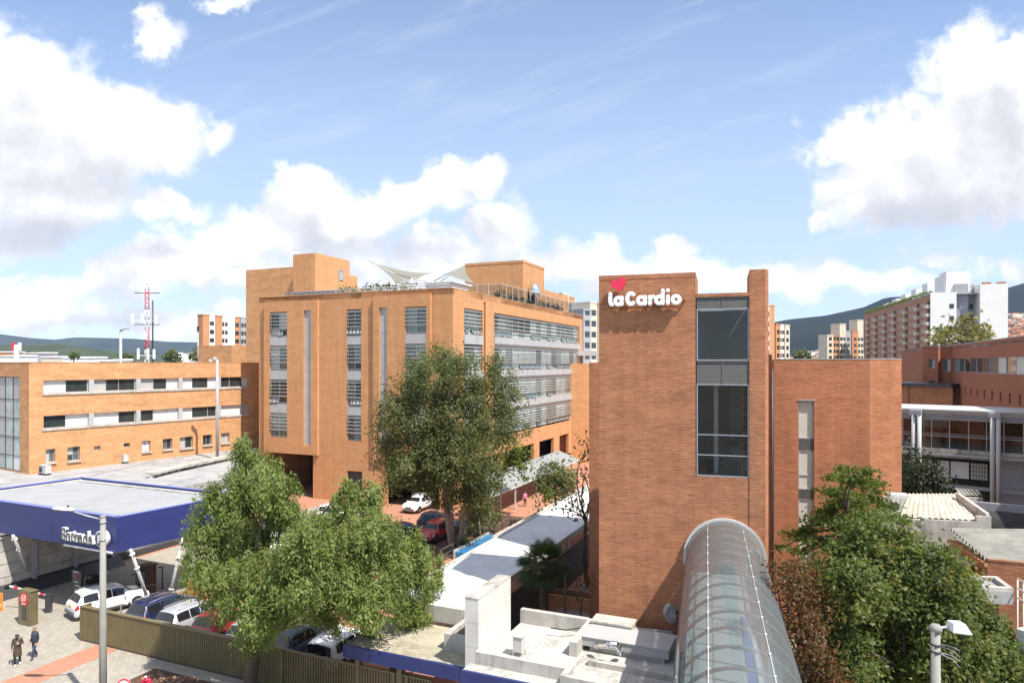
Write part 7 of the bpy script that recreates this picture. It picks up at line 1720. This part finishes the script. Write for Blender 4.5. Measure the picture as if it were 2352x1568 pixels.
# ------------------------------------------------------------------ street lamps and the road sign in front
q = at(236.5, HZ, 31); zt_ = H + (HZ - 1187) * 31 / F; t = thing('street_lamp', 'tall pale concrete street lamp with white head reaching left over the canopy', 'street lamp', (q.x, q.y, 0))
b = MB(); b.tube([(q.x, q.y, 0), (q.x, q.y, 4), (q.x, q.y, zt_)], [.175, .15, .115], 14); b.lathe((q.x, q.y, zt_), [(.13, 0), (.14, .03), (.12, .07), (0, .08)], 12); b.build('pole', M['lamp_pole'], t)
for z in (zt_ - .25, zt_ - 1.05, zt_ - 5.2): b = MB(); b.lathe((q.x, q.y, z), [(.145, 0), (.145, .05)], 14); b.build('band', M['metal_grey'], t)
hd = at(145, 1169, 30.6); b = MB(); b.tube([(q.x, q.y, zt_ - .12), at(200, 1184, 30.8), at(165, 1173, 30.6)], .035, 8); b.build('arm', M['metal_grey'], t)
b = MB(); dx = Vector((-1, .05, .06)).normalized(); sx_ = dx.cross(Vector((0, 0, 1))).normalized(); uz = sx_.cross(dx)
prof = [(-.52, .05, .02), (-.45, .13, .08), (-.1, .17, .11), (.25, .15, .09), (.46, .08, .05), (.52, .02, .01)]
for (x, w_, h_) in prof:
    for k in range(10):
        a = 2 * math.pi * k / 10; b.v.append(hd + dx * x + sx_ * w_ * math.cos(a) + uz * (h_ * math.sin(a) * (1 if math.sin(a) > 0 else .45)))
for i in range(len(prof) - 1):
    for k in range(10): b.f.append([i * 10 + k, i * 10 + (k + 1) % 10, (i + 1) * 10 + (k + 1) % 10, (i + 1) * 10 + k]); b.m.append(0); b.sm.append(True)
b.build('lamp_head', M['white_paint'], t)
b = MB(); b.box(hd - Vector((0, 0, .055)), (.62, .2, .03)); b.build('lens', M['bumper'], t)
b = MB(); b.lathe(hd + Vector((.22, 0, .1)), [(.05, 0), (.05, .07), (0, .09)], 8); b.build('photocell', M['metal_dark'], t)
q = at(2149, HZ, 19.5); zt_ = H + (HZ - 1436) * 19.5 / F; t = thing('street_lamp', 'grey street lamp with square white head standing among the right trees', 'street lamp', (q.x, q.y, 0))
b = MB(); b.tube([(q.x, q.y, 0), (q.x, q.y, zt_)], [.15, .118], 14); b.lathe((q.x, q.y, zt_ - .16), [(.12, 0), (.17, .02), (.17, .13), (.1, .2), (0, .2)], 14); b.build('pole', M['lamp_pole'], t)
b = MB(); b.tube([(q.x, q.y, zt_ - .06), (q.x + .30, q.y - .05, zt_ - .02)], .04, 8); b.build('arm', M['metal_grey'], t)
hd = Vector((q.x + .56, q.y - .1, zt_ + .02)); b = MB()
b.hexa([hd + Vector(v) for v in ((-.24, -.2, -.10), (.30, -.2, -.17), (.30, .2, -.17), (-.24, .2, -.10), (-.20, -.14, .13), (.14, -.14, .11), (.14, .14, .11), (-.20, .14, .13))]); b.build('lamp_head', M['white_paint'], t)
b = MB(); b.box(hd + Vector((.03, 0, -.155)), (.46, .34, .03), 0, 0, .13); b.build('lens', M['metal_pale'], t)
for z in (zt_ - .55, zt_ - .75): b = MB(); b.lathe((q.x, q.y, z), [(.145, 0), (.145, .05)], 14); b.build('band', M['metal_dark'], t)
for k, (z, e) in enumerate(((zt_ - .52, -.28), (zt_ - .56, -.42), (zt_ - .74, -.36), (zt_ - .78, -.5))):
    b = MB(); b.tube([(q.x + .1, q.y - .05, z), (q.x + .55, q.y + .1, z + e * .45), (q.x + .82, q.y + .2, z + e)], .012, 5); b.build('wire', M['metal_grey'], t)
q = gz(284, 1573, 2.35); q = at(284, 1574, 29.2); t = thing('road_sign', 'round white road sign with a red rim at the bottom edge of the pavement', 'road sign', (q.x, q.y, 0))
b = MB(); b.tube([(q.x, q.y + .04, 0), (q.x, q.y + .04, q.z)], .035, 8); b.build('post', M['metal_grey'], t)
b = MB(); b.lathe(q, [(.30, 0), (.30, .02), (0, .021)], 28, 0, (.1, -1, .25)); b.build('face', M['white_paint'], t)
b = MB(); ax = Vector((.1, -1, .25)).normalized(); x_ = ax.cross(Vector((0, 0, 1))).normalized(); y_ = x_.cross(ax)
b.tube([q + ax * .025 + x_ * .265 * math.cos(a) + y_ * .265 * math.sin(a) for a in [2 * math.pi * k / 28 for k in range(28)]], .036, 6, closed=True); b.build('rim', M['red'], t)
b = MB(); b.bar(q + ax * .03 - x_ * .12 - y_ * .08, q + ax * .03 - x_ * .02 + y_ * .13, .06, .02); b.bar(q + ax * .03 + x_ * .12 - y_ * .08, q + ax * .03 + x_ * .02 + y_ * .13, .06, .02); b.build('symbol', M['black'], t)

# ------------------------------------------------------------------ people
SK = {}
def skinmat(n, c): M[n] = plain(n, c, .6, var=.03); return M[n]
skin1 = skinmat('skin', (.42, .24, .16)); hairm = skinmat('hair', (.02, .015, .012)); coatm = skinmat('coat_brown', (.075, .055, .04)); navyc = skinmat('jacket_navy', (.03, .04, .06)); jean = skinmat('jeans', (.045, .045, .09)); blk = skinmat('trousers_black', (.018, .018, .02)); shoe_w = skinmat('shoes_white', (.75, .75, .75)); shoe_k = skinmat('shoes_dark', (.06, .05, .04)); redj = skinmat('jacket_red', (.50, .02, .06)); pink = skinmat('top_pink', (.60, .22, .36)); maskm = skinmat('mask', (.70, .75, .78))
def person(label, pos, rz, pose, mats, extra=(), group=None, hair=True):
    """one continuous skinned figure; mats: top, legs, shoes, skin"""
    J = {'pelvis': (0, 0, .93), 'waist': (0, 0, 1.08), 'chest': (0, .0, 1.30), 'neck': (0, 0, 1.47), 'jaw': (0, -.03, 1.55), 'head': (0, -.025, 1.63), 'crown': (0, -.01, 1.70)}
    for s_, n in ((-1, 'L'), (1, 'R')):
        J['sh' + n] = (s_ * .175, 0, 1.40); J['el' + n] = (s_ * .23, .02, 1.13); J['wr' + n] = (s_ * .24, -.06, .90); J['ha' + n] = (s_ * .24, -.09, .83)
        J['hip' + n] = (s_ * .09, 0, .88); J['kn' + n] = (s_ * .10, -.02, .48); J['an' + n] = (s_ * .10, .02, .09); J['to' + n] = (s_ * .115, -.13, .035)
    J.update(pose)
    Rr = {'pelvis': (.15, .115), 'waist': (.135, .10), 'chest': (.165, .115), 'neck': (.058, .058), 'jaw': (.068, .075), 'head': (.085, .098), 'crown': (.055, .065)}
    for n in 'LR': Rr.update({'sh' + n: (.07, .07), 'el' + n: (.05, .05), 'wr' + n: (.032, .032), 'ha' + n: (.036, .022), 'hip' + n: (.10, .10), 'kn' + n: (.068, .068), 'an' + n: (.048, .048), 'to' + n: (.045, .035)})
    E = [('pelvis', 'waist'), ('waist', 'chest'), ('chest', 'neck'), ('neck', 'jaw'), ('jaw', 'head'), ('head', 'crown')]
    for n in 'LR': E += [('chest', 'sh' + n), ('sh' + n, 'el' + n), ('el' + n, 'wr' + n), ('wr' + n, 'ha' + n), ('pelvis', 'hip' + n), ('hip' + n, 'kn' + n), ('kn' + n, 'an' + n), ('an' + n, 'to' + n)]
    for n, s_ in (('L', -1), ('R', 1)):       # five fingers per hand
        w0, h0 = Vector(J['wr' + n]), Vector(J['ha' + n]); d = (h0 - w0).normalized(); sd = d.cross(Vector((0, 1, 0))); sd = sd.normalized() if sd.length > .1 else Vector((1, 0, 0))
        for k in range(4):
            a = 'f%s%d' % (n, k); base = h0 + sd * (k - 1.5) * .017; J[a] = tuple(base + d * (.045, .052, .05, .038)[k]); J[a + 'b'] = tuple(base + d * (.07, .082, .078, .06)[k] + Vector((0, .02, 0)))
            Rr[a] = (.010, .010); Rr[a + 'b'] = (.008, .008); E += [('ha' + n, a), (a, a + 'b')]
        J['t' + n] = tuple(h0 - d * .02 + sd * -.045); J['t' + n + 'b'] = tuple(h0 + d * .02 + sd * -.06); Rr['t' + n] = (.011, .011); Rr['t' + n + 'b'] = (.009, .009); E += [('wr' + n, 't' + n), ('t' + n, 't' + n + 'b')]
    names = list(J); me = bpy.data.meshes.new('tmp'); bmm = bmesh.new(); lay = bmm.verts.layers.skin.verify(); vv = {}
    for n in names:
        v = bmm.verts.new(J[n]); v[lay].radius = Rr[n]; v[lay].use_root = (n == 'pelvis'); vv[n] = v
    for a, c in E: bmm.edges.new((vv[a], vv[c]))
    bmm.to_mesh(me); bmm.free(); o = bpy.data.objects.new('tmp', me); COL.objects.link(o); md = o.modifiers.new('s', 'SKIN'); md.use_smooth_shade = True; ms = o.modifiers.new('u', 'SUBSURF'); ms.levels = 1; ms.render_levels = 1
    dg = bpy.context.evaluated_depsgraph_get(); dg.update(); m2 = bpy.data.meshes.new_from_object(o.evaluated_get(dg)); bpy.data.objects.remove(o); bpy.data.meshes.remove(me); m2.name = 'body'
    t = thing('person', label, 'person', (0, 0, 0), 0, group); ob = bpy.data.objects.new('body', m2); COL.objects.link(ob); ob.parent = t
    top, legs, shoes, sk = mats
    m2.materials.clear()
    for mm in (top, legs, shoes, sk): m2.materials.append(mm)
    def segd(p, a, c):
        a, c = Vector(a), Vector(c); ab = c - a; k = max(0, min(1, (p - a).dot(ab) / max(ab.length_squared, 1e-9))); return (p - a - ab * k).length
    segs = []
    for a, c in E:
        k = 3 if a[0] in 'ft' and a not in ('toL', 'toR') or c[0] in 'ft' and c[:2] != 'to' or a in ('neck', 'jaw', 'head') or a[:2] == 'wr' else 1 if a[:3] in ('hip',) or a[:2] == 'kn' or c[:3] == 'hip' else 2 if a[:2] == 'an' else 0
        segs.append((J[a], J[c], k))
    for p in m2.polygons: p.material_index = min(segs, key=lambda s: segd(p.center, s[0], s[1]))[2]; p.use_smooth = True
    hd = Vector(J['head']); cr_ = Vector(J['crown']); ax = (cr_ - Vector(J['jaw'])).normalized()
    if hair:
        b = MB(); b.lathe(hd + Vector((0, .012, 0)) , [(.098, .0), (.102, .03), (.092, .07), (.06, .105), (0, .118)], 14, 0, (ax + Vector((0, .35, 0))).normalized()); b.build('hair', hair if not isinstance(hair, bool) else hairm, t)
    b = MB(); f = Vector((0, -1, 0)); b.lathe(hd + f * .088 + Vector((0, 0, -.015)), [(.014, 0), (.009, .02), (0, .026)], 6, 0, (0, -1, -.2)); 
    for s_ in (-1, 1): b.lathe(hd + f * .083 + Vector((s_ * .032, 0, .012)), [(.010, 0), (.006, .008), (0, .01)], 6, 0, (0, -1, 0))
    b.build('face', sk, t)
    for nm, mat, pts in extra:
        b = MB(); pts(b); b.build(nm, mat, t)
    t.location = pos; t.rotation_euler = (0, 0, rz); return t
def coat(b): b.lathe((0, 0, .52), [(.20, 0), (.205, .02), (.185, .30), (.165, .52), (.175, .74), (.16, .85), (.08, .93)], 16)
p1 = gz(40, 1527, 0)
person('person in a long brown coat and white shoes looking down at a phone', p1, rad(30), {'neck': (0, -.04, 1.46), 'jaw': (0, -.11, 1.50), 'head': (0, -.13, 1.575), 'crown': (0, -.12, 1.65), 'elR': (.25, -.04, 1.14), 'wrR': (.10, -.24, 1.20), 'haR': (.05, -.29, 1.25), 'knL': (-.10, -.14, .50), 'anL': (-.10, -.10, .09), 'toL': (-.11, -.25, .035), 'anR': (.10, .16, .10), 'toR': (.11, .03, .035), 'knR': (.10, .0, .48)},
       (coatm, blk, shoe_w, skin1), (('coat', coatm, coat), ('phone', M['white_paint'], lambda b: b.box((.04, -.32, 1.27), (.07, .02, .14), 0, 0, 0, .5)), ('mask', blk, lambda b: b.lathe((0, -.205, 1.53), [(.055, 0), (.045, .02), (0, .03)], 10, 0, (0, -1, -.3)))))
p2 = gz(80, 1511, 0)
person('person in a dark navy jacket with a white shoulder patch striding in jeans', p2, rad(-15), {'knL': (-.09, .02, .50), 'anL': (-.09, .22, .12), 'toL': (-.10, .10, .04), 'knR': (.10, -.16, .50), 'anR': (.10, -.22, .09), 'toR': (.12, -.37, .035), 'elL': (-.25, .06, 1.14), 'wrL': (-.25, -.08, .93), 'haL': (-.245, -.11, .86), 'head': (.01, -.04, 1.635), 'jaw': (.01, -.05, 1.55)},
       (navyc, jean, shoe_k, skin1), (('patch', M['white_paint'], lambda b: b.box((-.10, -.115, 1.36), (.16, .03, .09), 0)), ('jacket', navyc, lambda b: b.lathe((0, 0, .90), [(.172, 0), (.178, .06), (.165, .25), (.185, .42), (.15, .53), (.07, .58)], 16))), hair=skinmat('hair_short', (.30, .17, .11)))
p3 = gz(336, 1598, 1.0); p3 = at(336, 1545, 31.0); p3.z = 0
p3 = Vector((at(336, 1600, 32.2).x, 32.2, 0)); p3 = at(336, 1548, H and (H - 1.66) * F / (1548 - HZ)); p3.z = 0
person('person in a red jacket and white face mask at the bottom edge in tree shade', p3, rad(10), {}, (redj, blk, shoe_k, skin1), (('mask', maskm, lambda b: b.lathe((0, -.10, 1.59), [(.062, 0), (.05, .025), (0, .035)], 10, 0, (0, -1, -.1))), ('hood', redj, lambda b: b.lathe((0, .03, 1.40), [(.16, 0), (.13, .06), (.09, .10)], 14))))
p4 = gz(1206, 1163, 0)
person('person in a pink top and dark trousers on the brick path under the side canopy', p4, rad(20), {'anL': (-.10, .14, .10), 'toL': (-.11, .0, .035)}, (pink, blk, shoe_k, skin1))
p5 = WB(WB.col(2156), zG0 - .02, -2.4)
p5.z = zG0 - .02
pe = person('person with a red cap standing on the glass bridge behind the pane', p5, rad(15), {}, (blk, blk, shoe_k, skin1), (), hair=redj)
p6 = gz(213, 1375, 0)
pe = person('person in dark clothes waiting under the blue canopy by the ticket machine', gz(206, 1378, 0), rad(25), {}, (blk, blk, shoe_k, skin1), ())

# ------------------------------------------------------------------ air: pale haze round the whole place
hz_ = MB(); hz_.hexa([(-7000, -300, -4), (7000, -300, -4), (7000, 6500, -4), (-7000, 6500, -4), (-7000, -300, 700), (7000, -300, 700), (7000, 6500, 700), (-7000, 6500, 700)])
hm = bpy.data.materials.new('haze'); hm.use_nodes = True; nt = hm.node_tree; nt.nodes.remove(nt.nodes['Principled BSDF']); pv = nt.nodes.new('ShaderNodeVolumePrincipled')
pv.inputs['Color'].default_value = (0.55, 0.68, 1.0, 1); pv.inputs['Density'].default_value = 0.00005; pv.inputs['Anisotropy'].default_value = 0.0
nt.links.new(pv.outputs[0], nt.nodes['Material Output'].inputs['Volume'])
ho = hz_.build('haze', hm, kind='stuff'); ho['label'] = 'pale haze filling the air over the whole scene'; ho['category'] = 'haze'
